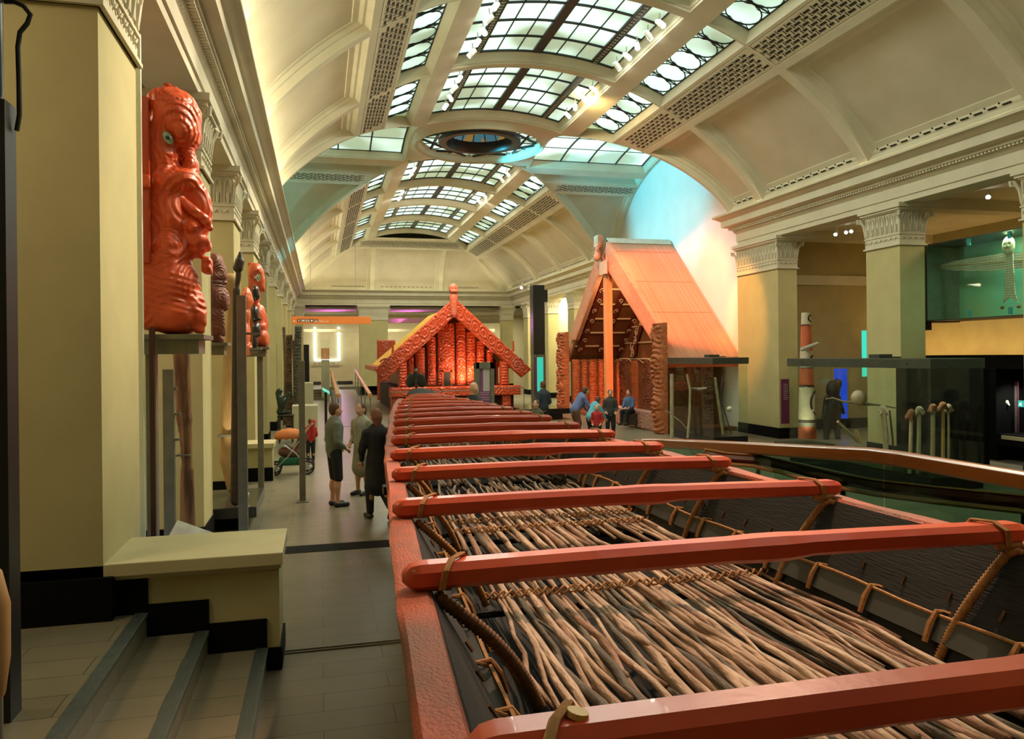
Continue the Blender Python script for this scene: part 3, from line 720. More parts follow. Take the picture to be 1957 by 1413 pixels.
for i, (ya, xa, xb, yb) in enumerate(TW):
    b = BM(); L = xb - xa; d = Vector((L, yb - ya, 0)).normalized(); nrm = Vector((-d.y, d.x, 0)); prev = None; n = 29
    for k in range(n + 1):
        q = ([0, .004, .012, .024, .04] + [.04 + .92 * j / 21 for j in range(1, 21)] + [.96, .976, .988, .996, 1])[k]; x = L * q; e = min(x, L - x)
        sc = math.sqrt(max(.12, 1 - (1 - e / .045) ** 2)) if e < .045 else 1
        hw = (.042 + (.004 if .5 < q < .6 else 0)) * sc; hh = (.034 + (.003 if .5 < q < .6 else 0) - (.003 if q > .6 else 0)) * sc
        c = Vector((xa, ya, ZG + .034 + .010 * math.sin(PI * q) + (.004 if q > .6 else 0))) + d * x * (Vector((L, yb - ya, 0)).length / L) * 1
        ring = [b.verts.new(c + nrm * (hw * u) + Vector((0, 0, hh * v))) for (u, v) in ((-1, -.6), (-1, .45), (-.6, 1), (.6, 1), (1, .45), (1, -.6), (.6, -1), (-.6, -1))]
        if prev:
            for j in range(8):
                f = b.faces.new((prev[j], ring[j], ring[(j + 1) % 8], prev[(j + 1) % 8]))
        else: b.faces.new(ring)
        prev = ring
    b.faces.new(list(reversed(prev)))
    th = obj('thwart', fixn(b), M_TW, canoe, True)
    for (px_, sg) in ((.13, 1), (L - .13, -1)):
        b = BM()
        c = Vector((xa, ya, ZG + .036)) + d * px_
        for o in (-.005, .0, .005):
            tube(b, [c + nrm * (-.046) + d * (sg * -.03 + o) + Vector((0, 0, -.03)), c + nrm * (-.050) + d * (sg * -.02 + o) + Vector((0, 0, .02)), c + nrm * (-.02) + d * (sg * .0 + o) + Vector((0, 0, .043)), c + nrm * .03 + d * (sg * .035 + o) + Vector((0, 0, .043)), c + nrm * .05 + d * (sg * .05 + o) + Vector((0, 0, .01))], .0045, 5)
        obj('lashing', b, M_CORD, th, True)
    if i == 1:
        b = BM(); tube(b, [Vector((xa, ya, ZG + .07)) + d * .17, Vector((xa, ya, ZG + .079)) + d * .172], .017, 14); obj('peg_end', b, mat('pale_yellow_wood', (.50, .36, .10), .5), th)
    if 0 < i < 14:
        for side in (0, 1):
            y = ya if side == 0 else yb; y2 = y + .05
            p0 = Vector((gl(y) + .10, y - .01, 1.585)) if side == 0 else Vector((gr(y) - .12, y - .02, 1.58))
            W = gr(y2) - gl(y2); p1 = Vector((gl(y2) + W * .20, y2 + .02, 1.215)) if side == 0 else Vector((gl(y2) + W * .845, y2 + .02, 1.20))
            if i > 9: pts, n_ = [p0, p1], 8
            b = BM(); m_ = 76 if i < 6 else 20; P = []; R_ = []
            for k in range(m_):
                q = k / (m_ - 1); P.append(p0.lerp(p1, q) + Vector(((.04 if side == 0 else -.018) * math.sin(q * PI), .012 * math.sin(q * 3), .0))); R_.append((.0175 if k % 2 else .0125) * (1.25 if side == 0 and i == 2 else 1))
            tube(b, P, R_, 7)
            if side == 1: tube(b, [p0 + Vector((0, 0, .0)), p0 + Vector((.02, -.02, .015)), p0 + Vector((.045, -.03, .0)), p0 + Vector((.05, -.03, -.03))], [.014, .013, .011, .006], 6)
            tube(b, [p0 + Vector((-.04, .0, .03)), p0 + Vector((.04, -.01, .03))], .016, 6)
            obj('rope', b, M_CORD2 if (side == 0 and i == 2) else M_CORD, canoe, 'all')
# far end: dark bow cover and the carved figurehead standing on it
xb = at(806, 750, y=11.9).x; b = BM()
for k, (y, w_, h_) in enumerate(((11.3, .24, .02), (11.6, .26, .10), (12.0, .23, .13), (12.5, .16, .10), (12.9, .07, .05))):
    ring = [b.verts.new((xb + w_ * math.cos(a), y, 1.60 + h_ * math.sin(a))) for a in [PI * j / 8 for j in range(9)]] + [b.verts.new((xb - w_ * .5, y, 1.2)), b.verts.new((xb + w_ * .5, y, 1.2))]
    if k:
        for j in range(11): b.faces.new((pr[j], ring[j], ring[(j + 1) % 11], pr[(j + 1) % 11]))
    else: b.faces.new(ring)
    pr = ring
b.faces.new(list(reversed(pr))); obj('bow_cover', fixn(b), M_HULL, canoe, True)
s = SDF(.012); xb -= .04
s.ell((xb - .085, 12.3, 1.84), (.075, .022, .12), rot=np.array([[.97, 0, .22], [0, 1, 0], [-.22, 0, .97]])); s.ell((xb + .085, 12.3, 1.84), (.075, .022, .12), rot=np.array([[.97, 0, -.22], [0, 1, 0], [.22, 0, .97]]))
for k in range(9): s.ell((xb, 12.27, 1.70 + .035 * k), (.022, .035, .022))
s.ell((xb, 12.3, 2.0), (.035, .035, .03))
organic('figurehead', s, noisy('dark_green_grey_wood', (.05, .055, .04), (.03, .033, .025), 8, .4), canoe, .011)
b = BM()
for y in (.6, 3.6, 6.6, 9.6): box(b, (.95, y, ZF), (1.75, y + .25, .62)); box(b, (.75, y + .02, .50), (1.95, y + .23, .60))
box(b, (1.2, .6, ZF), (1.5, 9.8, ZF + .15))
cs = obj('canoe_stand', b, M_BLACK); cs['label'] = 'black trestles standing under the long canoe'; cs['category'] = 'stand'
# brushwood floor mats: thin sticks laid lengthways, each mat bound with cord
STK = [noisy('stick_bark_%d' % k, c1, c2, 14, .75, bump=.6, bscale=60, stretch=(1, .25, 1)) for k, (c1, c2) in enumerate((((.42, .29, .19), (.24, .15, .09)), ((.52, .40, .29), (.33, .23, .15)), ((.30, .17, .10), (.17, .09, .05)), ((.11, .09, .06), (.06, .05, .03))))]
def brush_mat(y0, y1, lash, n, label, seg=14):
    t = thing('brushwood_mat', label, 'mat', ((gl(y0) + gr(y0)) / 2, (y0 + y1) / 2, 1.2), 0, 'brushwood mats on the canoe floor')
    rr = random.Random(int(y0 * 37) + 5); NS = 9
    for i in range(n):
        q = (i + .5) / n + rr.uniform(-.25, .25) / n; ph = rr.uniform(0, 6.3); r0 = rr.uniform(.009, .0175); ya = y0 + rr.uniform(-.05, .10); yb = y1 + rr.uniform(-.18, .06)
        if rr.random() < .3: ya, r0 = y0 + rr.uniform(.1, .7), r0 * .8
        wob = rr.uniform(.007, .019); fr = rr.uniform(3.0, 6.5); dr = rr.uniform(-.05, .05); P = []; R_ = []; z0 = 1.215 + rr.uniform(-.004, .028)
        for k in range(seg):
            u = k / (seg - 1); y = ya + (yb - ya) * u; W = gr(y) - gl(y)
            near_l = min(abs(y - l) for l in lash); f = min(1, near_l / .5)
            x = gl(y) + W * (.215 + .64 * q) + f * (wob * math.sin(fr * y + ph) + wob * .7 * math.sin(fr * 2.7 * y + ph * 2)) + dr * (u - .5) + rr.uniform(-.003, .003)
            P.append((x, y, z0 + f * .012 * math.sin(5 * y + ph * 1.7))); R_.append(r0 * (1.1 - .45 * u) * rr.uniform(.9, 1.12))
        b = BM(); tube(b, P, R_, 7)
        if rr.random() < .25 and seg > 10:   # a forked twig
            k = rr.randint(4, 8); p = Vector(P[k]); sg = rr.choice((-1, 1))
            tube(b, [p, p + Vector((sg * .02, -.12, .008)), p + Vector((sg * .045, -.26, .006)), p + Vector((sg * .04, -.4, .0))], [R_[k], R_[k] * .7, R_[k] * .55, R_[k] * .4], 6)
        obj('stick', b, STK[rr.choice((0, 0, 0, 1, 1, 2, 2, 3))], t, 'all')
    b = BM()
    for l in lash:
        W = gr(l) - gl(l); xa = gl(l) + W * .195; xb = gl(l) + W * .87; m = 70
        for ph in (0, PI):
            tube(b, [(xa + (xb - xa) * k / (m * 2), l + .015 * math.sin(k * PI / 4 + ph), 1.250 + .014 * math.cos(k * PI / 4 + ph)) for k in range(m * 2 + 1)], .0048, 5)
    obj('binding_cord', b, M_CORD, t, True)
    b = BM()
    b.free()
    for l in lash: b = BM(); W = gr(l) - gl(l); tube(b, [(gl(l) + W * .18, l, 1.175), (gl(l) + W * .83, l, 1.175)], .014, 6); obj('cross_batten', b, M_HULL, t)
    return t
brush_mat(-.7, 1.42, [.2, 1.3], 44, 'brushwood mat of bound sticks nearest to the viewer, under the nearest thwarts', 10)
brush_mat(1.50, 3.55, [3.02], 58, 'brushwood mat of pale wavy sticks filling the near end of the canoe floor')
brush_mat(3.62, 5.75, [4.18, 4.42], 46, 'brushwood mat with two close rows of cord binding, second of the clearly seen mats', 12)
brush_mat(5.8, 7.9, [6.1, 7.2], 36, 'brushwood mat in the middle of the canoe, third mat of bound sticks', 9)
brush_mat(7.95, 10.2, [8.3, 9.6], 26, 'brushwood mat farthest along the canoe, near its narrow end', 8)
# ------------------------------------------------------------------ timber handrail with glass beyond the canoe
M_RGLASS = glassy('rail_glass', (.50, .66, .56), .14)
k0 = at(1957, 919, z=1.42); XH = k0.x
M_RAIL = noisy('orange_timber_rail', (.34, .105, .012), (.25, .07, .008), 3, .3, coat=.4, stretch=(1, .15, 1))
t = thing('glass_balustrade', 'timber handrail over clear glass panels beside the far side of the canoe', 'balustrade', (XH, 4.5, ZF))
kk = at(1665, 862, x=XH); ke = at(1262, 847, x=XH)
path = [Vector((XH, -1.0, 1.42)), Vector((XH, k0.y, 1.42)), Vector((XH, kk.y - .35, 1.42)), Vector((XH, kk.y, 1.41)), Vector((XH, kk.y + .4, 1.41 + (ke.z - 1.41) * .4 / (ke.y - kk.y))), Vector((XH, ke.y, ke.z)), Vector((XH, ke.y + .5, ke.z - .05))]
b = BM(); prev = None
for i, p in enumerate(path):
    ring = [b.verts.new(p + Vector((.055 * math.cos(a) * (1 if abs(math.cos(a)) < .9 else .95), 0, .062 * math.copysign(abs(math.sin(a)) ** .6, math.sin(a))))) for a in [2 * PI * j / 12 for j in range(12)]]
    if prev:
        for j in range(12): b.faces.new((prev[j], ring[j], ring[(j + 1) % 12], prev[(j + 1) % 12]))
    else: b.faces.new(ring)
    prev = ring
b.faces.new(list(reversed(prev))); obj('handrail', fixn(b), M_RAIL, t, True)
pp = [at(px, py, z=1.15) for px, py in ((1350, 868), (1394, 876), (1449, 880), (1503, 891), (1568, 908), (1611, 918), (1683, 931), (1792, 944), (1957, 961), (2150, 985))]
b = BM(); tube(b, pp, [.05] * len(pp), 8); lr = obj('lower_rail', b, mat('deep_red_lacquer', (.11, .008, .005), .25), t, True)
b = BM(); tube(b, [p + Vector((-.02, 0, .052)) for p in pp], .011, 5); tube(b, [p + Vector((-.06, 0, -.055)) for p in pp], .02, 5); obj('orange_edging', b, mat('orange_batten', (.36, .13, .02), .4), lr, True)
b = BM()
for p in pp[2::3]: tube(b, [(p.x, p.y, ZF), p], .02, 6)
obj('rail_stanchion', b, M_BLACK, t)
def lerp_z(y):
    for p, q in zip(path, path[1:]):
        if p.y <= y <= q.y: return p.z + (q.z - p.z) * (y - p.y) / (q.y - p.y)
    return path[-1].z
yy = -1.0
while yy < path[-1].y - .2:
    y2 = min(yy + 1.5, path[-1].y); b = BM(); z1, z2 = lerp_z(yy), lerp_z(y2)
    prism(b, [(yy + .01, ZF), (y2 - .01, ZF), (y2 - .01, z2 - .03), (yy + .01, z1 - .03)], XH - .006, XH + .006, 'x'); obj('glass_panel', fixn(b), M_RGLASS, t); yy += 1.5
# ------------------------------------------------------------------ carved figures on the left wall
def rings(centres, lam, amp, plane=(0, 2), rmax=.3):
    def f(P, d):
        X = P[:, plane]; best = np.full(len(P), 1e9); ang = np.zeros(len(P))
        for c in centres:
            v = X - np.array(c[:2]); r = np.linalg.norm(v, axis=1); s = c[2] if len(c) > 2 else 1; r = r / s; k = r < best; best = np.where(k, r, best); ang = np.where(k, np.arctan2(v[:, 1], v[:, 0]), ang)
        w_ = np.clip((rmax - best) / (rmax * .3), 0, 1)
        return d + amp * np.cos(2 * PI * best / lam + ang) * w_
    return f
CAR = carved('carved_red_wood', (.62, .10, .035), (.46, .055, .02), 12, .38, .012)
CAR2 = carved('carved_brown_wood', (.26, .085, .05), (.20, .06, .04), 16, .6, .008)
CARO = carved('carved_orange_wood', (.66, .16, .05), (.52, .10, .03), 12, .45, .01)
M_DKW = noisy('dark_brown_wood', (.06, .035, .022), (.035, .022, .015), 9, .5, bump=.4)
M_OLD = noisy('weathered_post_wood', (.33, .17, .06), (.12, .045, .018), 5, .7, bump=.6, bscale=20, stretch=(3, 3, .4))
M_PALEW = noisy('pale_paddle_wood', (.50, .33, .13), (.40, .25, .09), 10, .6, bump=.3, stretch=(4, 4, .5))
M_SHELL = mat('shell_eye', (.30, .42, .34), .12, .3)
def fig_points(cx, by, y):
    """map picture outline to the figure's own upright plane at distance y"""
    base = at(cx, by, y=y)
    def q(px, py, dy=0):
        p = at(px, py, y=y); return (p.x, y + dy, p.z)
    return base, q
y1 = 7.6; base, q = fig_points(335, 640, y1); sc = (at(336, 600, y=y1) - at(335, 600, y=y1)).x
big = thing('carved_ancestor_figure', 'tall glossy red carved figure with a gaping mouth, on the nearest steel bracket', 'carving', (base.x, y1, base.z), 0, 'carved figures on steel brackets')
s = SDF(.05); C_ = lambda a, c, r1, r2=None, d0=0, d1=0, m=0: s.cap(q(*a, d0), q(*c, d1), r1 * sc, (r2 or r1) * sc, m); E_ = lambda a, r, ty, d=0, m=0: s.ell(q(*a, d), (r[0] * sc, ty, r[1] * sc), m)
s.bx(q(300, 400), (24 * sc, .20, 175 * sc), .05); s.bx(q(312, 560), (36 * sc, .26, 78 * sc), .06)
E_((333, 222), (52, 55), .30); E_((352, 255), (33, 38), .27); E_((310, 205), (30, 34), .26); C_((318, 163), (332, 172), 6, 8)
E_((318, 300), (30, 50), .24); E_((366, 318), (15, 22), .12); E_((362, 296), (10, 12), .10)
E_((325, 355), (38, 42), .27); E_((355, 350), (32, 28), .25)
for a in range(14):
    t0 = -2.0 + a * .36; t1 = t0 + .36
    C_((362 + 25 * math.cos(t0), 405 - 44 * math.sin(t0)), (362 + 25 * math.cos(t1), 405 - 44 * math.sin(t1)), 17, 17)
E_((330, 415), (38, 62), .25); E_((372, 440), (20, 22), .20)
E_((327, 480), (42, 52), .27); E_((336, 545), (46, 55), .30); E_((340, 605), (50, 40), .30); E_((374, 590), (20, 38), .22)
E_((378, 470), (14, 26), .15); C_((368, 460), (396, 466), 10, 9, -.1, -.12); E_((397, 470), (8, 12), .10); s.bx(q(396, 508), (9 * sc, .10, 17 * sc), .02)
C_((385, 610), (389, 618), 11, 10, -.1, -.1); C_((383, 632), (390, 634), 8, 6, -.12, -.12)
E_((340, 400), (42, 60), .22, .06); E_((366, 405), (24, 44), .14, .10); E_((367, 400), (16, 31), .16, -.24, 1)
g = rings([(q(325, 352)[0], q(325, 352)[2]), (q(327, 478)[0], q(327, 478)[2]), (q(348, 205)[0], q(348, 205)[2]), (q(352, 240)[0], q(352, 240)[2]), (q(366, 312)[0], q(366, 312)[2])], .036, .0055, rmax=.24)
bz = q(0, 520)[2]; bz2 = q(0, 600)[2]
def fn(P):
    d = g(P, s(P)); m_ = (P[:, 2] < bz) & (P[:, 2] > bz2); return np.where(m_, d + .006 * np.cos((P[:, 2] + .25 * P[:, 0]) * 2 * PI / .055), d)
organic('body', s, carved('red_figure_gloss', (.80, .12, .035), (.64, .08, .022), 9, .40, .010), big, .0155, fn=fn)
s2 = SDF(.02); s2.cap(q(345, 385, -.13), q(396, 425, -.10), .05, .045); s2.cap(q(396, 425, -.1), q(404, 440, -.1), .045, .03); organic('tongue', s2, mat('red_figure_gloss', 0), big, .018)
b = BM(); box(b, q(284, 510, -.30), q(297, 205, -.22), bev=.012); obj('hand_weapon', b, mat('red_weapon', (.52, .06, .018), .3), big, True)
s2 = SDF(.012)
for k in range(4): s2.cap(q(279, 354 + 6 * k, -.33), q(299, 353 + 6 * k, -.33), .016)
organic('hand', s2, mat('red_figure_gloss', 0), big, .012)
s2 = SDF(.01); s2.ell(q(330, 277, -.235), (9 * sc, .03, 15 * sc), rot=np.array([[.88, 0, -.47], [0, 1, 0], [.47, 0, .88]])); organic('shell_eye', s2, M_SHELL, big, .012)
b = BM(); tube(b, [q(331, 279, -.275), q(331, 279, -.262)], .018, 10); obj('pupil', b, mat('pupil_black', (.01, .01, .01), .2), big)
# steel stands: plate, beam, posts
def bracket(pl, pr, py, y, depth, label, posts, th=.05, beam=.13):
    a, c = at(pl, py, y=y), at(pr, py, y=y); z = a.z
    t = thing('steel_bracket', label, 'bracket', ((a.x + c.x) / 2, y, ZF), 0, 'steel brackets carrying the carvings')
    b = BM(); box(b, (a.x, y - depth / 2, z - th), (c.x, y + depth / 2, z - .005), bev=.006); obj('plate', b, M_STEEL, t)
    b = BM(); box(b, (a.x, y - depth * .32, z - th - beam), (c.x - .06, y + depth * .32, z - th)); 
    for k in (.55, .68): box(b, (a.x + (c.x - a.x) * k, y - depth * .33, z - th - beam * .8), (a.x + (c.x - a.x) * k + .03, y - depth * .32, z - th - beam * .2), 0)
    obj('beam', b, M_STEEL, t)
    for (p, w_) in posts:
        x = at(p, 700, y=y).x; b = BM(); box(b, (x - w_ / 2, y - .05, ZF), (x + w_ / 2, y + .05, z - th)); obj('post', b, M_STEEL, t)
    return t
bracket(262, 399, 640, y1, .62, 'long steel bracket under the nearest tall red figure', [(290, .085)])
# weathered carved posts standing behind the low wall
def steel_upright(px, wpx, ptop, y, label, arms=(), zb=ZF, pbase=None):
    x = at(px, ptop, y=y); w_ = wpx * y / 1460 * 1.0; t = thing('steel_upright', label, 'post', (x.x, y, zb), 0, 'free-standing steel uprights')
    b = BM(); box(b, (x.x - w_ / 2, y - .04, zb), (x.x + w_ / 2, y + .04, x.z), bev=.004); obj('post', b, M_STEEL, t)
    b = BM(); box(b, (x.x - w_, y - .15, zb), (x.x + w_, y + .15, zb + .012)); obj('foot_plate', b, M_STEEL, t)
    for (pa, py, pb) in arms:
        p, r_ = at(pa, py, y=y), at(pb, py, y=y); b = BM(); box(b, (min(p.x, r_.x), y - .02, p.z - .012), (max(p.x, r_.x), y + .02, p.z + .012)); obj('arm', b, M_STEEL, t)
    return t
steel_upright(322, 18, 706, 8.6, 'flat steel upright holding the weathered post behind the low wall', [(322, 743, 338), (322, 792, 345), (322, 841, 345)])
y2 = 8.9; _, q = fig_points(350, 900, y2)
t = thing('weathered_wooden_post', 'dark weathered wooden post under the nearest steel bracket', 'post', (at(352, 1040, y=y2).x, y2, ZF), 0, 'old wooden posts along the left wall')
s = SDF(.03); s.cap(q(346, 660), q(352, 800), .085, .08); s.cap(q(352, 800), q(357, 900), .08, .06); s.cap(q(357, 900), (q(360, 1000)[0], y2, ZF + .06), .07, .085)
s.ell(q(343, 860, -.06), (.05, .08, .45), 1)
organic('shaft', s, M_OLD, t, .022)
b = BM(); box(b, (q(338, 869)[0], y2 - .1, q(338, 871)[2]), (q(366, 869)[0], y2 + .02, q(338, 868)[2])); obj('steel_clamp', b, M_STEEL, t)
# second figure, brown-red with a belt
y3 = 11.6; _, q = fig_points(420, 655, y3); sc = (at(421, 600, y=y3) - at(420, 600, y=y3)).x
t = thing('carved_ancestor_figure', 'dull brown-red carved figure with a banded neck, behind the tall red one', 'carving', (q(418, 655)[0], y3, q(418, 655)[2]), 0, 'carved figures on steel brackets')
s = SDF(.05); C_ = lambda a, c, r1, r2=None, d0=0, d1=0, m=0: s.cap(q(*a, d0), q(*c, d1), r1 * sc, (r2 or r1) * sc, m); E_ = lambda a, r, ty, d=0, m=0: s.ell(q(*a, d), (r[0] * sc, ty, r[1] * sc), m)
E_((411, 506), (18, 24), .2); E_((424, 520), (10, 14), .14); E_((430, 530), (5, 5), .1); E_((428, 541), (7, 5), .09)
E_((414, 530), (17, 12), .19); E_((408, 565), (24, 38), .24); E_((430, 575), (9, 22), .16); E_((404, 600), (20, 22), .2)
C_((424, 600), (428, 640), 7, 5, -.1, -.1); C_((420, 600), (420, 642), 7, 7, .08, .08); E_((412, 625), (12, 26), .16); C_((405, 648), (422, 650), 7, 7)
g = rings([(q(422, 565)[0], q(422, 565)[2]), (q(405, 560)[0], q(405, 560)[2])], .045, .005, rmax=.3)
organic('body', s, CAR2, t, .02, fn=lambda P: g(P, s(P)))
s2 = SDF(.02); s2.ell(q(412, 541), (19 * sc, .20, 6 * sc)); s2.ell(q(412, 548), (20 * sc, .21, 3 * sc)); organic('neck_band', s2, mat('grey_brown_band', (.16, .075, .055), .6), t, .02)
bracket(397, 439, 655, y3, .5, 'short steel bracket under the brown-red figure with the banded neck', [])
# paddle, dark pole, steel post
y4 = 12.2; _, q = fig_points(440, 700, y4)
t = thing('wooden_paddle', 'upright honey-coloured wooden paddle with a rounded blade beside the steel upright', 'paddle', (q(445, 940)[0], y4, ZF), 0)
s = SDF(.03); s.cap(q(441, 540), q(443, 568), .14, .12); s.cap(q(443, 572), q(440, 660), .055, .085); s.cap(q(440, 660), q(437, 880), .10, .12); s.cap(q(437, 880), (q(445, 900)[0], y4, .27), .12, .09)
organic('shaft', s, M_PALEW, t, .024)
b = BM(); box(b, (q(418, 832)[0], y4 - .16, q(418, 834)[2]), (q(452, 832)[0], y4 + .1, q(418, 830)[2])); obj('steel_clamp', b, M_STEEL, t)
y5 = 11.2; _, q = fig_points(455, 700, y5)
t = thing('carved_staff', 'tall dark brown wooden staff with a pointed carved head', 'staff', (q(455, 900)[0], y5, ZF), 0)
s = SDF(.02); s.cap(q(459, 482), q(458, 500), .02, .06); s.cap(q(458, 500), q(455, 512), .06, .07); s.cap(q(456, 525), q(452, 555), .04, .03); s.cap(q(452, 555), (q(450, 900)[0], y5, .4), .05, .07); s.cap((q(450, 900)[0], y5, .4), (q(450, 900)[0], y5, .25), .07, .07)
organic('shaft', s, M_DKW, t, .02)
steel_upright(461, 16, 565, 8.9, 'tall olive steel upright standing free of the wall, nearest to the steps', [(461, 638, 497)])
steel_upright(576, 11, 690, 13.2, 'olive steel upright farther down the hall beside the pushchair')
# red figures three, four and the dark little one
def small_fig(y, blobs, caps, name, label, m, base, cen=None, lam=.05, res=.022, k=.04, cat='carving', grp='carved figures on steel brackets'):
    _, q = fig_points(*base, y); sc = (at(500, 600, y=y) - at(499, 600, y=y)).x
    t = thing(name, label, cat, (q(*base)[0], y, q(*base)[2]), 0, grp); s = SDF(k)
    for (c, r, ty, *r_) in blobs: s.ell(q(*c), (r[0] * sc, ty, r[1] * sc), r_[0] if r_ else 0)
    for (a, c, r1, r2) in caps: s.cap(q(*a), q(*c), r1 * sc, r2 * sc)
    g = rings([(q(*c)[0], q(*c)[2]) for c in (cen or [blobs[0][0]])], lam, .005, rmax=.25)
    organic('body', s, m, t, res, fn=lambda P: g(P, s(P))); return t, q, sc
t, q, sc = small_fig(14.6, [((489, 522), (15, 20), .28), ((494, 535), (13, 17), .2), ((498, 548), (8, 8), .13), ((493, 530), (8, 12), .4, 1), ((486, 560), (12, 30), .22), ((495, 605), (12, 25), .24), ((501, 645), (13, 18), .24), ((508, 655), (6, 10), .18), ((497, 625), (14, 12), .22)], [((478, 505), (482, 560), 5, 6), ((482, 560), (486, 660), 8, 12), ((498, 548), (505, 556), 6, 3), ((500, 590), (508, 620), 5, 6)], 'carved_ancestor_figure', 'bright red carved figure with a hooked brow, on the third bracket along the wall', mat('red_figure_bright', (.70, .12, .045), .4), (495, 663), [(490, 522), (495, 605), (501, 640)])
s2 = SDF(.01); s2.ell(q(494, 533, -.2), (3 * sc, .03, 5 * sc)); organic('shell_eye', s2, M_SHELL, t, .02)
bracket(468, 516, 663, 14.6, .5, 'steel bracket under the bright red hook-browed figure', [(497, .10)])
small_fig(13.0, [((471, 572), (11, 24), .2), ((478, 575), (6, 8), .13), ((470, 600), (9, 14), .16), ((468, 640), (10, 24), .2), ((476, 665), (10, 6), .14)], [((470, 600), (470, 640), 7, 8), ((474, 675), (482, 660), 6, 6)], 'carved_ancestor_figure', 'smooth orange-red carved figure in profile between the dark staff and the small dark figure', mat('orange_figure', (.72, .17, .06), .35), (472, 688), lam=.08)
small_fig(12.4, [((488, 560), (7, 16), .10), ((492, 566), (5, 7), .07), ((487, 600), (8, 17), .11), ((489, 630), (9, 14), .12), ((487, 655), (6, 18), .08)], [((484, 590), (486, 612), 4, 4), ((486, 612), (496, 610), 3, 3), ((492, 622), (495, 640), 5, 4)], 'carved_small_figure', 'small black-brown wooden figure with folded arms on a thin steel arm', noisy('black_brown_polish', (.05, .04, .035), (.03, .025, .02), 6, .3), (488, 662), lam=.2, res=.016, k=.025, grp=None)
bracket(478, 500, 665, 12.4, .2, 'thin steel arm under the small black-brown figure', [], .03, .05)
# black plinth with a floor spotlight
a, c = at(404, 955, z=.1), at(500, 960, z=.1); yc = 10.9
b = BM(); x0, x1 = at(404, 950, y=11.3).x, at(492, 950, y=11.3).x
t = thing('display_plinth', 'low black plinth on the floor against the left wall', 'plinth', ((x0 + x1) / 2, 11.8, ZF))
box(b, (x0 - .3, 11.1, .02), (x1, 12.7, .17), bev=.01); obj('top', b, noisy('plinth_black', (.035, .037, .030), (.025, .027, .022), 4, .25), t)
b = BM(); box(b, (x0 - .2, 11.3, ZF), (x1 - .25, 12.5, .02)); obj('foot', b, M_BASE, t)
t = thing('floor_spotlight', 'small silver floor spotlight on the black plinth', 'spotlight', (x1 - .22, 11.5, .17))
b = BM(); tube(b, [(x1 - .22, 11.5, .17), (x1 - .22, 11.5, .27)], .02, 8); tube(b, [(x1 - .16, 11.45, .26), (x1 - .30, 11.56, .40)], .055, 12, False); obj('housing', b, mat('silver', (.6, .6, .56), .3, .8), t, True)
b = BM(); tube(b, [(x1 - .29, 11.55, .39), (x1 - .295, 11.555, .395)], .05, 12); obj('lens', b, lit('lamp_white', (1, .95, .8), 14), t)
spot('floor_spot', (x1 - .32, 11.58, .42), at(440, 760, y=12.0), 60, (1, .85, .6), 50)
# reading panel behind the low wall
p = at(362, 1030, y=7.0); t = thing('reading_panel', 'tilted white and mauve reading panel behind the low wall', 'panel', (p.x, 7.0, ZF))
b = BM(); R_ = Matrix.Rotation(math.radians(-38), 3, 'X') @ Matrix.Rotation(math.radians(-12), 3, 'Z')
box(b, (-.16, -.14, -.008), (.16, .14, .008), rot=None); bmesh.ops.rotate(b, verts=b.verts[:], cent=(0, 0, 0), matrix=Matrix.Rotation(math.radians(35), 3, 'X')); bmesh.ops.rotate(b, verts=b.verts[:], cent=(0, 0, 0), matrix=Matrix.Rotation(math.radians(24), 3, 'Y')); bmesh.ops.translate(b, verts=b.verts[:], vec=(p.x, 7.0, p.z)); obj('board', b, noisy('panel_print', (.62, .68, .55), (.40, .22, .25), 3, .4), t)
b = BM(); box(b, (p.x - .02, 7.06, ZF), (p.x + .02, 7.10, p.z - .02)); obj('stem', b, M_STEEL, t)
# glass case against the left wall (its bright edges)
t = thing('tall_glass_case', 'tall narrow glass case between the first two piers', 'display case', (-1.9, 8.2, ZF)); xg = at(272, 900, y=7.1).x
b = BM(); box(b, (xg - .02, 7.08, ZF), (xg + .02, 7.12, 5.0)); obj('bright_edge', b, mat('pale_edge', (.75, .8, .68), .3), t)
b = BM(); box(b, (xg + .05, 7.16, ZF), (xg + .09, 7.22, 2.5)); obj('dark_frame', b, mat('dark_red_brown', (.05, .012, .008), .4), t)
b = BM(); box(b, (xg - .6, 7.10, ZF), (xg - .02, 7.11, 5.0)); obj('glass_pane', b, M_GLASS, t)
# black screen tower and loudspeaker cable by the near pier; timber rail end at the left edge
yb = 4.15; a = at(28, 230, y=yb); x1 = at(38, 1000, y=yb + .14).x
t = thing('black_screen_tower', 'tall matt black tower at the left edge of the view', 'tower', (x1 - .2, yb, .48))
b = BM(); box(b, (x1 - .55, yb, .48), (x1, yb + .14, a.z + .10)); obj('case', b, noisy('matt_black', (.004, .004, .004), (.006, .006, .006), 5, .5), t)
b = BM(); lathe(b, [(.08, 0), (.09, .03), (.09, .62), (.055, .66), (.055, .9)], (x1 - .115, yb + .05, a.z + .10), 20); obj('lamp_housing', fixn(b), M_BLACK, t, True)
b = BM(); tube(b, [at(px, py, y=yb + .1) for px, py in ((8, 3), (28, 4), (45, 12), (58, 28), (52, 45), (38, 62), (34, 90), (36, 150), (37, 220), (32, 250))], .012, 8); obj('cable', b, mat('cable_black', (.01, .01, .01), .4), t, True)
t = thing('curved_rail_end', 'curved orange timber rail end at the lower left corner', 'handrail', (at(0, 1200, y=2.0).x, 2.0, .48))
b = BM(); yr = 2.0; tube(b, [at(px, py, y=yr) for px, py in ((-60, 1080), (-28, 1108), (-14, 1160), (-14, 1260), (-22, 1320), (-50, 1355))], .036, 12); obj('rail', b, noisy('pale_timber', (.58, .33, .14), (.50, .27, .10), 5, .4), t, True)
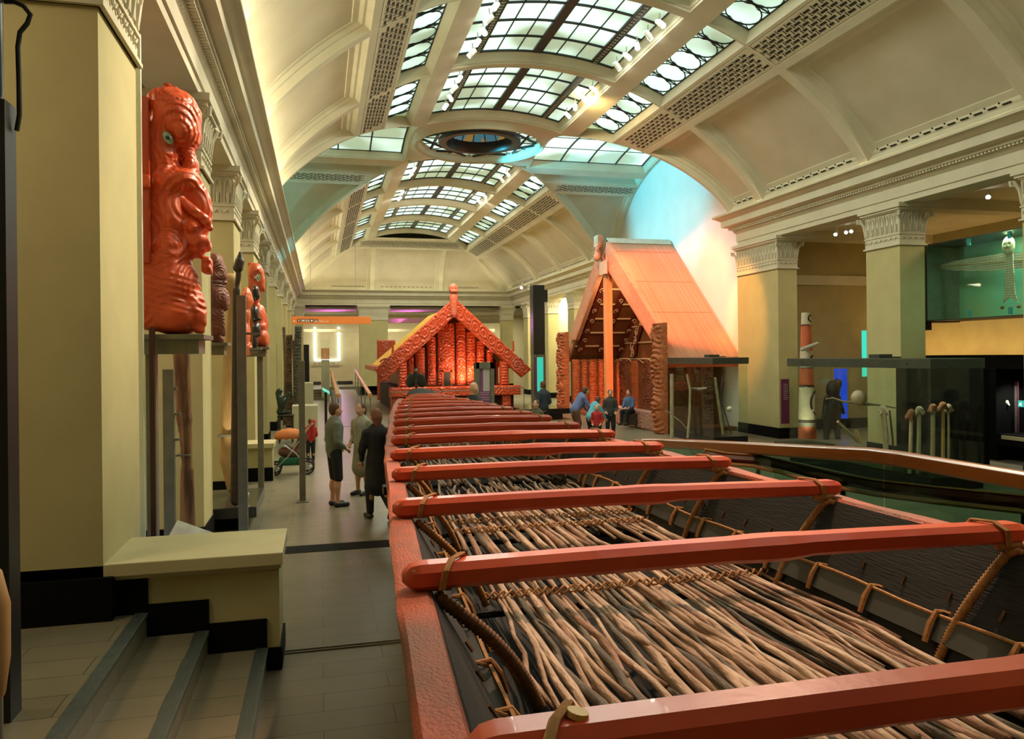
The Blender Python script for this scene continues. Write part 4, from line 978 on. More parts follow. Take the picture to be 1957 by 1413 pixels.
b = BM(); q = at(-14, 1300, y=yr); tube(b, [(q.x, yr, .48), (q.x, yr, q.z)], .02, 10); obj('rail_post', b, M_STEEL, t, True)
# ------------------------------------------------------------------ carved relief panels
def slab(w, h, d, cell_=.16, lam=.05, amp=.03, seed=0, res=.02, mirror=True, taper=0, curve=0):
    """carved board, w wide (x) h high (z), front at y=-relief, back at y=d"""
    nx, nz = max(4, int(w / res)), max(4, int(h / res)); X = np.linspace(-w / 2, w / 2, nx + 1); Z = np.linspace(0, h, nz + 1)
    GX, GZ = np.meshgrid(X, Z, indexing='ij'); rs = np.random.RandomState(seed); A = np.abs(GX) if mirror else GX - X[0]
    W = w / 2 if mirror else w; cs = [(rs.uniform(0, W), rs.uniform(0, h)) for _ in range(max(2, int(W * h / cell_ ** 2)))]
    best = np.full(GX.shape, 1e9); ang = np.zeros_like(GX)
    for (cx, cz) in cs:
        dx, dz = A - cx, GZ - cz; r = np.hypot(dx, dz); k = r < best; best = np.where(k, r, best); ang = np.where(k, np.arctan2(dz, dx), ang)
    disp = amp * (.6 + .4 * np.cos(2 * PI * best / lam - ang)) * (1 - .55 * np.clip(best / cell_, 0, 1)) + amp * .9 * np.clip(1 - (2 * GX / w) ** 2, 0, 1)
    disp[0, :] = disp[-1, :] = 0; disp[:, 0] = disp[:, -1] = 0
    TX = GX * (1 - taper * GZ / h)
    V = [(TX[i, j] + curve * math.sin(PI * GZ[i, j] / h), -disp[i, j], GZ[i, j]) for i in range(nx + 1) for j in range(nz + 1)]
    id_ = lambda i, j: i * (nz + 1) + j
    Fc = [(id_(i, j), id_(i + 1, j), id_(i + 1, j + 1), id_(i, j + 1)) for i in range(nx) for j in range(nz)]
    rim = [id_(i, 0) for i in range(nx + 1)] + [id_(nx, j) for j in range(1, nz + 1)] + [id_(i, nz) for i in range(nx - 1, -1, -1)] + [id_(0, j) for j in range(nz - 1, 0, -1)]
    n0 = len(V); V += [(V[r][0], d, V[r][2]) for r in rim]; m_ = len(rim)
    Fc += [(rim[(k + 1) % m_], rim[k], n0 + k, n0 + (k + 1) % m_) for k in range(m_)] + [tuple(n0 + k for k in range(m_))]
    return V, Fc
def put(name, vf, m, parent, xf, smooth=True):
    V, Fc = vf; return obj(name, ([tuple(xf @ Vector(v)) for v in V], Fc), m, parent, smooth)
T_ = Matrix.Translation
def dots(parent, pts, r, name='shell_eyes', n=5):
    b = BM()
    for p in pts: bmesh.ops.create_icosphere(b, subdivisions=1, radius=r, matrix=T_(p))
    o = obj(name, b, mat('shell_dot', (.85, .85, .78), .15), parent); o['kind'] = 'stuff'; return o
def spiral(b, c, ux, uz, r, turns, th, back=.0, y=0, rev=1, n=60):
    """raised spiral rib in the plane of ux, uz"""
    tube(b, [Vector(c) + (Vector(ux) * math.cos(rev * a * turns * 2 * PI) + Vector(uz) * math.sin(rev * a * turns * 2 * PI)) * (r * (.08 + .92 * a)) for a in [k / n for k in range(n + 1)]], [th * (.7 + .3 * k / n) for k in range(n + 1)], 6)
M_HR = carved('house_red_wood', (.52, .085, .025), (.38, .05, .015), 6, .38, .01)
M_HRB = noisy('house_red_board', (.50, .075, .022), (.36, .05, .015), 2, .4)
M_THATCH = noisy('yellow_reed_roof', (.80, .44, .03), (.64, .33, .02), 3, .6, bump=.5, bscale=20, stretch=(.3, 12, 1))
# ------------------------------------------------------------------ the carved meeting house
YH = 32.0; P6 = lambda px, py, y=YH: at(px, py, y=y)
hx0 = P6(868, 700).x
house = thing('carved_meeting_house', 'red carved meeting house with spiral ended gable boards at the far end of the canoe', 'house', (hx0, YH, ZF))
def board(name, A0, A1, B0, B1, thick, m, parent, y, seed, amp=.07):
    """carved board between top edge A0->A1 and bottom edge B0->B1 (picture outline on plane y)"""
    a0, a1, b0, b1 = [at(*p, y=y) for p in (A0, A1, B0, B1)]; nx, nz = 130, 16; rs = np.random.RandomState(seed); V = []; L = (a1 - a0).length; W = (b0 - a0).length
    cs = [(L * (k + .5) / 9, W * rs.uniform(.3, .7)) for k in range(9)]
    for i in range(nx + 1):
        u = i / nx; p = a0.lerp(a1, u); q = b0.lerp(b1, u)
        for j in range(nz + 1):
            v = j / nz; r, an = min((math.hypot(L * u - c[0], W * v - c[1]), math.atan2(W * v - c[1], L * u - c[0])) for c in cs)
            dsp = amp * (.6 + .4 * math.cos(2 * PI * r / .17 - an)) if 0 < j < nz and 0 < i < nx else 0
            V.append(tuple(p.lerp(q, v) + Vector((0, -dsp, 0))))
    id_ = lambda i, j: i * (nz + 1) + j
    Fc = [(id_(i, j), id_(i, j + 1), id_(i + 1, j + 1), id_(i + 1, j)) for i in range(nx) for j in range(nz)]
    rim = [id_(i, 0) for i in range(nx + 1)] + [id_(nx, j) for j in range(1, nz + 1)] + [id_(i, nz) for i in range(nx - 1, -1, -1)] + [id_(0, j) for j in range(nz - 1, 0, -1)]
    n0 = len(V); V += [(V[r][0], y + thick, V[r][2]) for r in rim]; m_ = len(rim)
    Fc += [(rim[k], rim[(k + 1) % m_], n0 + (k + 1) % m_, n0 + k) for k in range(m_)] + [tuple(reversed([n0 + k for k in range(m_)]))]
    return obj(name, (V, Fc), m, parent, 'all')
mb = board('gable_board', (867, 570), (716, 706), (867, 606), (733, 732), .14, M_HR, house, YH, 1)
b = BM(); c = P6(741, 703); spiral(b, (c.x, YH - .02, c.z), (1, 0, 0), (0, 0, 1), .40, 2.4, .045); obj('spiral_end', b, M_HRB, mb, True)
b = BM(); c = P6(769, 680); spiral(b, (c.x, YH - .02, c.z), (1, 0, 0), (0, 0, 1), .26, 1.6, .035); obj('spiral_end', b, M_HRB, mb, True)
mb2 = board('gable_board', (870, 570), (1016, 706), (870, 607), (997, 722), .14, M_HR, house, YH, 2)
b = BM(); c = P6(988, 697); spiral(b, (c.x, YH - .02, c.z), (1, 0, 0), (0, 0, 1), .34, 2.2, .04, rev=-1); obj('spiral_end', b, M_HRB, mb2, True)
dots(mb2, [Vector((c.x, YH - .06, c.z)) + Vector((math.cos(a) * .32 * (1 - a / 14), 0, math.sin(a) * .32 * (1 - a / 14))) for a in [k * .42 for k in range(24)]], .018)
b = BM(); c = P6(966, 675); spiral(b, (c.x, YH - .02, c.z), (1, 0, 0), (0, 0, 1), .25, 1.6, .035, rev=-1); obj('spiral_end', b, M_HRB, mb2, True)
rr = random.Random(3)
dots(mb, [P6(866 - 135 * u + rr.uniform(-4, 4), 590 + 115 * u + rr.uniform(-10, 10), YH - .05) for u in [k / 34 for k in range(34)]], .014)
# gable figure
s = SDF(.05); a = P6(867, 600); zt = P6(867, 543).z; h = zt - a.z
s.ell((a.x, YH - .05, zt - .22), (.20, .17, .24)); s.ell((a.x, YH - .16, zt - .32), (.16, .12, .08)); s.ell((a.x, YH - .05, zt - .55), (.17, .15, .2)); s.cap((a.x, YH - .05, zt - .6), (a.x, YH - .05, a.z), .18, .16)
s.ell((a.x - .08, YH - .2, zt - .22), (.05, .05, .04), 1); s.ell((a.x + .08, YH - .2, zt - .22), (.05, .05, .04), 1); s.ell((a.x, YH - .26, zt - .42), (.10, .06, .03), 1)
organic('gable_figure', s, carved('pale_red_figure', (.60, .16, .08), (.48, .10, .05), 10, .45, .01), house, .035)
# porch wall: upright carved posts with dark gaps, painted panel, door
YW = YH + 1.2
zb = at(850, 738, y=YW).z
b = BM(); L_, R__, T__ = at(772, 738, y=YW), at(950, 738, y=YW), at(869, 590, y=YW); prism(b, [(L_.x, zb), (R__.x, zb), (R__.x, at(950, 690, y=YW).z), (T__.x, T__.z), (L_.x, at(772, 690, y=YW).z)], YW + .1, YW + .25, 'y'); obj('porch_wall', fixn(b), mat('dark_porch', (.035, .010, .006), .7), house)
for k, (pa, pb) in enumerate(((778, 791), (794, 812), (817, 833), (837, 869), (872, 890), (892, 909), (912, 926), (931, 943))):
    x0, x1 = at(pa, 700, y=YW).x, at(pb, 700, y=YW).x; cx = (pa + pb) / 2
    top = 606 + abs(cx - 868) * .93 - 2; zt = at(cx, top, y=YW).z
    put('carved_post', slab(x1 - x0, zt - zb, .12, .30, .13, .07, 20 + k, .035), M_HR, house, T_(((x0 + x1) / 2, YW, zb)))
    dots(house, [Vector(((x0 + x1) / 2 + sx * (x1 - x0) * .2, YW - .13, zb + .3 + j * .55)) for j in range(int((zt - zb) / .55)) for sx in (-1, 1)], .02)
b = BM(); x0, x1 = at(847, 720, y=YW).x, at(860, 720, y=YW).x; box(b, (x0, YW - .14, zb), (x1, YW - .10, at(850, 711, y=YW).z)); obj('door', b, mat('dark_green_door', (.02, .025, .018), .5), house)
b = BM(); box(b, (x0 - .08, YW - .15, zb), (x0, YW - .05, at(850, 708, y=YW).z)); box(b, (x1, YW - .15, zb), (x1 + .08, YW - .05, at(850, 708, y=YW).z)); box(b, (x0 - .08, YW - .15, at(850, 711, y=YW).z), (x1 + .08, YW - .05, at(850, 707, y=YW).z)); obj('door_frame', b, M_HRB, house)
# side posts, threshold beam, legs
zb2 = P6(850, 739).z
for k, (pa, pb, pt) in enumerate(((762, 778, 692), (957, 973, 690))):
    x0, x1 = P6(pa, 700).x, P6(pb, 700).x; put('side_post', slab(x1 - x0, P6(pa, pt).z - zb2, .25, .28, .12, .08, 40 + k, .03), M_HR, house, T_(((x0 + x1) / 2, YH + .05, zb2)))
x0, x1 = P6(744, 740).x, P6(991, 740).x; zl = P6(850, 757).z
put('threshold_beam', slab(x1 - x0, zb2 - zl, .5, .22, .1, .04, 50, .035, False), M_HR, house, T_(((x0 + x1) / 2, YH - .35, zl)))
for (pa, pb) in ((746, 760), (932, 942), (958, 974)):
    xa, xb_ = P6(pa, 760).x, P6(pb, 760).x; put('support_leg', slab(xb_ - xa, zl - ZF + .01, .3, .2, .1, .03, 60 + pa, .035), M_HR, house, T_(((xa + xb_) / 2, YH - .2, ZF)))
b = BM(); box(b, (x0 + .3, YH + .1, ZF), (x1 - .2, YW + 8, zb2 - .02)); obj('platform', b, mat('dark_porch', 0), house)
# roof: two reed slopes running back, end boards
ap = at(868, 585, y=YH); el, er = P6(735, 700), P6(1003, 700); YB = YH + 8
for (e, nm) in ((el, 'l'), (er, 'r')):
    b = BM(); d = Vector((0, 0, -.12))
    pts = [Vector((ap.x, 0, ap.z)), Vector((e.x, 0, e.z))]
    vs = [b.verts.new(Vector((p.x, y, p.z)) + dd) for y in (YH + .15, YB) for p in pts for dd in (Vector((0, 0, 0)), d)]
    for f in ((0, 2, 6, 4), (1, 3, 7, 5), (0, 1, 3, 2), (4, 5, 7, 6), (2, 3, 7, 6), (0, 1, 5, 4)): b.faces.new([vs[i] for i in f])
    obj('reed_roof', fixn(b), M_THATCH, house)
b = BM(); c = at(704, 700, y=YB - 1); box(b, (el.x - .35, YH + .2, el.z - .22), (el.x + .02, YB, el.z - .02)); obj('eave_board', b, M_HRB, house)
b = BM(); wl = at(775, 720, y=YH).x; box(b, (wl, YW, zb2 - .1), (wl + .1, YB - .3, el.z + .1)); box(b, (at(960, 720, y=YH).x, YW, zb2 - .1), (at(960, 720, y=YH).x + .1, YB - .3, el.z + .1)); box(b, (wl, YB - .4, zb2 - .1), (at(960, 720, y=YH).x, YB - .3, el.z + .1)); obj('side_wall', b, M_HRB, house)
b = BM(); c = P6(981, 672, YH + .1); tube(b, [c, c + Vector((0, 0, .45))], [.05, .04], 8); obj('ridge_stub', b, M_HR, house)
b = BM(); c = P6(751, 678, YH + .1); tube(b, [c, c + Vector((0, 0, .5))], [.07, .03], 8); obj('ridge_stub', b, M_HR, house)
# carved red palisade piece behind the house on the left
t = thing('carved_store_front', 'small red carved frontage standing behind the left eave of the meeting house', 'carving', (at(738, 700, y=43).x, 43, ZF))
x0, x1 = at(721, 690, y=43).x, at(756, 690, y=43).x; put('carved_board', slab(x1 - x0, at(738, 650, y=43).z - ZF, .3, .3, .12, .06, 77, .05), M_HR, t, T_(((x0 + x1) / 2, 43, ZF)))
spot('house_spot', (5.0, 28.0, 9.2), (hx0, YH + .5, 2.2), 3000, (1, .66, .50), 42)
spot('porch_uplight', (hx0 + .8, YH + .35, zb2 + .05), (hx0 + .3, YW + .05, zb2 + 2.0), 240, (1, .45, .25), 130, rad=.02)
# ------------------------------------------------------------------ the steep roofed house in the transept
X7 = 10.0; P7 = lambda px, py, x=X7: at(px, py, x=x)
M_OW = carved('orange_brown_carving', (.56, .17, .055), (.42, .11, .03), 14, .5, .012)
M_OB = noisy('pale_red_board', (.60, .30, .18), (.52, .24, .14), 5, .5, bump=.3, bscale=40)
M_REED = noisy('reed_thatch', (.64, .37, .23), (.50, .25, .14), 2.5, .75, bump=1.0, bscale=5, stretch=(20, .05, .05))
YC = P7(1156, 600).y; ZR = at(1150, 457, y=YC).z; yn = P7(1262, 640).y; yf = 2 * YC - yn
t7 = thing('steep_roofed_house', 'tall steep roofed carved house with a reed roof lit orange, in the right transept', 'house', (11.2, YC, ZF))
X8 = XTR - .04; ze = 2.12; W7 = YC - yn + .25
for sg in (-1, 1):
    b = BM(); y_e = YC + sg * W7; n = Vector((0, sg * (ZR - ze), W7)).normalized() * .22
    vs = [b.verts.new(Vector((x, y, z)) - dd) for x in (X7 + .1, X8) for (y, z) in ((YC, ZR), (y_e, ze)) for dd in (Vector((0, 0, 0)), n)]
    for f in ((0, 2, 6, 4), (1, 3, 7, 5), (0, 1, 3, 2), (4, 5, 7, 6), (2, 3, 7, 6), (0, 1, 5, 4)): b.faces.new([vs[i] for i in f])
    ro = obj('reed_roof', fixn(b), M_REED, t7)
    b = BM()
    for z_ in (.12, .40, .66):
        for k in range(44):
            x = X7 + .15 + (X8 - X7 - .2) * k / 44; y = YC + sg * W7 * z_; z = ZR + (ze - ZR) * z_
            o_ = Vector((0, sg * (ZR - ze), W7)).normalized() * .004; c = Vector((x, y, z)) + o_; box(b, c - Vector((.016, .006, .008)), c + Vector((.016, .006, .008)))
    o = obj('stitching', b, mat('stitch_brown', (.25, .10, .03), .8), ro); o['kind'] = 'stuff'
b = BM(); prism(b, [(YC - .22, ZR - .16), (YC, ZR + .05), (YC + .22, ZR - .16)], X7 + .1, X8, 'x'); obj('ridge_cap', fixn(b), noisy('pale_ridge', (.66, .62, .5), (.55, .5, .4), 4, .6), t7)
def board7(A0, A1, B0, B1, seed, nm='gable_board'):
    a0, a1, b0, b1 = [P7(*p) for p in (A0, A1, B0, B1)]; nx, nz = 60, 8; rs = random.Random(seed); V = []
    for i in range(nx + 1):
        for j in range(nz + 1):
            u, v = i / nx, j / nz; p = a0.lerp(a1, u).lerp(b0.lerp(b1, u), v); dsp = (.02 * (.5 + .5 * math.sin(u * 130) * math.sin(v * 14 + u * 50)) if v > .5 else .0) if 0 < j < nz and 0 < i < nx else 0
            V.append((X7 - dsp, p.y, p.z))
    id_ = lambda i, j: i * (nz + 1) + j; Fc = [(id_(i, j), id_(i, j + 1), id_(i + 1, j + 1), id_(i + 1, j)) for i in range(nx) for j in range(nz)]
    rim = [id_(i, 0) for i in range(nx + 1)] + [id_(nx, j) for j in range(1, nz + 1)] + [id_(i, nz) for i in range(nx - 1, -1, -1)] + [id_(0, j) for j in range(nz - 1, 0, -1)]
    n0 = len(V); V += [(X7 + .16, V[r][1], V[r][2]) for r in rim]; m_ = len(rim); Fc += [(rim[k], rim[(k + 1) % m_], n0 + (k + 1) % m_, n0 + k) for k in range(m_)] + [tuple(reversed([n0 + k for k in range(m_)]))]
    bm = BM(); vv = [bm.verts.new(v) for v in V]
    for f in Fc: bm.faces.new([vv[i] for i in f])
    return obj(nm, fixn(bm), M_OB, t7, True)
board7((1146, 470), (1086, 650), (1150, 512), (1100, 650), 1); board7((1158, 462), (1262, 632), (1156, 508), (1246, 652), 2)
s = SDF(.06); a = P7(1150, 505); zt = P7(1150, 449).z; y_ = P7(1150, 480).y
s.bx((X7 - .12, y_, zt - .25), (.14, .20, .24), .1); s.ell((X7 - .2, y_, zt - .50), (.12, .17, .22)); s.ell((X7 - .18, y_, zt - .80), (.14, .15, .18)); s.ell((X7 - .3, y_, zt - .62), (.10, .10, .16), 1); s.ell((X7 - .30, y_ - .1, zt - .36), (.07, .05, .05), 1); s.ell((X7 - .30, y_ + .1, zt - .36), (.07, .05, .05), 1)
organic('gable_head', s, carved('pale_gable_head', (.66, .34, .2), (.52, .22, .12), 8, .5, .01), t7, .04)
b = BM(); ya, yb_ = P7(1160, 700).y, P7(1154, 700).y; box(b, (X7 + .0, ya, ZF), (X7 + .24, yb_, P7(1160, 524).z), bev=.02); obj('centre_post', b, noisy('smooth_orange_post', (.62, .33, .14), (.55, .28, .11), 2, .4), t7)
b = BM(); box(b, (X7 - .10, ya - .25, P7(1160, 524).z), (X7 - .04, yb_ + .1, P7(1160, 498).z)); obj('post_head', b, mat('pale_post_head', (.62, .5, .4), .5), t7)
for k, (pa, pb, pt) in enumerate(((1249, 1274, 619), (1070, 1090, 636))):
    ya, yb_ = P7(pb, 700).y, P7(pa, 700).y; M_ = T_((X7 - .08, (ya + yb_) / 2 - (.15 if k == 0 else 0), ZF)) @ Matrix.Rotation(-PI / 2, 4, 'Z'); h = P7(pa, pt).z - ZF
    put('front_post', slab((yb_ - ya) * .55, h, .14, .30, .15, .17, 90 + k, .028), M_OW, t7, M_)
s = SDF(.05); c = P7(1072, 725); s.cap(P7(1080, 690), P7(1070, 735), .2, .16); s.ell(P7(1068, 738), (.12, .22, .16)); organic('post_wing', s, M_OW, t7, .05)
# far side wall with carved posts and woven panels, painted rafters on the slope above
yw = yf - .2; x0, x1 = X7 + .2, X8
zw = at(1180, 686, y=yw).z
b = BM(); box(b, (x0, yw, ZF), (x1, yw + .1, zw)); sw_ = BM(); box(sw_, (x0, yn - .1, ZF), (x0 + 1.1, yn, 2.0)); obj('porch_screen', sw_, noisy('woven_panel', (.20, .07, .02), (.10, .035, .012), 9, .6), t7); obj('side_wall', b, noisy('woven_panel', (.20, .07, .02), (.10, .035, .012), 9, .6), t7)
W_ = x1 - x0
for k, u in enumerate((.04, .20, .36, .52, .68, .86)):
    xx = x0 + W_ * u + .1; put('wall_post', slab(.26 if k % 2 else .34, zw - ZF, .1, .26, .11, .07, 120 + k, .04), M_OW, t7, T_((xx, yw - .02, ZF)))
b = BM()
for k in range(14): tube(b, [(x0 + W_ * k / 14, yw - .05, zw - .05 - .09 * (k % 2)), (x0 + W_ * (k + 1) / 14, yw - .05, zw - .14 + .09 * (k % 2))], .012, 4)
obj('zigzag_frieze', b, mat('cream_paint', (.62, .52, .36), .6), t7)
mat_lining = noisy('brown_reed_lining', (.22, .09, .03), (.15, .055, .018), 3, .7, bump=.5, stretch=(14, .4, .4))
sl = Vector((0, W7, ze - ZR)); nn = Vector((0, -(ZR - ze), -W7)).normalized()
for k in range(6):
    u = .22 + .125 * k; b = BM(); c0 = Vector((x0, YC, ZR)) + sl * u + nn * .26; tube(b, [c0, c0 + Vector((W_, 0, 0))], .035, 6); obj('batten', b, mat('cream_paint', 0), t7)
b = BM(); c0 = Vector((0, YC, ZR)) + sl * .05 + nn * .235; c1 = Vector((0, YC, ZR)) + sl * .98 + nn * .235
vs = [b.verts.new((x, c.y, c.z)) for c in (c0, c1) for x in (x0, x1)]; b.faces.new((vs[0], vs[1], vs[3], vs[2])); obj('roof_lining', b, noisy('brown_reed_lining', (.22, .09, .03), (.15, .055, .018), 3, .7, bump=.5, stretch=(14, .4, .4)), t7)
for k in range(3):
    xx = x0 + .25 + k * .9; a0 = Vector((xx, YC, ZR)) + sl * .12 + nn * .30; a1 = Vector((xx - .0, YC, ZR)) + sl * .9 + nn * .30; b = BM()
    ax = (a1 - a0).normalized(); sd = Vector((1, 0, 0)); v4 = [b.verts.new(p + sd * s_ + nn * z_) for p in (a0, a1) for (s_, z_) in ((-.13, 0), (.13, 0), (.13, .06), (-.13, .06))]
    for f in ((0, 1, 2, 3), (7, 6, 5, 4), (0, 4, 5, 1), (1, 5, 6, 2), (2, 6, 7, 3), (3, 7, 4, 0)): b.faces.new([v4[i] for i in f])
    ra = obj('painted_rafter', fixn(b), mat('rafter_red_black', (.12, .02, .015), .5), t7)
    b = BM(); L_ = (a1 - a0).length
    for j in range(9):
        c = a0.lerp(a1, (j + .5) / 9) + nn * .075; sg = 1 if j % 2 else -1
        spiral(b, c, (sg, 0, 0), ax, .12, 1.2, .016, n=18)
    obj('scroll_painting', b, mat('cream_paint', 0), ra)
# inner gable wall closing the porch: reed panels, battens and carved posts
b = BM(); prism(b, [(yn + .9, ZF), (yf - .2, ZF), (yf - .2, 2.2), (YC, ZR - .45), (yn + .9, 3.0)], X8 - .22, X8 - .12, 'x'); ig = obj('inner_wall', fixn(b), mat_lining, t7)
b = BM()
for k in range(6):
    z = zw + (ZR - .5 - zw) * k / 6; hw = (ZR - .5 - z) / (ZR - .5 - 2.2) * (YC - yn - .2); tube(b, [(X8 - .25, YC - min(hw, YC - yn - .2), z), (X8 - .25, YC + min(hw, YC - yn - .3), z)], .035, 6)
obj('inner_battens', b, mat('cream_paint', 0), ig)
for k in range(7):
    yy = yn + 1.3 + (yf - yn - 2.0) * k / 6; put('inner_post', slab(.55 if k % 2 else .75, zw - ZF - .05, .1, .3, .12, .08, 160 + k, .045), M_OW if k % 2 else carved('dark_woven_post', (.16, .055, .02), (.10, .035, .015), 18, .6, .01), t7, T_((X8 - .24, yy, ZF)) @ Matrix.Rotation(-PI / 2, 4, 'Z'))
xi = X8 - .34; PI_ = lambda px, py: at(px, py, x=xi)
for pts in (((1207, 682), (1212, 655), (1226, 615), (1243, 575)), ((1178, 612), (1186, 580), (1198, 540), (1212, 505)), ((1140, 684), (1145, 655), (1152, 630), (1158, 612)), ((1108, 655), (1118, 620), (1130, 580), (1142, 540))):
    P = [PI_(*p) for p in pts]; b = BM(); vs = []
    for i, p in enumerate(P): w2 = (.30, .26, .20, .16)[i]; vs.append([b.verts.new((xi + dx, p.y + dy, p.z)) for (dx, dy) in ((0, -w2), (0, w2), (.05, w2), (.05, -w2))])
    for A_, B_ in zip(vs, vs[1:]):
        for k in range(4): b.faces.new((A_[k], A_[(k + 1) % 4], B_[(k + 1) % 4], B_[k]))
    b.faces.new(vs[0]); b.faces.new(list(reversed(vs[-1]))); ra = obj('painted_rafter', fixn(b), mat('rafter_red_black', 0), t7, True); b = BM()
    for j in range(7):
        u_ = (j + .5) / 7 * 3; a_ = int(u_); c = P[a_].lerp(P[a_ + 1], u_ - a_) + Vector((-.03, 0, 0)); sg = 1 if j % 2 else -1
        spiral(b, c + Vector((0, sg * .06, 0)), (0, sg, 0), (0, 0, 1), .20 - .012 * j, 1.3, .022, n=20)
    tube(b, [p + Vector((-.03, .05 * (-1) ** i, 0)) for i, p in enumerate(P)], .02, 5)
    obj('scroll_painting', b, mat('cream_paint', 0), ra)
b = BM()
for k in range(16):
    y0_, y1_ = (yn + 1 + (yf - yn - 1.4) * q / 16 for q in (k, k + 1)); tube(b, [(xi + .05, y0_, zw - .02 - .14 * (k % 2)), (xi + .05, y1_, zw - .16 + .14 * (k % 2))], .018, 4)
obj('zigzag_frieze', b, mat('cream_paint', 0), ig)
b = BM(); ya, yb_ = P7(1252, 830).y, P7(1168, 800).y
put('threshold_board', slab(yb_ - ya, .62, .12, .3, .12, .05, 140, .05, False), carved('pink_brown_board', (.50, .26, .20), (.40, .18, .12), 12, .5, .01), t7, T_((X7 - .02, (ya + yb_) / 2, ZF)) @ Matrix.Rotation(-PI / 2, 4, 'Z'))
b = BM(); box(b, (X7 + .1, yn, ZF), (X8, yf, ZF + .12)); obj('floor_boards', b, mat('brown_floor', (.2, .08, .03), .5), t7)
b = BM(); box(b, (X7 + .1, YC - W7 - .01, ze - .30), (X8 + .0, YC - W7 + .05, ze - .03)); obj('eave_board', b, mat('red_eave', (.5, .07, .02), .4), t7)
spot('orange_roof_spot', (7.5, 19.5, 8.8), (11.4, YC - 2.3, 4.0), 6500, (1, .17, .06), 46, .5)
spot('porch_spot', (X7 + .6, YC - .3, 5.0), (11.2, yw, 1.8), 260, (1, .50, .22), 120)
spot('front_spot', (6.6, 22.0, 9.1), (10, YC + .5, 3.0), 1900, (1, .42, .24), 42)
spot('cyan_wall_spot', (3.5, 27.0, 8.5), (12.6, 26.4, 8.4), 3400, (.06, .72, 1.0), 50)
spot('pink_wall_spot', (5.0, 23.0, 9.3), (12.6, 22.8, 5.0), 1500, (1.0, .60, .62), 28)
spot('amber_pier_spot', (7.2, 20.6, 9.2), (12.4, 20.7, 3.4), 2600, (1, .42, .08), 22)
spot('cyan_left_spot', (7.5, 28.4, 8.2), (-1.5, 28.8, 7.4), 2600, (.15, .8, 1.0), 30)
# ------------------------------------------------------------------ glass cases on the right
def glass_case(x0, x1, y0, y1, ztop, label, dark_back=True):
    t = thing('glass_display_case', label, 'display case', ((x0 + x1) / 2, (y0 + y1) / 2, ZF))
    b = BM(); hb = .17
    box(b, (x0 - .03, y0 - .03, ztop - hb), (x1 + .03, y1 + .03, ztop), bev=.005); obj('top_band', b, M_GREY, t)
    b = BM(); box(b, (x0, y0, ZF), (x1, y1, ZF + .22)); obj('base', b, M_BLACK, t)
    for (a, c) in (((x0, y0), (x1, y0)), ((x0, y0), (x0, y1)), ((x0, y1), (x1, y1)), ((x1, y0), (x1, y1))):
        b = BM(); box(b, (a[0] - .005, a[1] - .005, ZF + .22), (c[0] + .005, c[1] + .005, ztop - hb)); obj('glass_pane', b, M_GLASS, t)
    b = BM(); k = max(2, int((y1 - y0) / .9))
    for i in range(k): bmesh.ops.create_uvsphere(b, u_segments=8, v_segments=6, radius=.014, matrix=T_((x0 - .032, y0 + (y1 - y0) * (i + .5) / k, ztop - hb / 2)))
    for i in range(2): bmesh.ops.create_uvsphere(b, u_segments=8, v_segments=6, radius=.014, matrix=T_((x0 + (x1 - x0) * (.25 + .5 * i), y0 - .032, ztop - hb / 2)))
    o = obj('band_screws', b, M_BLACK, t); o['kind'] = 'stuff'
    b = BM(); box(b, (x0 + .5, (y0 + y1) / 2 - .2, ztop), (x0 + .8, (y0 + y1) / 2 + .1, ztop + .08)); box(b, (x0 + .8, (y0 + y1) / 2 - .2, ztop), (x0 + 1.0, (y0 + y1) / 2 + .1, ztop + .03)); obj('lamp_box', b, M_GREY, t)
    return t
XA = 9.9; ya = at(1363, 700, x=XA).y; ya2 = min(at(1258, 700, x=XA).y, ya + 2.6); xa2 = at(1428, 700, y=ya).x; za = at(1363, 684, x=XA).z
c1 = glass_case(XA, xa2, ya, ya2, za, 'glass case of thin spears standing in front of the steep roofed house')
XB = 10.1; yb = at(1778, 700, x=XB).y; yb2 = at(1508, 700, x=XB).y; xb2 = at(1877, 700, y=yb).x; zb3 = at(1778, 686, x=XB).z
c2 = glass_case(XB, xb2, yb, yb2, zb3, 'long glass case of staffs and weapons at the right, in front of the columns')
M_BONE = noisy('bone_wood', (.42, .36, .22), (.32, .26, .14), 8, .6)
M_FUR = noisy('brown_fur', (.30, .15, .06), (.16, .08, .03), 30, .9, bump=1, bscale=80)
def staff(name, label, cat, pts, y, r, m, grp=None, tassel=None):
    P = [at(px, py, y=y) if py is not None else None for px, py in pts]
    t = thing(name, label, cat, (P[-1].x, y, P[-1].z), 0, grp); b = BM(); tube(b, P, r, 8); obj('shaft', b, m, t, True)
    if tassel:
        s = SDF(.04); p = P[0]; rr_ = random.Random(int(p.x * 100))
        for k in range(7): a = rr_.uniform(0, 6.3); s.cap((p.x, y, p.z), (p.x + .10 * math.cos(a), y + .06 * math.sin(a), p.z - .05 - .10 * rr_.random()), .035, .018)
        organic('tassel', s, tassel, t, .016)
    return t
y_ = ya + .6
g1 = 'thin wooden spears inside the left glass case'
staff('wooden_spear', 'thick straight pale spear at the left end of the smaller glass case', 'spear', [(1284, 715), (1284, 838)], y_ + .9, .055, M_BONE, g1)
staff('wooden_spear', 'gently curved pale spear in the middle of the smaller glass case', 'spear', [(1313, 716), (1319, 745), (1318, 790), (1314, 838)], y_ + .6, .035, M_BONE, g1)
staff('wooden_spear', 'leaning pale spear nearest the corner of the smaller glass case', 'spear', [(1366, 722), (1373, 770), (1383, 838)], y_, .036, M_BONE, g1)
staff('wooden_spear', 'thin dark spear leaning across the corner of the smaller glass case', 'spear', [(1382, 710), (1376, 760), (1402, 842)], y_ + .2, .014, M_DKW, g1)
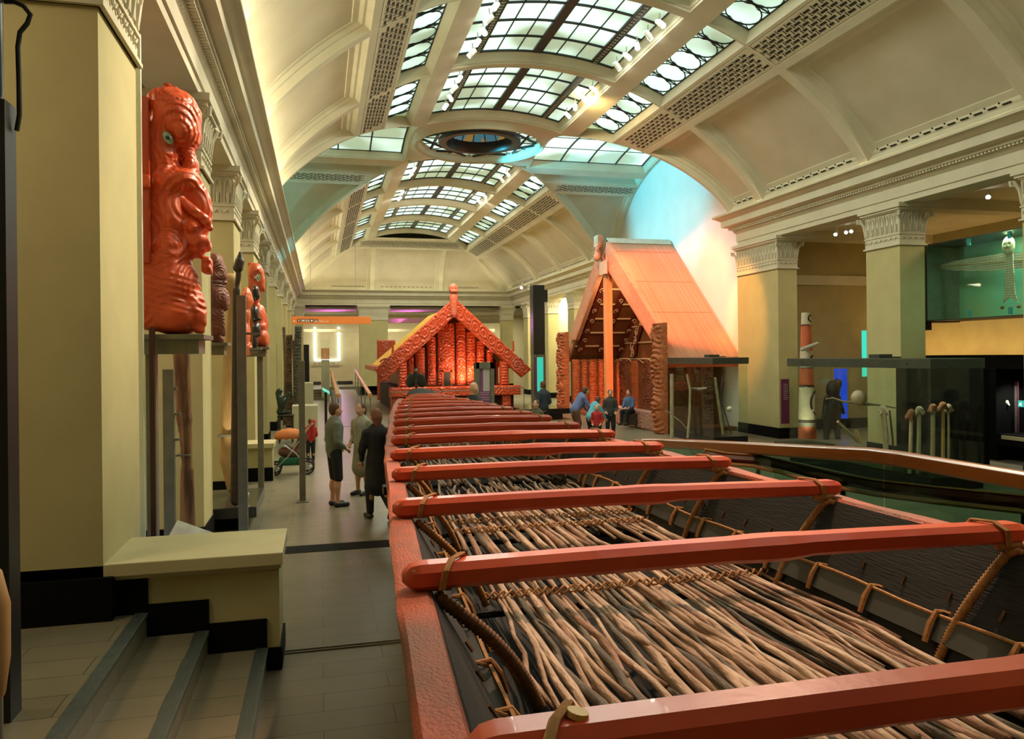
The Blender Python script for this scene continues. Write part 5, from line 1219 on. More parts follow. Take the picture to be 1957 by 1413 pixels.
staff('wooden_spear', 'thin spear slanting low across the smaller glass case', 'spear', [(1274, 785), (1300, 806), (1332, 840)], y_ + .7, .018, M_BONE, g1)
def blob(name, label, cat, px, py, y, r, m, zs=1.0, grp=None):
    p = at(px, py, y=y); s = SDF(.03); s.ell(tuple(p), (r, r, r * zs)); s.ell((p.x + r * .6, y, p.z + r * .3), (r * .5, r * .4, r * .4)); s.cap(tuple(p), (p.x - r * .8, y, p.z + r * .2), r * .4, r * .2)
    V, Fc = nets(s, (p.x - 2 * r, y - 2 * r, p.z - 2 * r), (p.x + 2 * r, y + 2 * r, p.z + 2 * r), r / 6); o = obj(name, (V, Fc), m, None, 'all'); return tag(o, label, cat, grp)
blob('club_head', 'round white stone club head on a wire in the smaller glass case', 'club', 1394, 782, y_ - .1, .07, mat('white_stone', (.7, .66, .5), .5))
t = staff('war_club', 'short dark club hung level in the smaller glass case', 'club', [(1322, 742), (1335, 745), (1350, 742)], y_ + .4, [.02, .06, .03], noisy('grey_club', (.22, .17, .12), (.14, .1, .07), 8, .5))
b = BM()
y_ = yb + .45; g2 = 'fur headed staffs in the long glass case'
for k, (px, py, pz, rr_, hd, lb) in enumerate(((1742, 788, 868, .030, 1, 'leftmost of the dark group'), (1757, 783, 872, .034, 0, 'second from the left, pale headed'), (1783, 778, 876, .036, 1, 'tallest, at the corner of the case'), (1802, 774, 880, .028, 1, 'with the widest fur head'), (1812, 778, 882, .020, 0, 'rightmost, thin'))):
    staff('fur_headed_staff', 'upright staff in the long glass case, ' + lb, 'staff', [(px, py), (px - 1 + k * .5, 820), (px - 3 + k, 905)], y_ + .06 * k, [rr_, rr_, rr_ * 1.15], M_BONE if k != 3 else M_PALEW, g2, M_FUR if hd else noisy('pale_fibre', (.42, .38, .26), (.3, .26, .16), 30, .9))
staff('tasselled_pole', 'tall pale pole with a drooping fibre tassel, left of the fur headed staffs', 'staff', [(1687, 780), (1692, 830), (1694, 900)], yb + 1.4, .05, M_BONE, None, noisy('pale_fibre', 0, 0))
staff('dark_spear', 'thin dark spear leaning beside the tasselled pole', 'spear', [(1700, 785), (1706, 840), (1708, 900)], yb + 1.3, .016, M_DKW)
staff('long_weapon', 'long slim carved weapon hung level inside the long glass case', 'weapon', [(1578, 763), (1592, 761), (1612, 768), (1650, 772), (1676, 774), (1712, 780)], yb + 1.9, [.008, .018, .02, .035, .02, .012], M_BONE)
staff('crossed_staff', 'pale staff slanting down to the right inside the long glass case', 'staff', [(1601, 806), (1616, 820), (1640, 845)], yb + 2.2, .03, M_BONE)
staff('hooked_staff', 'short honey coloured paddle blade near the foot of the long glass case', 'paddle', [(1636, 822), (1640, 835), (1644, 848)], yb + 2.1, [.03, .05, .015], M_PALEW)
blob('fibre_gourd', 'pale round fibre bundle above the level weapon in the long glass case', 'gourd', 1641, 761, yb + 1.8, .14, M_BONE, 1.1)
blob('shell_trumpet', 'pale pointed shell trumpet low in the long glass case, under the timber rail', 'shell', 1822, 925, yb + .3, .13, M_PALEW)
# striped totem on its plinth
yt = 16.9; a, c = at(1529, 815, y=yt), at(1556, 815, y=yt); r = (c.x - a.x) / 2; cx = (a.x + c.x) / 2
t = thing('painted_slit_drum', 'tall tapering drum painted in orange red and cream bands, standing behind the long glass case', 'drum', (cx, yt, ZF + .12))
zz = lambda py: at(1542, py, y=yt).z
bands = [(838, 815, 'r'), (815, 803, 'g'), (803, 739, 'w'), (739, 736, 'k'), (736, 703, 'r'), (703, 671, 'w'), (671, 620, 'r'), (620, 598, 'w')]
cols = {'r': noisy('drum_orange_red', (.56, .13, .05), (.44, .09, .035), 4, .5), 'w': noisy('drum_cream', (.62, .56, .40), (.5, .44, .3), 5, .5), 'k': M_BLACK, 'g': mat('drum_grey', (.25, .23, .17), .5)}
H0, H1 = zz(838), zz(598); rad = lambda z: r * (1.08 - .55 * ((z - H0) / (H1 - H0)) ** 1.3)
for (p0, p1, k) in bands:
    b = BM(); z0, z1 = zz(p0), zz(p1); lathe(b, [(rad(z0 + (z1 - z0) * i / 4), z0 + (z1 - z0) * i / 4) for i in range(5)], (cx, yt, 0), 24); obj('painted_band', fixn(b), cols[k], t, True)
b = BM()
for (py, h_, w_) in ((770, 24, 1), (690, 11, .9), (609, 7, .7)):
    z = zz(py); hh = abs(zz(py - h_) - z)
    for q in (1, .86): tube(b, [(cx + rad(z) * math.sin(al) * 1.01, yt - rad(z) * math.cos(al) * 1.01, z + hh * q * math.sin(be)) for al, be in [(.9 - 1.1 * q * math.cos(g), g) for g in [k * .2 - 1.57 for k in range(17)]]], .014, 5)
for py in (803, 806, 739, 622, 703): tube(b, [(cx + rad(zz(py)) * 1.01 * math.cos(q), yt + rad(zz(py)) * 1.01 * math.sin(q), zz(py)) for q in [2 * PI * k / 24 for k in range(25)]], .012, 5)
obj('black_lines', b, M_BLACK, t)
s = SDF(.02); s.cap(at(1533, 668, y=yt - .3), at(1562, 657, y=yt - .3), .05, .045); s.cap(at(1540, 668, y=yt - .3), at(1548, 676, y=yt - .2), .04, .03); organic('carved_beak', s, mat('grey_white_carving', (.42, .42, .34), .5), t, .02)
b = BM(); box(b, (cx - .62, yt - .5, ZF), (cx + .42, yt + .5, ZF + .12)); o = obj('drum_plinth', b, M_GREY); tag(o, 'low grey plinth under the banded drum', 'plinth')
spot('drum_light', (cx - .4, yt - .55, ZF + .2), (cx, yt, 1.1), 30, (1, .9, .6), 60)
# purple panels, white strip, blue screen, teal panel, dark mannequin and carved figure behind the case
def slabthing(name, label, cat, pa, pb, pt, pbm, y, th, m, grp=None):
    a, c = at(pa, pt, y=y), at(pb, pbm, y=y); b = BM(); box(b, (a.x, y, c.z if pbm else ZF), (c.x, y + th, a.z)); return tag(obj(name, b, m), label, cat, grp)
M_PUR = noisy('purple_print', (.13, .025, .07), (.10, .02, .055), 5, .5)
def text_lines(parent, a, c, y, n, m, seed=1, z1=None):
    b = BM(); r_ = random.Random(seed)
    for k in range(n):
        z = a.z + (c.z - a.z) * (k + .5) / n; box(b, (a.x, y - .004, z - .006), (a.x + (c.x - a.x) * r_.uniform(.75, 1), y, z + .006))
    o = obj('text_lines', b, m, parent); o['kind'] = 'stuff'; return o
p = slabthing('purple_panel', 'narrow dark purple text panel fixed to the corner pier beside the long glass case', 'panel', 1494, 1509, 725, 810, 18.5, .06, M_PUR)
text_lines(p, at(1497, 733, y=18.5), at(1507, 765, y=18.5), 18.5, 9, mat('pale_text', (.5, .42, .45), .6), 3)
p = slabthing('purple_panel', 'purple and pink printed panel with a picture, behind the long glass case', 'panel', 1661, 1697, 722, 770, 16.2, .05, noisy('pink_purple_print', (.36, .12, .20), (.16, .03, .10), 1.5, .4))
slabthing('white_strip_panel', 'tall white strip panel behind the tasselled pole', 'panel', 1697, 1709, 724, 868, 16.0, .05, mat('white_strip', (.66, .64, .46), .5))
slabthing('blue_screen', 'glowing blue projection screen seen behind the glass case', 'screen', 1596, 1620, 705, 800, 19.6, .05, lit('blue_glow', (.01, .06, .60), .8))
slabthing('teal_light_panel', 'tall teal backlit panel beside the second column', 'panel', 1649, 1657, 632, 720, 17.6, .05, lit('teal_glow', (.05, .75, .55), .9))
s = SDF(.05); yk = 18.3; q = lambda px, py, dy=0: tuple(at(px, py, y=yk) + Vector((0, dy, 0)))
for c_, r_, ty in (((1592, 745), (.20, .26), .16), ((1590, 790), (.26, .42), .2), ((1601, 733), (.11, .14), .12)): s.ell(q(*c_), (r_[0], ty, r_[1]))
s.cap(q(1582, 800), q(1578, 850), .11, .07); s.cap(q(1598, 800), q(1602, 850), .10, .07); s.cap(q(1580, 760), q(1572, 800), .07, .05); s.cap(q(1602, 760), q(1612, 790), .07, .05)
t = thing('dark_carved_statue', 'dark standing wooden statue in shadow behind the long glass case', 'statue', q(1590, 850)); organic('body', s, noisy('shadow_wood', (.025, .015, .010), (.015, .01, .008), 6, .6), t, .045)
yk = 13.6; s = SDF(.05)
for c_, r_, ty in (((1845, 722), (.20, .17), .18), ((1844, 755), (.20, .25), .18), ((1845, 790), (.20, .28), .17), ((1846, 825), (.22, .2), .17)): s.ell(q(*c_), (r_[0], ty, r_[1]))
t = thing('dark_carved_statue', 'dark brown carved statue with a pale cap in front of the black display wall', 'statue', q(1845, 845)); organic('body', s, CAR2, t, .035)
b = BM(); e = q(1845, 838); box(b, (e[0] - .28, yk - .25, ZF), (e[0] + .28, yk + .25, e[2])); obj('base', b, M_BLACK, t)
# black display wall with a lit niche
XN = 14.3; n0 = at(1757, 680, x=XN).y; n1 = at(1990, 680, x=XN).y; zt = at(1900, 679, x=XN).z
p0, p1 = at(1903, 705, x=XN), at(1985, 838, x=XN)
b = BM(); box(b, (XN, p0.y, ZF), (XN + 1.2, n0, zt)); box(b, (XN, 5.0, p0.z), (XN + 1.2, p0.y, zt)); box(b, (XN, 5.0, ZF + .35), (XN + 1.2, p0.y, p1.z)); box(b, (XN + 1.1, 5.0, p1.z), (XN + 1.2, p0.y, p0.z))
o = obj('black_display_wall', b, M_BASE); tag(o, 'long black display wall under the yellow lit wall at the far right', 'display wall')
b = BM(); box(b, (XN - .03, 6, p1.z - .10), (XN + .3, p0.y - .15, p1.z - .02)); o = obj('label_rail', b, noisy('cream_label_rail', (.62, .55, .30), (.5, .45, .25), 2, .5)); tag(o, 'sloping cream label rail under the lit niche', 'label rail')
b = BM(); x9 = XN + .5; c0, c1 = at(1918, 728, x=x9), at(1946, 838, x=x9); box(b, (x9, c1.y, c1.z), (x9 + .03, c0.y, c0.z)); o = obj('text_panel', b, noisy('brown_purple_panel', (.12, .045, .05), (.09, .03, .04), 4, .5)); tag(o, 'brown purple panel of fine text inside the lit niche', 'panel')
b = BM()
for k in range(34):
    z = c0.z - .12 + (c1.z + .12 - c0.z) * k / 34; box(b, (x9 - .006, c1.y + .03, z - .006), (x9, c0.y - .05, z + .006))
l_ = obj('text_lines', b, mat('pale_text', 0), o); l_['kind'] = 'stuff'
b = BM(); c0, c1 = at(1903, 706, x=x9 + .1), at(1920, 838, x=x9 + .1); box(b, (x9 + .1, c1.y, c1.z), (x9 + .13, c0.y, c0.z)); o = obj('pale_backboard', b, mat('pale_green_board', (.42, .46, .34), .5)); tag(o, 'pale green backboard at the left of the lit niche', 'board')
for z_, lb in ((750, 'upper'), (796, 'lower')):
    c0, c1 = at(1903, z_, x=XN + .35), at(1925, z_, x=XN + .35); b = BM(); box(b, (XN + .1, c1.y, c0.z - .008), (XN + .5, c0.y, c0.z)); o = obj('glass_shelf', b, M_GGLASS); tag(o, lb + ' glass shelf in the lit niche', 'shelf')
def blobx(name, label, cat, px, py, x, r, m, zs=.7):
    p = at(px, py, x=x); s = SDF(.02); s.ell(tuple(p), (r, r * 1.3, r * zs)); s.cap((p.x, p.y + r, p.z), (p.x, p.y + r * 1.9, p.z + r * .9), r * .4, r * .25); s.cap((p.x, p.y - r, p.z), (p.x, p.y - r * 1.7, p.z - r * .7), r * .4, r * .15)
    V, Fc = nets(s, (x - 2.2 * r, p.y - 2.4 * r, p.z - 2.2 * r), (x + 2.2 * r, p.y + 2.4 * r, p.z + 2.2 * r), r / 6); return tag(obj(name, (V, Fc), m, None, 'all'), label, cat)
blobx('carved_shell', 'white bird shaped shell on the middle shelf of the lit niche', 'shell', 1915, 768, XN + .3, .11, mat('shell_white', (.75, .72, .52), .4)); blobx('round_gourd', 'small orange lit gourd high in the lit niche', 'gourd', 1905, 726, XN + .3, .06, mat('gourd_orange', (.75, .30, .08), .4)); blobx('pale_sandals', 'pair of pale woven slippers low in the lit niche', 'slippers', 1911, 825, XN + .3, .09, M_PALEW, .35)
spot('niche_lamp', (XN + .35, p0.y - .5, p0.z - .05), (XN + .4, p0.y - .6, p1.z), 70, (1, 1, .85), 130)
yx = at(1951, 772, x=XN + .4); t = thing('exit_sign_reflection', 'small teal reflection of an exit sign with a white running figure in the dark niche', 'sign', (XN + .4, yx.y, yx.z)); b = BM(); box(b, (XN + .40, yx.y - .07, yx.z - .07), (XN + .43, yx.y + .07, yx.z + .07)); obj('plate', b, lit('exit_teal', (.05, .55, .42), .8), t)  # reflection of a lit sign, built as a small glowing plate
b = BM(); P_ = lambda u, v: (XN + .395, yx.y - u, yx.z + v)
tube(b, [P_(.0, .035), P_(.0, .036)], .012, 8); tube(b, [P_(0, .02), P_(-.01, -.01)], .010, 5); tube(b, [P_(-.01, -.01), P_(.02, -.03), P_(.015, -.05)], .008, 5); tube(b, [P_(-.01, -.01), P_(-.03, -.035), P_(-.05, -.035)], .008, 5); tube(b, [P_(-.03, .0), P_(-.02, .015), P_(.03, .01)], .006, 5)
obj('running_figure', b, lit('exit_white', (.9, 1, .95), 1.2), t)
for k, yy_ in enumerate((12.6, 14.4, 16.2, 18.0, 19.6)): area('wall_washer', (17.1, yy_, 2.05), (17.9, yy_, 2.9), 1.5, .15, 13, (1, .60, .20))
b = BM(); x_ = 12.2; a_, c_ = at(1712, 702, x=x_), at(1880, 702, x=x_); box(b, (x_, c_.y, ZF), (x_ + .12, a_.y, a_.z)); tag(obj('black_partition', b, M_BASE), 'black partition behind the fur headed staffs, before the second column', 'partition')
# glass case high on the column with the kite
KG = glassy('kite_glass', (.86, .97, .91), .07)
XK = 13.25; kz = lambda px, py: at(px, py, x=XK); a, c, d_, e = kz(1765, 470), kz(1765, 612), kz(1990, 430), kz(1990, 600); zt_, zb_ = (a.z + d_.z) / 2, (c.z + e.z) / 2
t = thing('hanging_glass_case', 'wide green tinted glass case hung high between the columns at the right', 'display case', (XK + .5, (a.y + d_.y) / 2, zb_))
y0, y1 = 5.5, a.y
b = BM(); box(b, (XK, y1, zb_), (XK + 1.0, y1 + .03, zt_)); box(b, (XK, y1 - .10, zb_), (XK + .02, y1, zt_)); obj('end_frame', b, M_STEEL, t)
b = BM(); box(b, (XK - .05, y1 + .03, zb_ - .04), (XK + 1.0, at(1738, 500, x=XK).y, zt_ + .04)); obj('black_end', b, M_BLACK, t)
b = BM(); box(b, (XK, y0, zt_), (XK + 1.0, y1, zt_ + .02)); box(b, (XK, y0, zb_ - .02), (XK + 1.0, y1, zb_)); obj('top_and_floor', b, M_GREY, t)
yy_ = y1 - .1
while yy_ > y0: b = BM(); box(b, (XK - .006, max(y0, yy_ - 1.9), zb_), (XK + .006, yy_ - .01, zt_)); obj('glass_pane', b, KG, t); yy_ -= 1.9
b = BM(); box(b, (XK + .97, y0, zb_), (XK + 1.0, y1, zt_)); obj('back_panel', b, noisy('sea_green_back', (.18, .50, .34), (.34, .52, .26), .8, .6), t)
for px in (1852, 1930):
    for z__, nm in ((zt_ - .09, 'u'), (zb_ + .09, 'l')): b = BM(); y9 = kz(px, 500).y; box(b, (XK - .02, y9 - .035, z__ - .07), (XK + .02, y9 + .035, z__ + .07)); obj('clip', b, mat('teal_clip', (.05, .30, .30), .3, .6), t)
area('case_lamp', (XK + .4, 9.5, zt_ - .05), (XK + .7, 9.5, zb_), 7, .1, 95, (.75, 1, .8))
XQ = XK + .45; kq = lambda px, py: at(px, py, x=XQ)
kt = thing('bird_kite', 'bird shaped woven kite with long wings and a round face in the hanging case', 'kite', tuple(kq(1931, 600)))
wv = tiles('woven_kite_weave', (.80, .72, .52), (.74, .60, .42), (.26, .20, .12), .05, .035, .012, .7); wv.node_tree.nodes['Brick Texture'].offset = 0
mp = N(wv, 'ShaderNodeMapping'); mp.inputs['Rotation'].default_value = (0, PI / 2, 0); wv.node_tree.links.new(wv.node_tree.nodes['Texture Coordinate'].outputs['Object'], mp.inputs[0]); wv.node_tree.links.new(mp.outputs[0], wv.node_tree.nodes['Brick Texture'].inputs['Vector'])
def flatx(poly, nm, m, th=.02, dx=0):
    b = BM(); pp = [kq(*p) for p in poly]; prism(b, [(p.y, p.z) for p in pp], XQ + dx, XQ + dx + th, 'x'); return obj(nm, fixn(b), m, kt)
flatx([(1787, 508), (1830, 498), (1880, 490), (1922, 484), (1922, 515), (1880, 518), (1830, 518), (1800, 515)], 'wing', wv); flatx([(1922, 484), (1960, 482), (2010, 480), (2070, 482), (2110, 490), (2060, 502), (2000, 508), (1960, 512), (1922, 515)], 'wing', wv)
flatx([(1922, 484), (1937, 484), (1938, 515), (1941, 560), (1947, 578), (1940, 573), (1931, 568), (1924, 573), (1917, 580), (1921, 560), (1922, 515)], 'body', wv, .02, -.02)
b = BM(); c = kq(1929, 470); s = SDF(.01); s.ell((XQ - .02, c.y, c.z), (.05, .15, .20)); s.ell((XQ - .07, c.y + .05, c.z + .03), (.03, .025, .02), 1); s.ell((XQ - .07, c.y - .05, c.z + .03), (.03, .025, .02), 1); s.ell((XQ - .07, c.y, c.z - .06), (.03, .04, .02), 1); organic('face', s, noisy('kite_face', (.55, .48, .30), (.4, .34, .2), 20, .6), kt, .018)
b = BM(); 
for (p, q_) in (((1917, 580), (1915, 588)), ((1947, 578), (1947, 586))): bmesh.ops.create_icosphere(b, subdivisions=2, radius=.04, matrix=T_(kq(*q_)))
obj('tail_tufts', b, M_FUR, kt)
b = BM(); tube(b, [kq(1800, 510), kq(1931, 498), kq(2100, 492)], .010, 6); tube(b, [(XQ, kq(1931, 470).y, kq(1931, 460).z), (XQ, kq(1931, 470).y, zt_)], .006, 5); obj('frame_cane', b, M_PALEW, kt)
b = BM(); s_ = at(1767, 624, x=XK + .1); box(b, (s_.x - .1, s_.y - .10, s_.z - .09), (s_.x + .1, s_.y + .12, zb_ - .02)); o = obj('black_speaker', b, M_BLACK); tag(o, 'small square black box fixed below the hanging glass case', 'speaker')
# inner lighting of the cases
spot('case_lamp', (XA + .5, ya + .6, za - .25), (XA + .5, ya + .7, ZF), 25, (1, .9, .7), 100); spot('case_lamp', (XB + .6, yb + .7, zb3 - .25), (XB + .6, yb + .9, ZF), 30, (1, .85, .6), 110)
# ------------------------------------------------------------------ visitors
def person(px, py_feet, h, face, label, skin, top, bottom, hair, pose='stand', coat=False, skirt=False, bald=False, loc=None, res=.016, shoes=(.02, .02, .02), sleeves=True, hairlen=0, grp=None):
    """a clothed figure of height h facing direction face (radians, 0 = towards +y)"""
    p = loc if loc is not None else at(px, py_feet, z=ZF); k = h / 1.70
    t = thing('person', label, 'person', tuple(p), face, grp); MX = T_(p) @ Matrix.Rotation(face, 4, 'Z') @ Matrix.Scale(k, 4)
    V_ = lambda *a: np.array(a, float)
    lean = {'stand': 0, 'walk': .03, 'bend': .55, 'sit': .12}[pose]; drop = {'stand': 0, 'walk': .02, 'bend': .10, 'sit': .42}[pose]
    hipz = .92 - drop; hip = V_(0, 0, hipz); chest = V_(0, math.sin(lean) * .40, hipz + .40 * math.cos(lean)); neck = V_(0, math.sin(lean) * .53, hipz + .53 * math.cos(lean)); head = neck + V_(0, .03 + .06 * (lean > .3), .17 - .05 * (lean > .3))
    st = {'stand': .03, 'walk': .26, 'bend': .10, 'sit': 0}[pose]; legs = []
    for sg in (-1, 1):
        hx_ = V_(sg * .09, 0, hipz)
        if pose == 'sit': kn = V_(sg * .11, .42, .50); an = V_(sg * .11, .46, .08)
        elif pose == 'walk' and sg > 0: kn = V_(sg * .09, .06, .48); an = V_(sg * .09, -.30, .20)
        elif pose == 'walk': kn = V_(sg * .09, .10, .50); an = V_(sg * .09, .08, .08)
        else: kn = V_(sg * .10, .03 + (.06 if pose == 'bend' else 0), .49); an = V_(sg * .10, sg * st * .3, .08)
        legs.append((hx_, kn, an, sg))
    arms = []
    for sg in (-1, 1):
        sh = chest + V_(sg * .18, 0, .06)
        if pose == 'bend': el = sh + V_(sg * .03, .14, -.24); wr = el + V_(-sg * .02, .14, -.18)
        elif pose == 'sit': el = sh + V_(sg * .03, .06, -.26); wr = el + V_(-sg * .05, .22, -.04)
        elif pose == 'walk': el = sh + V_(sg * .05, -.05 * sg, -.27); wr = el + V_(-sg * .03, .12 + .04 * sg, -.18)
        else: el = sh + V_(sg * .05, -.03, -.27); wr = el + V_(-sg * .06, .16, -.12)
        arms.append((sh, el, wr, sg))
    s = SDF(.035)
    s.ell(head + V_(0, 0, .02), (.075, .092, .112)); s.ell(head + V_(0, .055, -.045), (.05, .045, .055)); s.cap(neck, head + V_(0, -.01, -.06), .055, .05)
    s.cap(head + V_(0, .095, .005), head + V_(0, .108, -.022), .009, .014)
    for sg in (-1, 1): s.ell(head + V_(sg * .078, -.005, -.01), (.012, .022, .03)); s.ell(head + V_(sg * .032, .093, .015), (.016, .012, .009), 1)
    s.ell(head + V_(0, .106, -.062), (.024, .008, .005), 1)
    s.ell(chest, (.15, .095, .20)); s.ell(hip + V_(0, 0, .03), (.145, .10, .14)); s.cap(hip, chest, .12, .13)
    for (a, b_, c, sg) in legs:
        s.cap(a, b_, .082, .055); s.cap(b_, c, .055, .036); s.ell(b_ * .45 + c * .55 + V_(0, -.02, .08), (.045, .05, .10)); d = V_(0, .16, -.05) if not (pose == 'walk' and sg > 0) else V_(0, .06, -.13); s.cap(c + V_(0, -.01, -.04), c + d, .035, .028)
    for (a, b_, c, sg) in arms:
        s.cap(a, b_, .046, .037); s.cap(b_, c, .037, .025)
    organic('body', s, skin, t, res * 1.0, xf=MX)
    # hands with separate fingers
    for (a, b_, c, sg) in arms:
        s = SDF(.008); d = (c - b_) / np.linalg.norm(c - b_); sd = np.cross(d, V_(0, 0, 1)); sd /= np.linalg.norm(sd) + 1e-9; up = np.cross(sd, d); pm = c + d * .045
        s.cap(c, pm, .024, .03)
        for q in range(4):
            o = sd * (.026 * (q - 1.5) / 1.5); L_ = (.062, .074, .070, .055)[q]; m_ = pm + o + d * (.022 + L_ * .5); s.cap(pm + o, m_, .010, .009); s.cap(m_, m_ + d * L_ * .4 - up * .022, .009, .008)
        s.cap(c + sd * sg * .02 + d * .02, c + sd * sg * .05 + d * .05, .011, .010); s.cap(c + sd * sg * .05 + d * .05, c + sd * sg * .05 + d * .078, .010, .008)
        organic('hand', s, skin, t, .007 if h * 1460 / max(4, p.y) > 130 else .010, xf=MX)
    s = SDF(.04); s.ell(chest, (.175, .125, .215)); s.ell(hip + V_(0, 0, .05), (.165, .125, .16)); s.cap(hip + V_(0, 0, .05), chest, .14, .155)
    if coat: s.cap(hip, hip + V_(0, -.02, -.34), .165, .20)
    for (a, b_, c, sg) in arms:
        s.cap(a, a * .35 + b_ * .65, .066, .058)
        if sleeves: s.cap(a * .35 + b_ * .65, b_, .058, .052); s.cap(b_, b_ * .12 + c * .88, .052, .040)
    organic('coat' if coat else 'shirt', s, top, t, res, xf=MX)
    s = SDF(.03)
    if skirt: s.cap(hip, hip + V_(0, 0, -.40), .155, .20)
    else:
        s.ell(hip, (.155, .115, .12))
        for (a, b_, c, sg) in legs:
            s.cap(a, b_, .098, .078)
            if bottom[1]: s.cap(b_, b_ * .1 + c * .9, .075, .058)
    organic('skirt' if skirt else 'trousers', s, bottom[0], t, res, xf=MX)
    s = SDF(.015)
    for (a, b_, c, sg) in legs:
        d = V_(0, .18, -.045) if not (pose == 'walk' and sg > 0) else V_(0, .06, -.15); s.cap(c + V_(0, -.02, -.035), c + d, .046, .038)
        o_ = s.p; 
    organic('shoes', s, mat('shoe_%.2f' % shoes[0], shoes, .5), t, res * .9, xf=MX)
    if not bald:
        s = SDF(.03); s.ell(head + V_(0, -.022, .045), (.088, .095, .095)); s.ell(head + V_(0, -.05, -.01), (.08, .06, .08))
        if hairlen: s.cap(head + V_(0, -.06, -.02), head + V_(0, -.08, -.04 - hairlen), .075, .05)
        s.ell(head + V_(0, .085, -.02), (.062, .05, .068), 1); organic('hair', s, hair, t, .013, xf=MX)
    return t
SK = mat('skin_tone', (.62, .33, .21), .5); C_m = lambda n, c: noisy('cloth_' + n, c, tuple(v * .8 for v in (c or (0, 0, 0))), 9, .85)
DK = C_m('black', (.012, .013, .014)); GG = C_m('grey_green', (.16, .19, .14)); BR = noisy('brown_hair', (.12, .06, .03), (.08, .04, .02), 30, .7); BL = noisy('blond_hair', (.55, .40, .18), (.42, .28, .12), 30, .7); RB = noisy('auburn_hair', (.20, .07, .03), (.14, .05, .02), 30, .7)
person(640, 968, 1.62, -1.25, 'person in a grey-green shirt and black knee length shorts standing in the aisle', SK, GG, (DK, False), BR)
person(722, 992, 1.60, .35, 'person in a long black coat with auburn hair walking beside the canoe', SK, DK, (DK, True), RB, 'walk', coat=True, hairlen=.10)
person(693, 945, 1.55, 2.4, 'person in a pale grey shirt and light skirt behind the one in the black coat', SK, C_m('pale_grey', (.36, .36, .28)), (C_m('stone', (.30, .28, .20)), True), BR, 'stand', skirt=True, hairlen=.05)
person(594, 886, .98, .2, 'small child in a dark jacket with red sleeves and red shoes by the pushchair', SK, C_m('red', (.50, .03, .03)), (DK, True), BR, 'stand', res=.02, shoes=(.5, .03, .03))
z0 = Vector((at(903, 738, y=15.0).x, 15.0, ZF)); person(0, 0, at(903, 736, y=15.0).z - ZF, -1.0, 'bald person in a black shirt beyond the far end of the canoe', SK, DK, (DK, True), BR, bald=True, loc=z0, res=.02)
def stand_at(px, top, y, h=None): q = at(px, top, y=y); return Vector((q.x, y, ZF)), q.z - ZF
l_, h_ = stand_at(1026, 768, 17.0); person(0, 0, h_, 2.2, 'brown haired child in an olive top behind the canoe, left of the dark standing person', SK, C_m('olive', (.10, .09, .05)), (DK, True), BR, loc=l_, res=.022)
l_, h_ = stand_at(1038, 732, 21.0); person(0, 0, h_, .4, 'person in dark navy clothes standing in front of the teal screen', SK, C_m('navy', (.03, .04, .06)), (DK, True), BR, loc=l_, res=.024)
l_, h_ = stand_at(1098, 742, 20.5); person(0, 0, 1.66, -1.5, 'person in a violet blue top bending over towards the bags', SK, C_m('violet_blue', (.16, .20, .42)), (C_m('brown_trousers', (.16, .07, .04)), True), BR, 'bend', loc=l_, res=.024)
l_, h_ = stand_at(1128, 760, 19.6); person(0, 0, 1.40, -1.2, 'child in a light blue jacket bending forward beside the orange house post', SK, C_m('light_blue', (.14, .48, .62)), (DK, True), BR, 'bend', loc=l_, res=.022)
l_, h_ = stand_at(1141, 776, 18.6); person(0, 0, h_, 2.6, 'blond child in a red top at the foot of the orange house post', SK, C_m('red', 0), (C_m('navy', 0), True), BL, loc=l_, res=.022)
l_, h_ = stand_at(1166, 748, 20.2); person(0, 0, h_, 2.9, 'person in a dark grey hooded jacket close in front of the orange house post', SK, C_m('charcoal', (.06, .055, .05)), (DK, True), C_m('hood', (.07, .065, .06)), loc=l_, res=.024)
l_, h_ = stand_at(1204, 776, 23.2); person(0, 0, 1.45, 2.2, 'person in a blue top sitting inside the steep roofed house', SK, C_m('mid_blue', (.10, .17, .34)), (DK, True), BR, 'sit', loc=l_ + Vector((0, 0, .12)), res=.024)
b = BM(); q = l_; box(b, (q.x - .25, q.y - .25, ZF + .12), (q.x + .25, q.y + .1, ZF + .47)); tag(obj('wooden_stool', b, M_DKW), 'low dark stool under the person in the blue top', 'stool')
# bags beside the canoe
def bag(px, top, y, w_, h_, m, label):
    q = at(px, top, y=y); t = thing('bag', label, 'bag', (q.x, y, ZF), 0); s = SDF(.05); s.bx((q.x, y, ZF + h_ / 2), (w_ / 2, .14, h_ / 2), .08); s.ell((q.x, y - .12, ZF + h_ * .35), (w_ * .35, .08, h_ * .28)); organic('pouch', s, m, t, .03)
    b = BM(); tube(b, [(q.x - .08, y, ZF + h_ - .02), (q.x - .06, y, ZF + h_ + .07), (q.x + .06, y, ZF + h_ + .07), (q.x + .08, y, ZF + h_ - .02)], .014, 6); obj('carry_handle', b, M_BLACK, t)
for (px, y, w_, h_, m, lb) in ((1050, 17.6, .40, .62, DK, 'black upright bag at the left end of the row of bags'), (1066, 16.8, .55, .38, C_m('red', 0), 'bright red bag at the left of the row'), (1082, 16.5, .50, .42, DK, 'black and white bag in the middle of the row'), (1098, 16.9, .34, .55, DK, 'tall black bag at the right of the row')):
    bag(px, 780, y, w_, h_, m, lb)
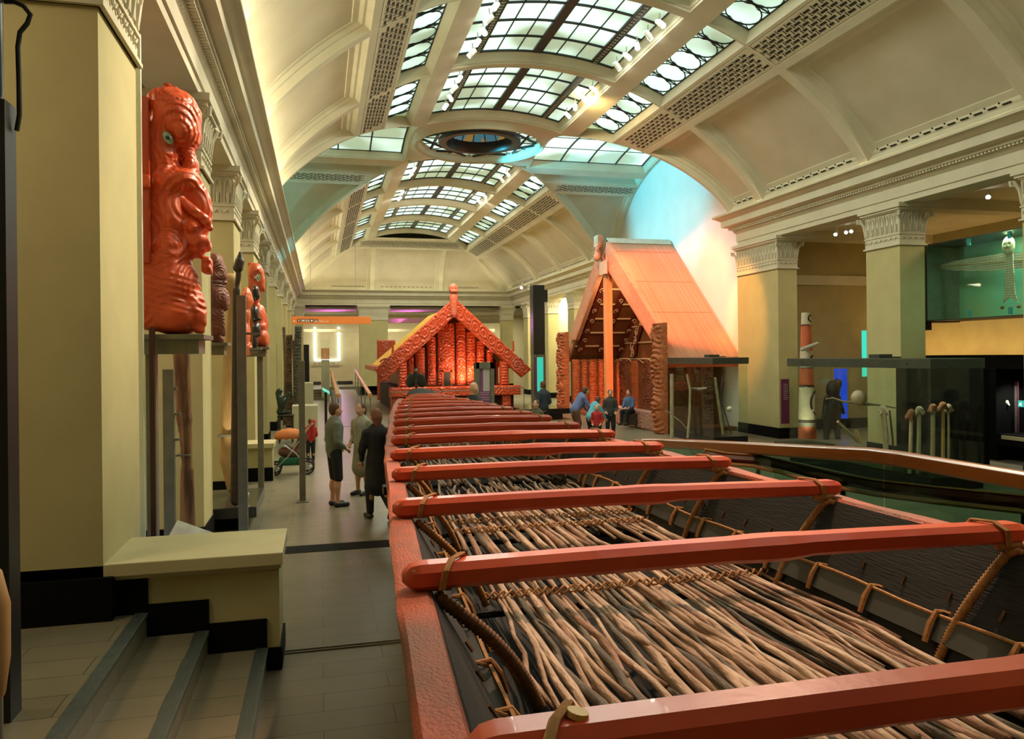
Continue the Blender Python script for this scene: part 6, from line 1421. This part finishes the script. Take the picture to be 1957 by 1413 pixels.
# pushchair
pc = at(556, 906, z=ZF); sc_ = 1.0; t = thing('pushchair', 'green and orange pushchair with spoked wheels standing in the left aisle', 'pushchair', tuple(pc))
b0 = Vector((pc.x, pc.y, ZF))
X_ = lambda x, y, z: b0 + Vector((x, y, z))
M_AL = mat('aluminium', (.5, .5, .48), .3, .9)
for (x, y, r) in ((-.30, -.18, .13), (-.30, .18, .13), (.33, -.22, .15), (.33, .22, .15)):
    b = BM(); c = X_(x, y, r); tube(b, [c + Vector((math.cos(a) * (r - .02), 0, math.sin(a) * (r - .02))) for a in [2 * PI * k / 20 for k in range(21)]], .022, 6); w_ = obj('wheel', b, mat('tyre', (.03, .03, .03), .7), t, True)
    b = BM()
    for k in range(6): a = PI / 3 * k; tube(b, [c, c + Vector((math.cos(a) * (r - .03), 0, math.sin(a) * (r - .03)))], .008, 4)
    tube(b, [c - Vector((0, .03, 0)), c + Vector((0, .03, 0))], .03, 8); obj('spokes', b, M_AL, w_)
b = BM()
for y in (-.20, .20): tube(b, [X_(-.30, y, .13), X_(-.05, y, .38), X_(.25, y, .80), X_(.42, y, 1.02)], .013, 6); tube(b, [X_(.33, y, .15), X_(.10, y, .45), X_(-.12, y, .62)], .013, 6)
tube(b, [X_(.42, -.2, 1.02), X_(.46, 0, 1.04), X_(.42, .2, 1.02)], .02, 6); tube(b, [X_(.33, -.2, .15), X_(.33, .2, .15)], .012, 6); tube(b, [X_(-.3, -.2, .13), X_(-.3, .2, .13)], .012, 6); obj('frame', b, M_AL, t, True)
s = SDF(.04); s.cap((b0.x - .15, b0.y, ZF + .46), (b0.x + .14, b0.y, ZF + .42), .10, .11); s.cap((b0.x + .14, b0.y, ZF + .45), (b0.x + .26, b0.y, ZF + .78), .10, .09); organic('seat', s, C_m('brown_seat', (.22, .10, .06)), t, .03)
s = SDF(.03); s.bx((b0.x + .02, b0.y, ZF + .27), (.26, .18, .08), .05); organic('basket', s, C_m('green', (.02, .14, .07)), t, .025)
s = SDF(.02); s.ell((b0.x - .02, b0.y, ZF + .78), (.30, .22, .16)); s.ell((b0.x - .02, b0.y, ZF + .72), (.27, .20, .14), 1); s.bx((b0.x, b0.y, ZF + .60), (.5, .4, .10), .01, 1); organic('sun_canopy', s, C_m('orange', (.62, .20, .06)), t, .022)
s = SDF(.03); s.cap((b0.x + .40, b0.y, ZF + .95), (b0.x + .46, b0.y + .02, ZF + 1.06), .05, .05); s.cap((b0.x + .45, b0.y, ZF + 1.0), (b0.x + .44, b0.y, ZF + .75), .04, .05); organic('hanging_cloth', s, C_m('red', 0), t, .022)
# ------------------------------------------------------------------ signs, screens and the far end
ys_ = 21.0; a, c = at(557, 605, y=ys_), at(709, 619.5, y=ys_)
t = thing('hanging_direction_sign', 'long orange hanging sign with small pictograms above the left aisle', 'sign', ((a.x + c.x) / 2, ys_, c.z))
b = BM(); box(b, (a.x, ys_, c.z), (c.x, ys_ + .04, a.z), bev=.012); obj('board', b, mat('sign_orange', (.90, .25, .05), .5, emit=(.9, .25, .05), es=.25), t)
W_ = c.x - a.x; H_ = a.z - c.z; SX = lambda u: a.x + W_ * (u - 75) / (1838 - 75); SZ = lambda v: a.z - H_ * (v - 110) / 175.
RT = Matrix.Rotation(PI / 2, 3, 'X'); M_WH = mat('sign_white', (.9, .88, .8), .5, emit=(.9, .88, .8), es=.15); M_SB = mat('sign_brown', (.05, .02, .015), .5)
b = BM(); yq = ys_ - .006
for u0, u1 in ((200, 265), (292, 370), (383, 465), (482, 548), (572, 645)): box(b, (SX(u0), yq, SZ(245)), (SX(u1), ys_, SZ(168)))
obj('pictogram_tiles', b, M_SB, t)
b = BM(); yq -= .004
def sb(u0, v0, u1, v1): box(b, (SX(u0), yq, SZ(v1)), (SX(u1), yq + .004, SZ(v0)))
sb(222, 176, 240, 190); sb(218, 192, 246, 218); sb(222, 218, 232, 240); sb(238, 218, 248, 232)
sb(304, 184, 362, 232); sb(298, 200, 310, 222)
sb(392, 178, 408, 190); sb(388, 192, 412, 236); sb(434, 178, 450, 190); sb(430, 192, 456, 236); sb(420, 176, 423, 238)
sb(500, 186, 530, 232); sb(492, 196, 540, 218)
sb(580, 212, 638, 238); sb(584, 182, 630, 190); sb(590, 196, 624, 202)
obj('pictograms', b, M_WH, t)
b = BM(); tube(b, [(SX(118), yq, SZ(222)), (SX(162), yq, SZ(222))], .008, 5); tube(b, [(SX(138), yq, SZ(202)), (SX(118), yq, SZ(222)), (SX(138), yq, SZ(242))], .008, 5); obj('arrow', b, M_WH, t)
text3d('lettering', 'Way out', H_ * .36, M_WH, Vector((SX(670), yq, SZ(243))), RT, t)
b = BM()
for u in (500, 1500): tube(b, [(SX(u), ys_ + .02, a.z), (SX(u), ys_ + .02, 6.2)], .004, 4)
obj('suspension_wires', b, mat('wire_grey', (.4, .4, .36), .4, .8), t)
# purple information totem
yt_ = 18.0; q = lambda px, py, y=yt_: at(px, py, y=y); u = lambda px, y=yt_: at(px, 700, y=y).x
t = thing('information_totem', 'grey framed information totem with a purple and white panel in front of the meeting house', 'totem', (u(925), yt_, ZF))
z1 = q(920, 693).z; zi = q(920, 705).z
b = BM(); box(b, (u(910), yt_, ZF), (u(916), yt_ + .30, z1)); box(b, (u(937), yt_, ZF), (u(944.5), yt_ + .30, z1)); box(b, (u(910), yt_, zi), (u(944.5), yt_ + .30, z1)); box(b, (u(910), yt_ + .26, ZF), (u(944.5), yt_ + .30, z1)); obj('frame', b, M_STEEL, t)
b = BM(); box(b, (u(916), yt_ + .04, ZF + .1), (u(937), yt_ + .07, zi)); pn = obj('purple_panel', b, noisy('mauve_print', (.26, .10, .22), (.20, .08, .18), 2, .4), t)
b = BM(); box(b, (u(923.5), yt_ + .034, q(930, 748).z), (u(936.5), yt_ + .04, zi)); obj('pale_text_block', b, mat('pale_lilac', (.52, .46, .42), .5), pn)
b = BM()
for py in (751, 755, 760, 764): box(b, (u(917), yt_ + .034, q(920, py).z - .006), (u(936), yt_ + .04, q(920, py).z + .006))
o = obj('text_lines', b, mat('pale_pink_text', (.55, .35, .42), .5), pn); o['kind'] = 'stuff'
# black projection column with teal screen
yp = 36.5; u = lambda px, y=yp: at(px, 700, y=y).x; zq = lambda py, y=yp: at(1030, py, y=y).z
t = thing('black_screen_column', 'very tall black column with a teal lit screen near its foot, beyond the steep roofed house', 'column', (u(1031), yp, ZF))
b = BM(); box(b, (u(1020), yp, zq(678)), (u(1042), yp + .6, min(zq(545), 5.9))); obj('upper_shaft', b, M_BLACK, t)
b = BM(); box(b, (u(1020.5), yp, ZF), (u(1043), yp + .6, zq(678))); obj('lower_shaft', b, noisy('brown_grey_metal', (.10, .09, .06), (.07, .06, .04), 4, .4), t)
b = BM(); box(b, (u(1026), yp - .03, zq(748)), (u(1038), yp, zq(683))); obj('teal_screen', b, lit('teal_screen', (.03, .55, .40), .9), t)
b = BM(); box(b, (u(1021.5), yp - .02, zq(748)), (u(1026), yp, zq(683))); obj('purple_edge', b, M_PUR, t)
b = BM(); box(b, (u(1042), yp + .1, 4.9), (u(1049), yp + .5, 5.5)); obj('loudspeaker', b, M_BLACK, t)
b = BM(); x0, x1 = at(990, 760, y=27.5).x, at(1096, 760, y=27.5).x; box(b, (x0 + .3, 27.3, ZF), (x1 - .5, 29.5, .05)); box(b, (x0, 27.0, .05), (x1 - .3, 29.8, .25), bev=.02); tag(obj('black_platform', b, noisy('gloss_black', (.006, .006, .007), (.01, .01, .01), 3, .15)), 'low glossy black platform in front of the black screen column', 'platform')
# steel barrier rails round the meeting house
def barrier(px0, px1, top, y, label):
    a_, c_ = at(px0, top, y=y), at(px1, top, y=y); t = thing('steel_barrier', label, 'barrier', ((a_.x + c_.x) / 2, y, ZF), 0, 'thin steel barriers in front of the meeting house'); b = BM()
    tube(b, [(a_.x, y, ZF), (a_.x, y, a_.z), (c_.x, y, a_.z), (c_.x, y, ZF)], .018, 6); obj('rail', b, M_STEEL, t)
barrier(748, 908, 750, 26.5, 'thin steel barrier rail before the left half of the meeting house'); barrier(930, 1001, 743, 26.5, 'thin steel barrier rail before the right end of the meeting house')
# far left: showcase with an orange block, black tower, light frame, ramp rails, plinths
ye = 46.5; u = lambda px, y=ye: at(px, 700, y=y).x; zq = lambda px, py, y=ye: at(px, py, y=y).z
t = thing('column_showcase', 'slender glass showcase with an orange block standing on a pale base at the far end', 'showcase', (u(621), ye - 2, ZF))
yy = ye - 2
b = BM(); box(b, (u(614, yy), yy, ZF), (u(629.5, yy), yy + .5, zq(620, 688, yy))); obj('base', b, noisy('pale_olive_base', (.42, .40, .26), (.36, .34, .22), 2, .5), t)
b = BM(); box(b, (u(614, yy), yy, zq(620, 687, yy)), (u(629.5, yy), yy + .5, zq(620, 666, yy))); obj('orange_block', b, mat('bright_orange_block', (.85, .20, .02), .4), t)
b = BM(); box(b, (u(613.5, yy), yy, zq(620, 688, yy)), (u(630, yy), yy + .5, zq(620, 650, yy))); obj('glass_top', b, M_GLASS, t)
yy = 47.8; b = BM(); box(b, (u(580.5, yy), yy, ZF), (u(591, yy), yy + .6, zq(585, 659, yy))); tag(obj('black_tower', b, M_BLACK), 'narrow black tower beside the first pier of the end wall', 'tower')
yy = 56.9; t = thing('light_frame', 'tall rectangular outline of white light on the far gallery wall', 'light', (u(625, yy), yy, 1))
for (p0, p1, v0, v1) in ((600.5, 604, 626, 690), (646, 650, 626, 690), (600.5, 650, 687.5, 690)):
    b = BM(); box(b, (u(p0, yy), yy - .05, zq(620, v1, yy)), (u(p1, yy), yy, zq(620, v0, yy))); obj('light_tube', b, lit('cold_white_tube', (.85, 1, .95), 3.0), t)
b = BM(); box(b, (u(596, yy), yy - .04, zq(620, 698, yy)), (u(652, yy), yy, zq(620, 692.5, yy))); o = obj('caption_board', b, mat('cream_caption', (.7, .66, .5), .5)); tag(o, 'long cream caption board under the light frame', 'board')
b = BM(); 
for k in range(5): box(b, (u(599 + 9 * k, yy), yy - .045, zq(620, 696.5, yy)), (u(604 + 9 * k, yy), yy - .04, zq(620, 694, yy)))
o2 = obj('caption_text', b, mat('caption_grey', (.4, .36, .26), .6), o); o2['kind'] = 'stuff'
for (p0, p1, v0, v1, yy, lb) in ((592, 613, 713, 721, 53, 'low dark bench left of the column showcase'), (640, 674, 712, 721, 53, 'long dark bench at the head of the ramp')):
    b = BM(); z_ = .62; box(b, (u(p0, yy), yy, z_ - .4), (u(p1, yy), yy + .5, z_), bev=.02); box(b, (u(p0, yy) + .1, yy + .05, ZF), (u(p1, yy) - .1, yy + .45, z_ - .4)); tag(obj('bench', b, noisy('dark_bench', (.06, .05, .04), (.04, .035, .03), 3, .4)), lb, 'bench')
# stairs and ramp to the gallery
b = BM()
for k in range(4): box(b, (u(592, 46), 45.6 - .4 * (3 - k) , ZF), (u(628, 46) - .3, 49, ZF + .14 * (k + 1)))
box(b, (-1.4, 49, ZF), (12.4, 57, ZF + .56)); struct('floor_gallery', b, M_TILE)
ra, rb = at(645, 757, y=22.0), at(633, 707, y=46.0)
t = thing('ramp', 'sloping grey ramp with two orange timber handrails leading up to the far gallery', 'ramp', (2.0, 36, ZF))
rl = [at(646, 757, y=27), at(633, 709, y=44)]; rr_ = [at(708, 756, y=27), at(679, 708, y=44)]
b = BM(); zlo, zhi = ZF + .01, .42; vs = [b.verts.new(v) for v in ((rl[0].x, 27, zlo), (rr_[0].x, 27, zlo), (rr_[1].x, 44, zhi), (rl[1].x, 44, zhi), (rl[0].x, 27, ZF), (rr_[0].x, 27, ZF), (rr_[1].x, 44, ZF), (rl[1].x, 44, ZF))]
for f in ((0, 1, 2, 3), (4, 7, 6, 5), (0, 4, 5, 1), (1, 5, 6, 2), (2, 6, 7, 3), (3, 7, 4, 0)): b.faces.new([vs[i] for i in f])
obj('ramp_surface', fixn(b), noisy('worn_grey_ramp', (.20, .20, .17), (.13, .13, .11), 6, .3), t)
for (p, nm) in ((rl, 'l'), (rr_, 'r')):
    b = BM(); tube(b, [p[0], p[1]], .075, 8); h_ = obj('handrail', b, noisy('orange_rail_far', (.62, .27, .07), (.52, .21, .05), 4, .35), t, True)
    b = BM()
    for k in range(5):
        c_ = p[0].lerp(p[1], k / 4 * .98 + .01); box(b, (c_.x - .02, c_.y - .02, ZF), (c_.x + .02, c_.y + .02, c_.z))
    obj('rail_post', b, M_STEEL, t)
b = BM(); prism(b, [(rl[0].y, ZF), (rl[1].y, ZF), (rl[1].y, rl[1].z), (rl[0].y, rl[0].z)], -.006, .006, 'x'); bmesh.ops.translate(b, verts=b.verts[:], vec=(rl[1].x + .1, 0, 0)); obj('glass_side', b, M_GLASS, t)
M_PL = noisy('cream_plinth', (.60, .55, .34), (.55, .50, .31), 3, .6)
for (p0, p1, v0, yy, lb) in ((575.5, 598, 732, 30, 'square cream plinth in the left aisle, the farther of two'), (557, 606, 776, 24, 'low wide cream plinth in the left aisle, the nearer of two')):
    b = BM(); box(b, (u(p0, yy), yy, ZF), (u(p1, yy), yy + .9, zq(585, v0, yy)), bev=.01); tag(obj('cream_plinth', b, M_PL), lb, 'plinth')
# bronze figure on a thin table, small teal desk screen
yy = 22.6; s = SDF(.04); q = lambda px, py: tuple(at(px, py, y=yy))
s.cap(q(531, 752), q(538, 772), .07, .12); s.ell(q(541, 768), (.14, .12, .16)); s.cap(q(540, 775), q(533, 788), .10, .07); s.cap(q(536, 790), q(552, 788), .06, .05); s.cap(q(545, 762), q(553, 752), .07, .05); s.ell(q(534, 748), (.09, .08, .08))
t = thing('bronze_sculpture', 'small dark green bronze animal sculpture on a thin legged table', 'sculpture', q(540, 792)); organic('body', s, mat('green_bronze', (.05, .07, .05), .25, .5), t, .025)
t = thing('thin_table', 'dark thin legged table carrying the bronze sculpture', 'table', (u(546, yy), yy, ZF)); z_ = zq(545, 794, yy)
b = BM(); box(b, (u(530, yy), yy - .25, z_ - .04), (u(561, yy), yy + .35, z_)); obj('table_top', b, M_BLACK, t)
for px in (533, 558):
    for dy in (-.2, .3): b = BM(); box(b, (u(px, yy) - .02, yy + dy - .02, ZF), (u(px, yy) + .02, yy + dy + .02, z_ - .04)); obj('leg', b, M_DKW, t)
yy = 27; t = thing('desk_screen', 'small tilted teal screen on a black stem beside the stairs', 'screen', (u(623, yy), yy, ZF)); b = BM(); tube(b, [(u(622, yy), yy, ZF), (u(622, yy), yy, zq(622, 750, yy))], .05, 6); obj('stem', b, M_BLACK, t)
b = BM(); p_, q_ = at(616, 745, y=yy), at(630, 753, y=yy); vs = [b.verts.new(v) for v in (p_, q_, q_ + Vector((0, .35, .07)), p_ + Vector((0, .35, .07)))]; b.faces.new(vs); r_ = bmesh.ops.extrude_face_region(b, geom=b.faces[:]); bmesh.ops.translate(b, verts=[v for v in r_['geom'] if isinstance(v, bmesh.types.BMVert)], vec=(0, 0, -.03)); obj('screen', fixn(b), lit('teal_screen', 0, 0), t)
# tall carved poles standing along the left wall
for k, (px, top, y, w_, lb) in enumerate(((542, 625, 28.5, .10, 'slimmest and farthest left'), (553, 640, 27.5, .20, 'broad brown one in the middle'), (561, 650, 27.9, .13, 'short one close to the broad pole'), (570, 624, 27.2, .22, 'tallest, black and grey'))):
    a_ = at(px, top, y=y); t = thing('carved_pole', 'tall openwork carved pole against the left wall, ' + lb, 'pole', (a_.x, y, ZF), 0, 'tall carved poles along the left wall')
    put('shaft', slab(w_ * 1.4, a_.z - ZF, .10, .22, .10, .06, 200 + k, .03, True, .25, .05 * (-1) ** k), noisy('pole_brown', (.22, .11, .04), (.06, .04, .025), 6, .6) if k % 2 == 0 or k == 1 else noisy('pole_black', (.05, .045, .035), (.12, .11, .08), 7, .5), t, T_((a_.x, y, ZF)))
# ------------------------------------------------------------------ spotlights hung from the skylight ribs and elsewhere
M_SIL = mat('white_lamp_body', (.72, .72, .66), .35); M_BULB = lit('bulb', (1.0, .96, .82), 40)
def lamp(p, d, label, grp, sc=1.0):
    p = Vector(p); d = Vector(d).normalized(); t = thing('track_spotlight', label, 'spotlight', tuple(p), 0, grp)
    b = BM(); tube(b, [p - d * .10 * sc, p + d * .12 * sc], .062 * sc, 12); obj('housing', b, M_SIL, t, True)
    b = BM(); tube(b, [p + d * .12 * sc, p + d * .135 * sc], .052 * sc, 12); obj('lens', b, M_BULB, t)
    b = BM(); tube(b, [p - d * .02, p + Vector((0, 0, .22 * sc))], .014, 6); obj('arm', b, M_SIL, t)
def rib_lamps(sg, y0, n, dy, label, grp, dirs=None):
    s = sg * s_of(2.3) * 10 / 12.6
    for k in range(n):
        p = nave(s, y0 + k * dy, -.02); lamp(p, (dirs or ((sg * .5, -.6, -.8), (sg * .8, .2, -.8), (-sg * .2, -.7, -.8)))[k % 3], label + ', ' + (('nearest', 'second', 'middle', 'fourth', 'last')[k] if n > 2 else ('nearer', 'farther')[k]) + ' of the row', grp)
rib_lamps(-1, 15.3, 5, .62, 'spotlight on left iron rib of the nearest full skylight', 'spotlights on the left rib of the nearest skylight')
rib_lamps(1, 15.3, 5, .62, 'spotlight on right iron rib of the nearest full skylight', 'spotlights on the right rib of the nearest skylight')
rib_lamps(-1, 19.5, 4, .75, 'spotlight on left rib of the skylight before the round opening', 'spotlights left of the second skylight')
rib_lamps(1, 19.5, 4, .75, 'spotlight on right rib of the skylight before the round opening', 'spotlights right of the second skylight')
rib_lamps(-1, 29.3, 2, 1.0, 'spotlight on left rib of first skylight past the round opening', 'far left spotlights'); rib_lamps(1, 29.3, 2, 1.0, 'spotlight on right rib of first skylight past the round opening', 'far right spotlights')
rib_lamps(-1, 33.6, 2, 1.2, 'spotlight on left rib of second skylight past the round opening', 'farther left spotlights'); rib_lamps(1, 33.6, 2, 1.2, 'spotlight on right rib of second skylight past the round opening', 'farther right spotlights')
spot('skylight_glare', nave(.2, 34.6, -.2), nave(.27, 36.2, 0), 60, (1, 1, .9), 150); spot('skylight_glare', nave(-.2, 34.6, -.2), nave(-.27, 36.2, 0), 60, (1, 1, .9), 150)
spot('amber_skylight_glare', nave(.22, 20.3, -.25), nave(.31, 20.6, .2), 90, (1, .72, .30), 150)
lamp(at(998, 549, x=11.75), (-.5, -.8, -.3), 'lone bright spotlight on the right cornice near the far corner', None, 1.4); lamp(at(1013, 548, x=11.9), (.5, -.3, -.6), 'dim spotlight beside the lone bright one on the right cornice', None, 1.2)
for (px, py, x_, lb) in ((1598, 446, 14.0, 'leftmost spotlight under the ceiling between the two right columns'), (1628, 440, 14.0, 'right hand spotlight of the trio between the two right columns'), (1618, 442, 14.2, 'middle tilted spotlight of the trio between the two right columns'), (1889, 374, 14.2, 'spotlight under the ceiling above the hanging glass case')):
    lamp(at(px, py, x=x_), (-.7, -.6, -.5), lb, None, .8)
# gallery colours
area('magenta_gallery_lamp', (1.0, 52, 4.4), (.5, 51, 5.4), 1.5, .4, 45, (1, .2, .9)); area('magenta_gallery_lamp', (6.0, 52, 4.4), (5.5, 51, 5.4), 1.5, .4, 45, (1, .2, .9))
b = BM(); box(b, (-1.4, 52.5, 4.55), (12.4, 52.9, 4.85)); box(b, (-1.4, 54.5, 4.0), (12.4, 54.8, 4.2)); struct('trim_12', b, M_PLAS)
# statue and hall key lights
spot('figure_spot', nave(-.15, 12.5, -.2), (-2.0, 7.6, 3.6), 2600, (1, .80, .55), 26); spot('figure_spot', nave(-.1, 17.0, -.2), (-1.7, 12.8, 3.0), 1900, (1, .84, .60), 30)
spot('canoe_spot', nave(-.2, 5.5, -.2), (1.5, 3.5, 1.5), 2600, (1, .60, .40), 30); spot('canoe_spot', nave(.22, 11.0, -.2), (1.4, 3.0, 1.4), 1700, (1, .62, .42), 32)
spot('pier_spot', nave(.05, 9.5, -.2), (-1.4, 6.3, 4.0), 3000, (1, .82, .55), 24, .9); spot('pier_spot', nave(-.05, 22.0, 0), (-1.4, 17.5, 3.0), 2600, (1, .85, .55), 40); spot('pier_spot', nave(-.05, 14.0, -.2), (-1.4, 10.6, 3.4), 1800, (1, .85, .58), 36)
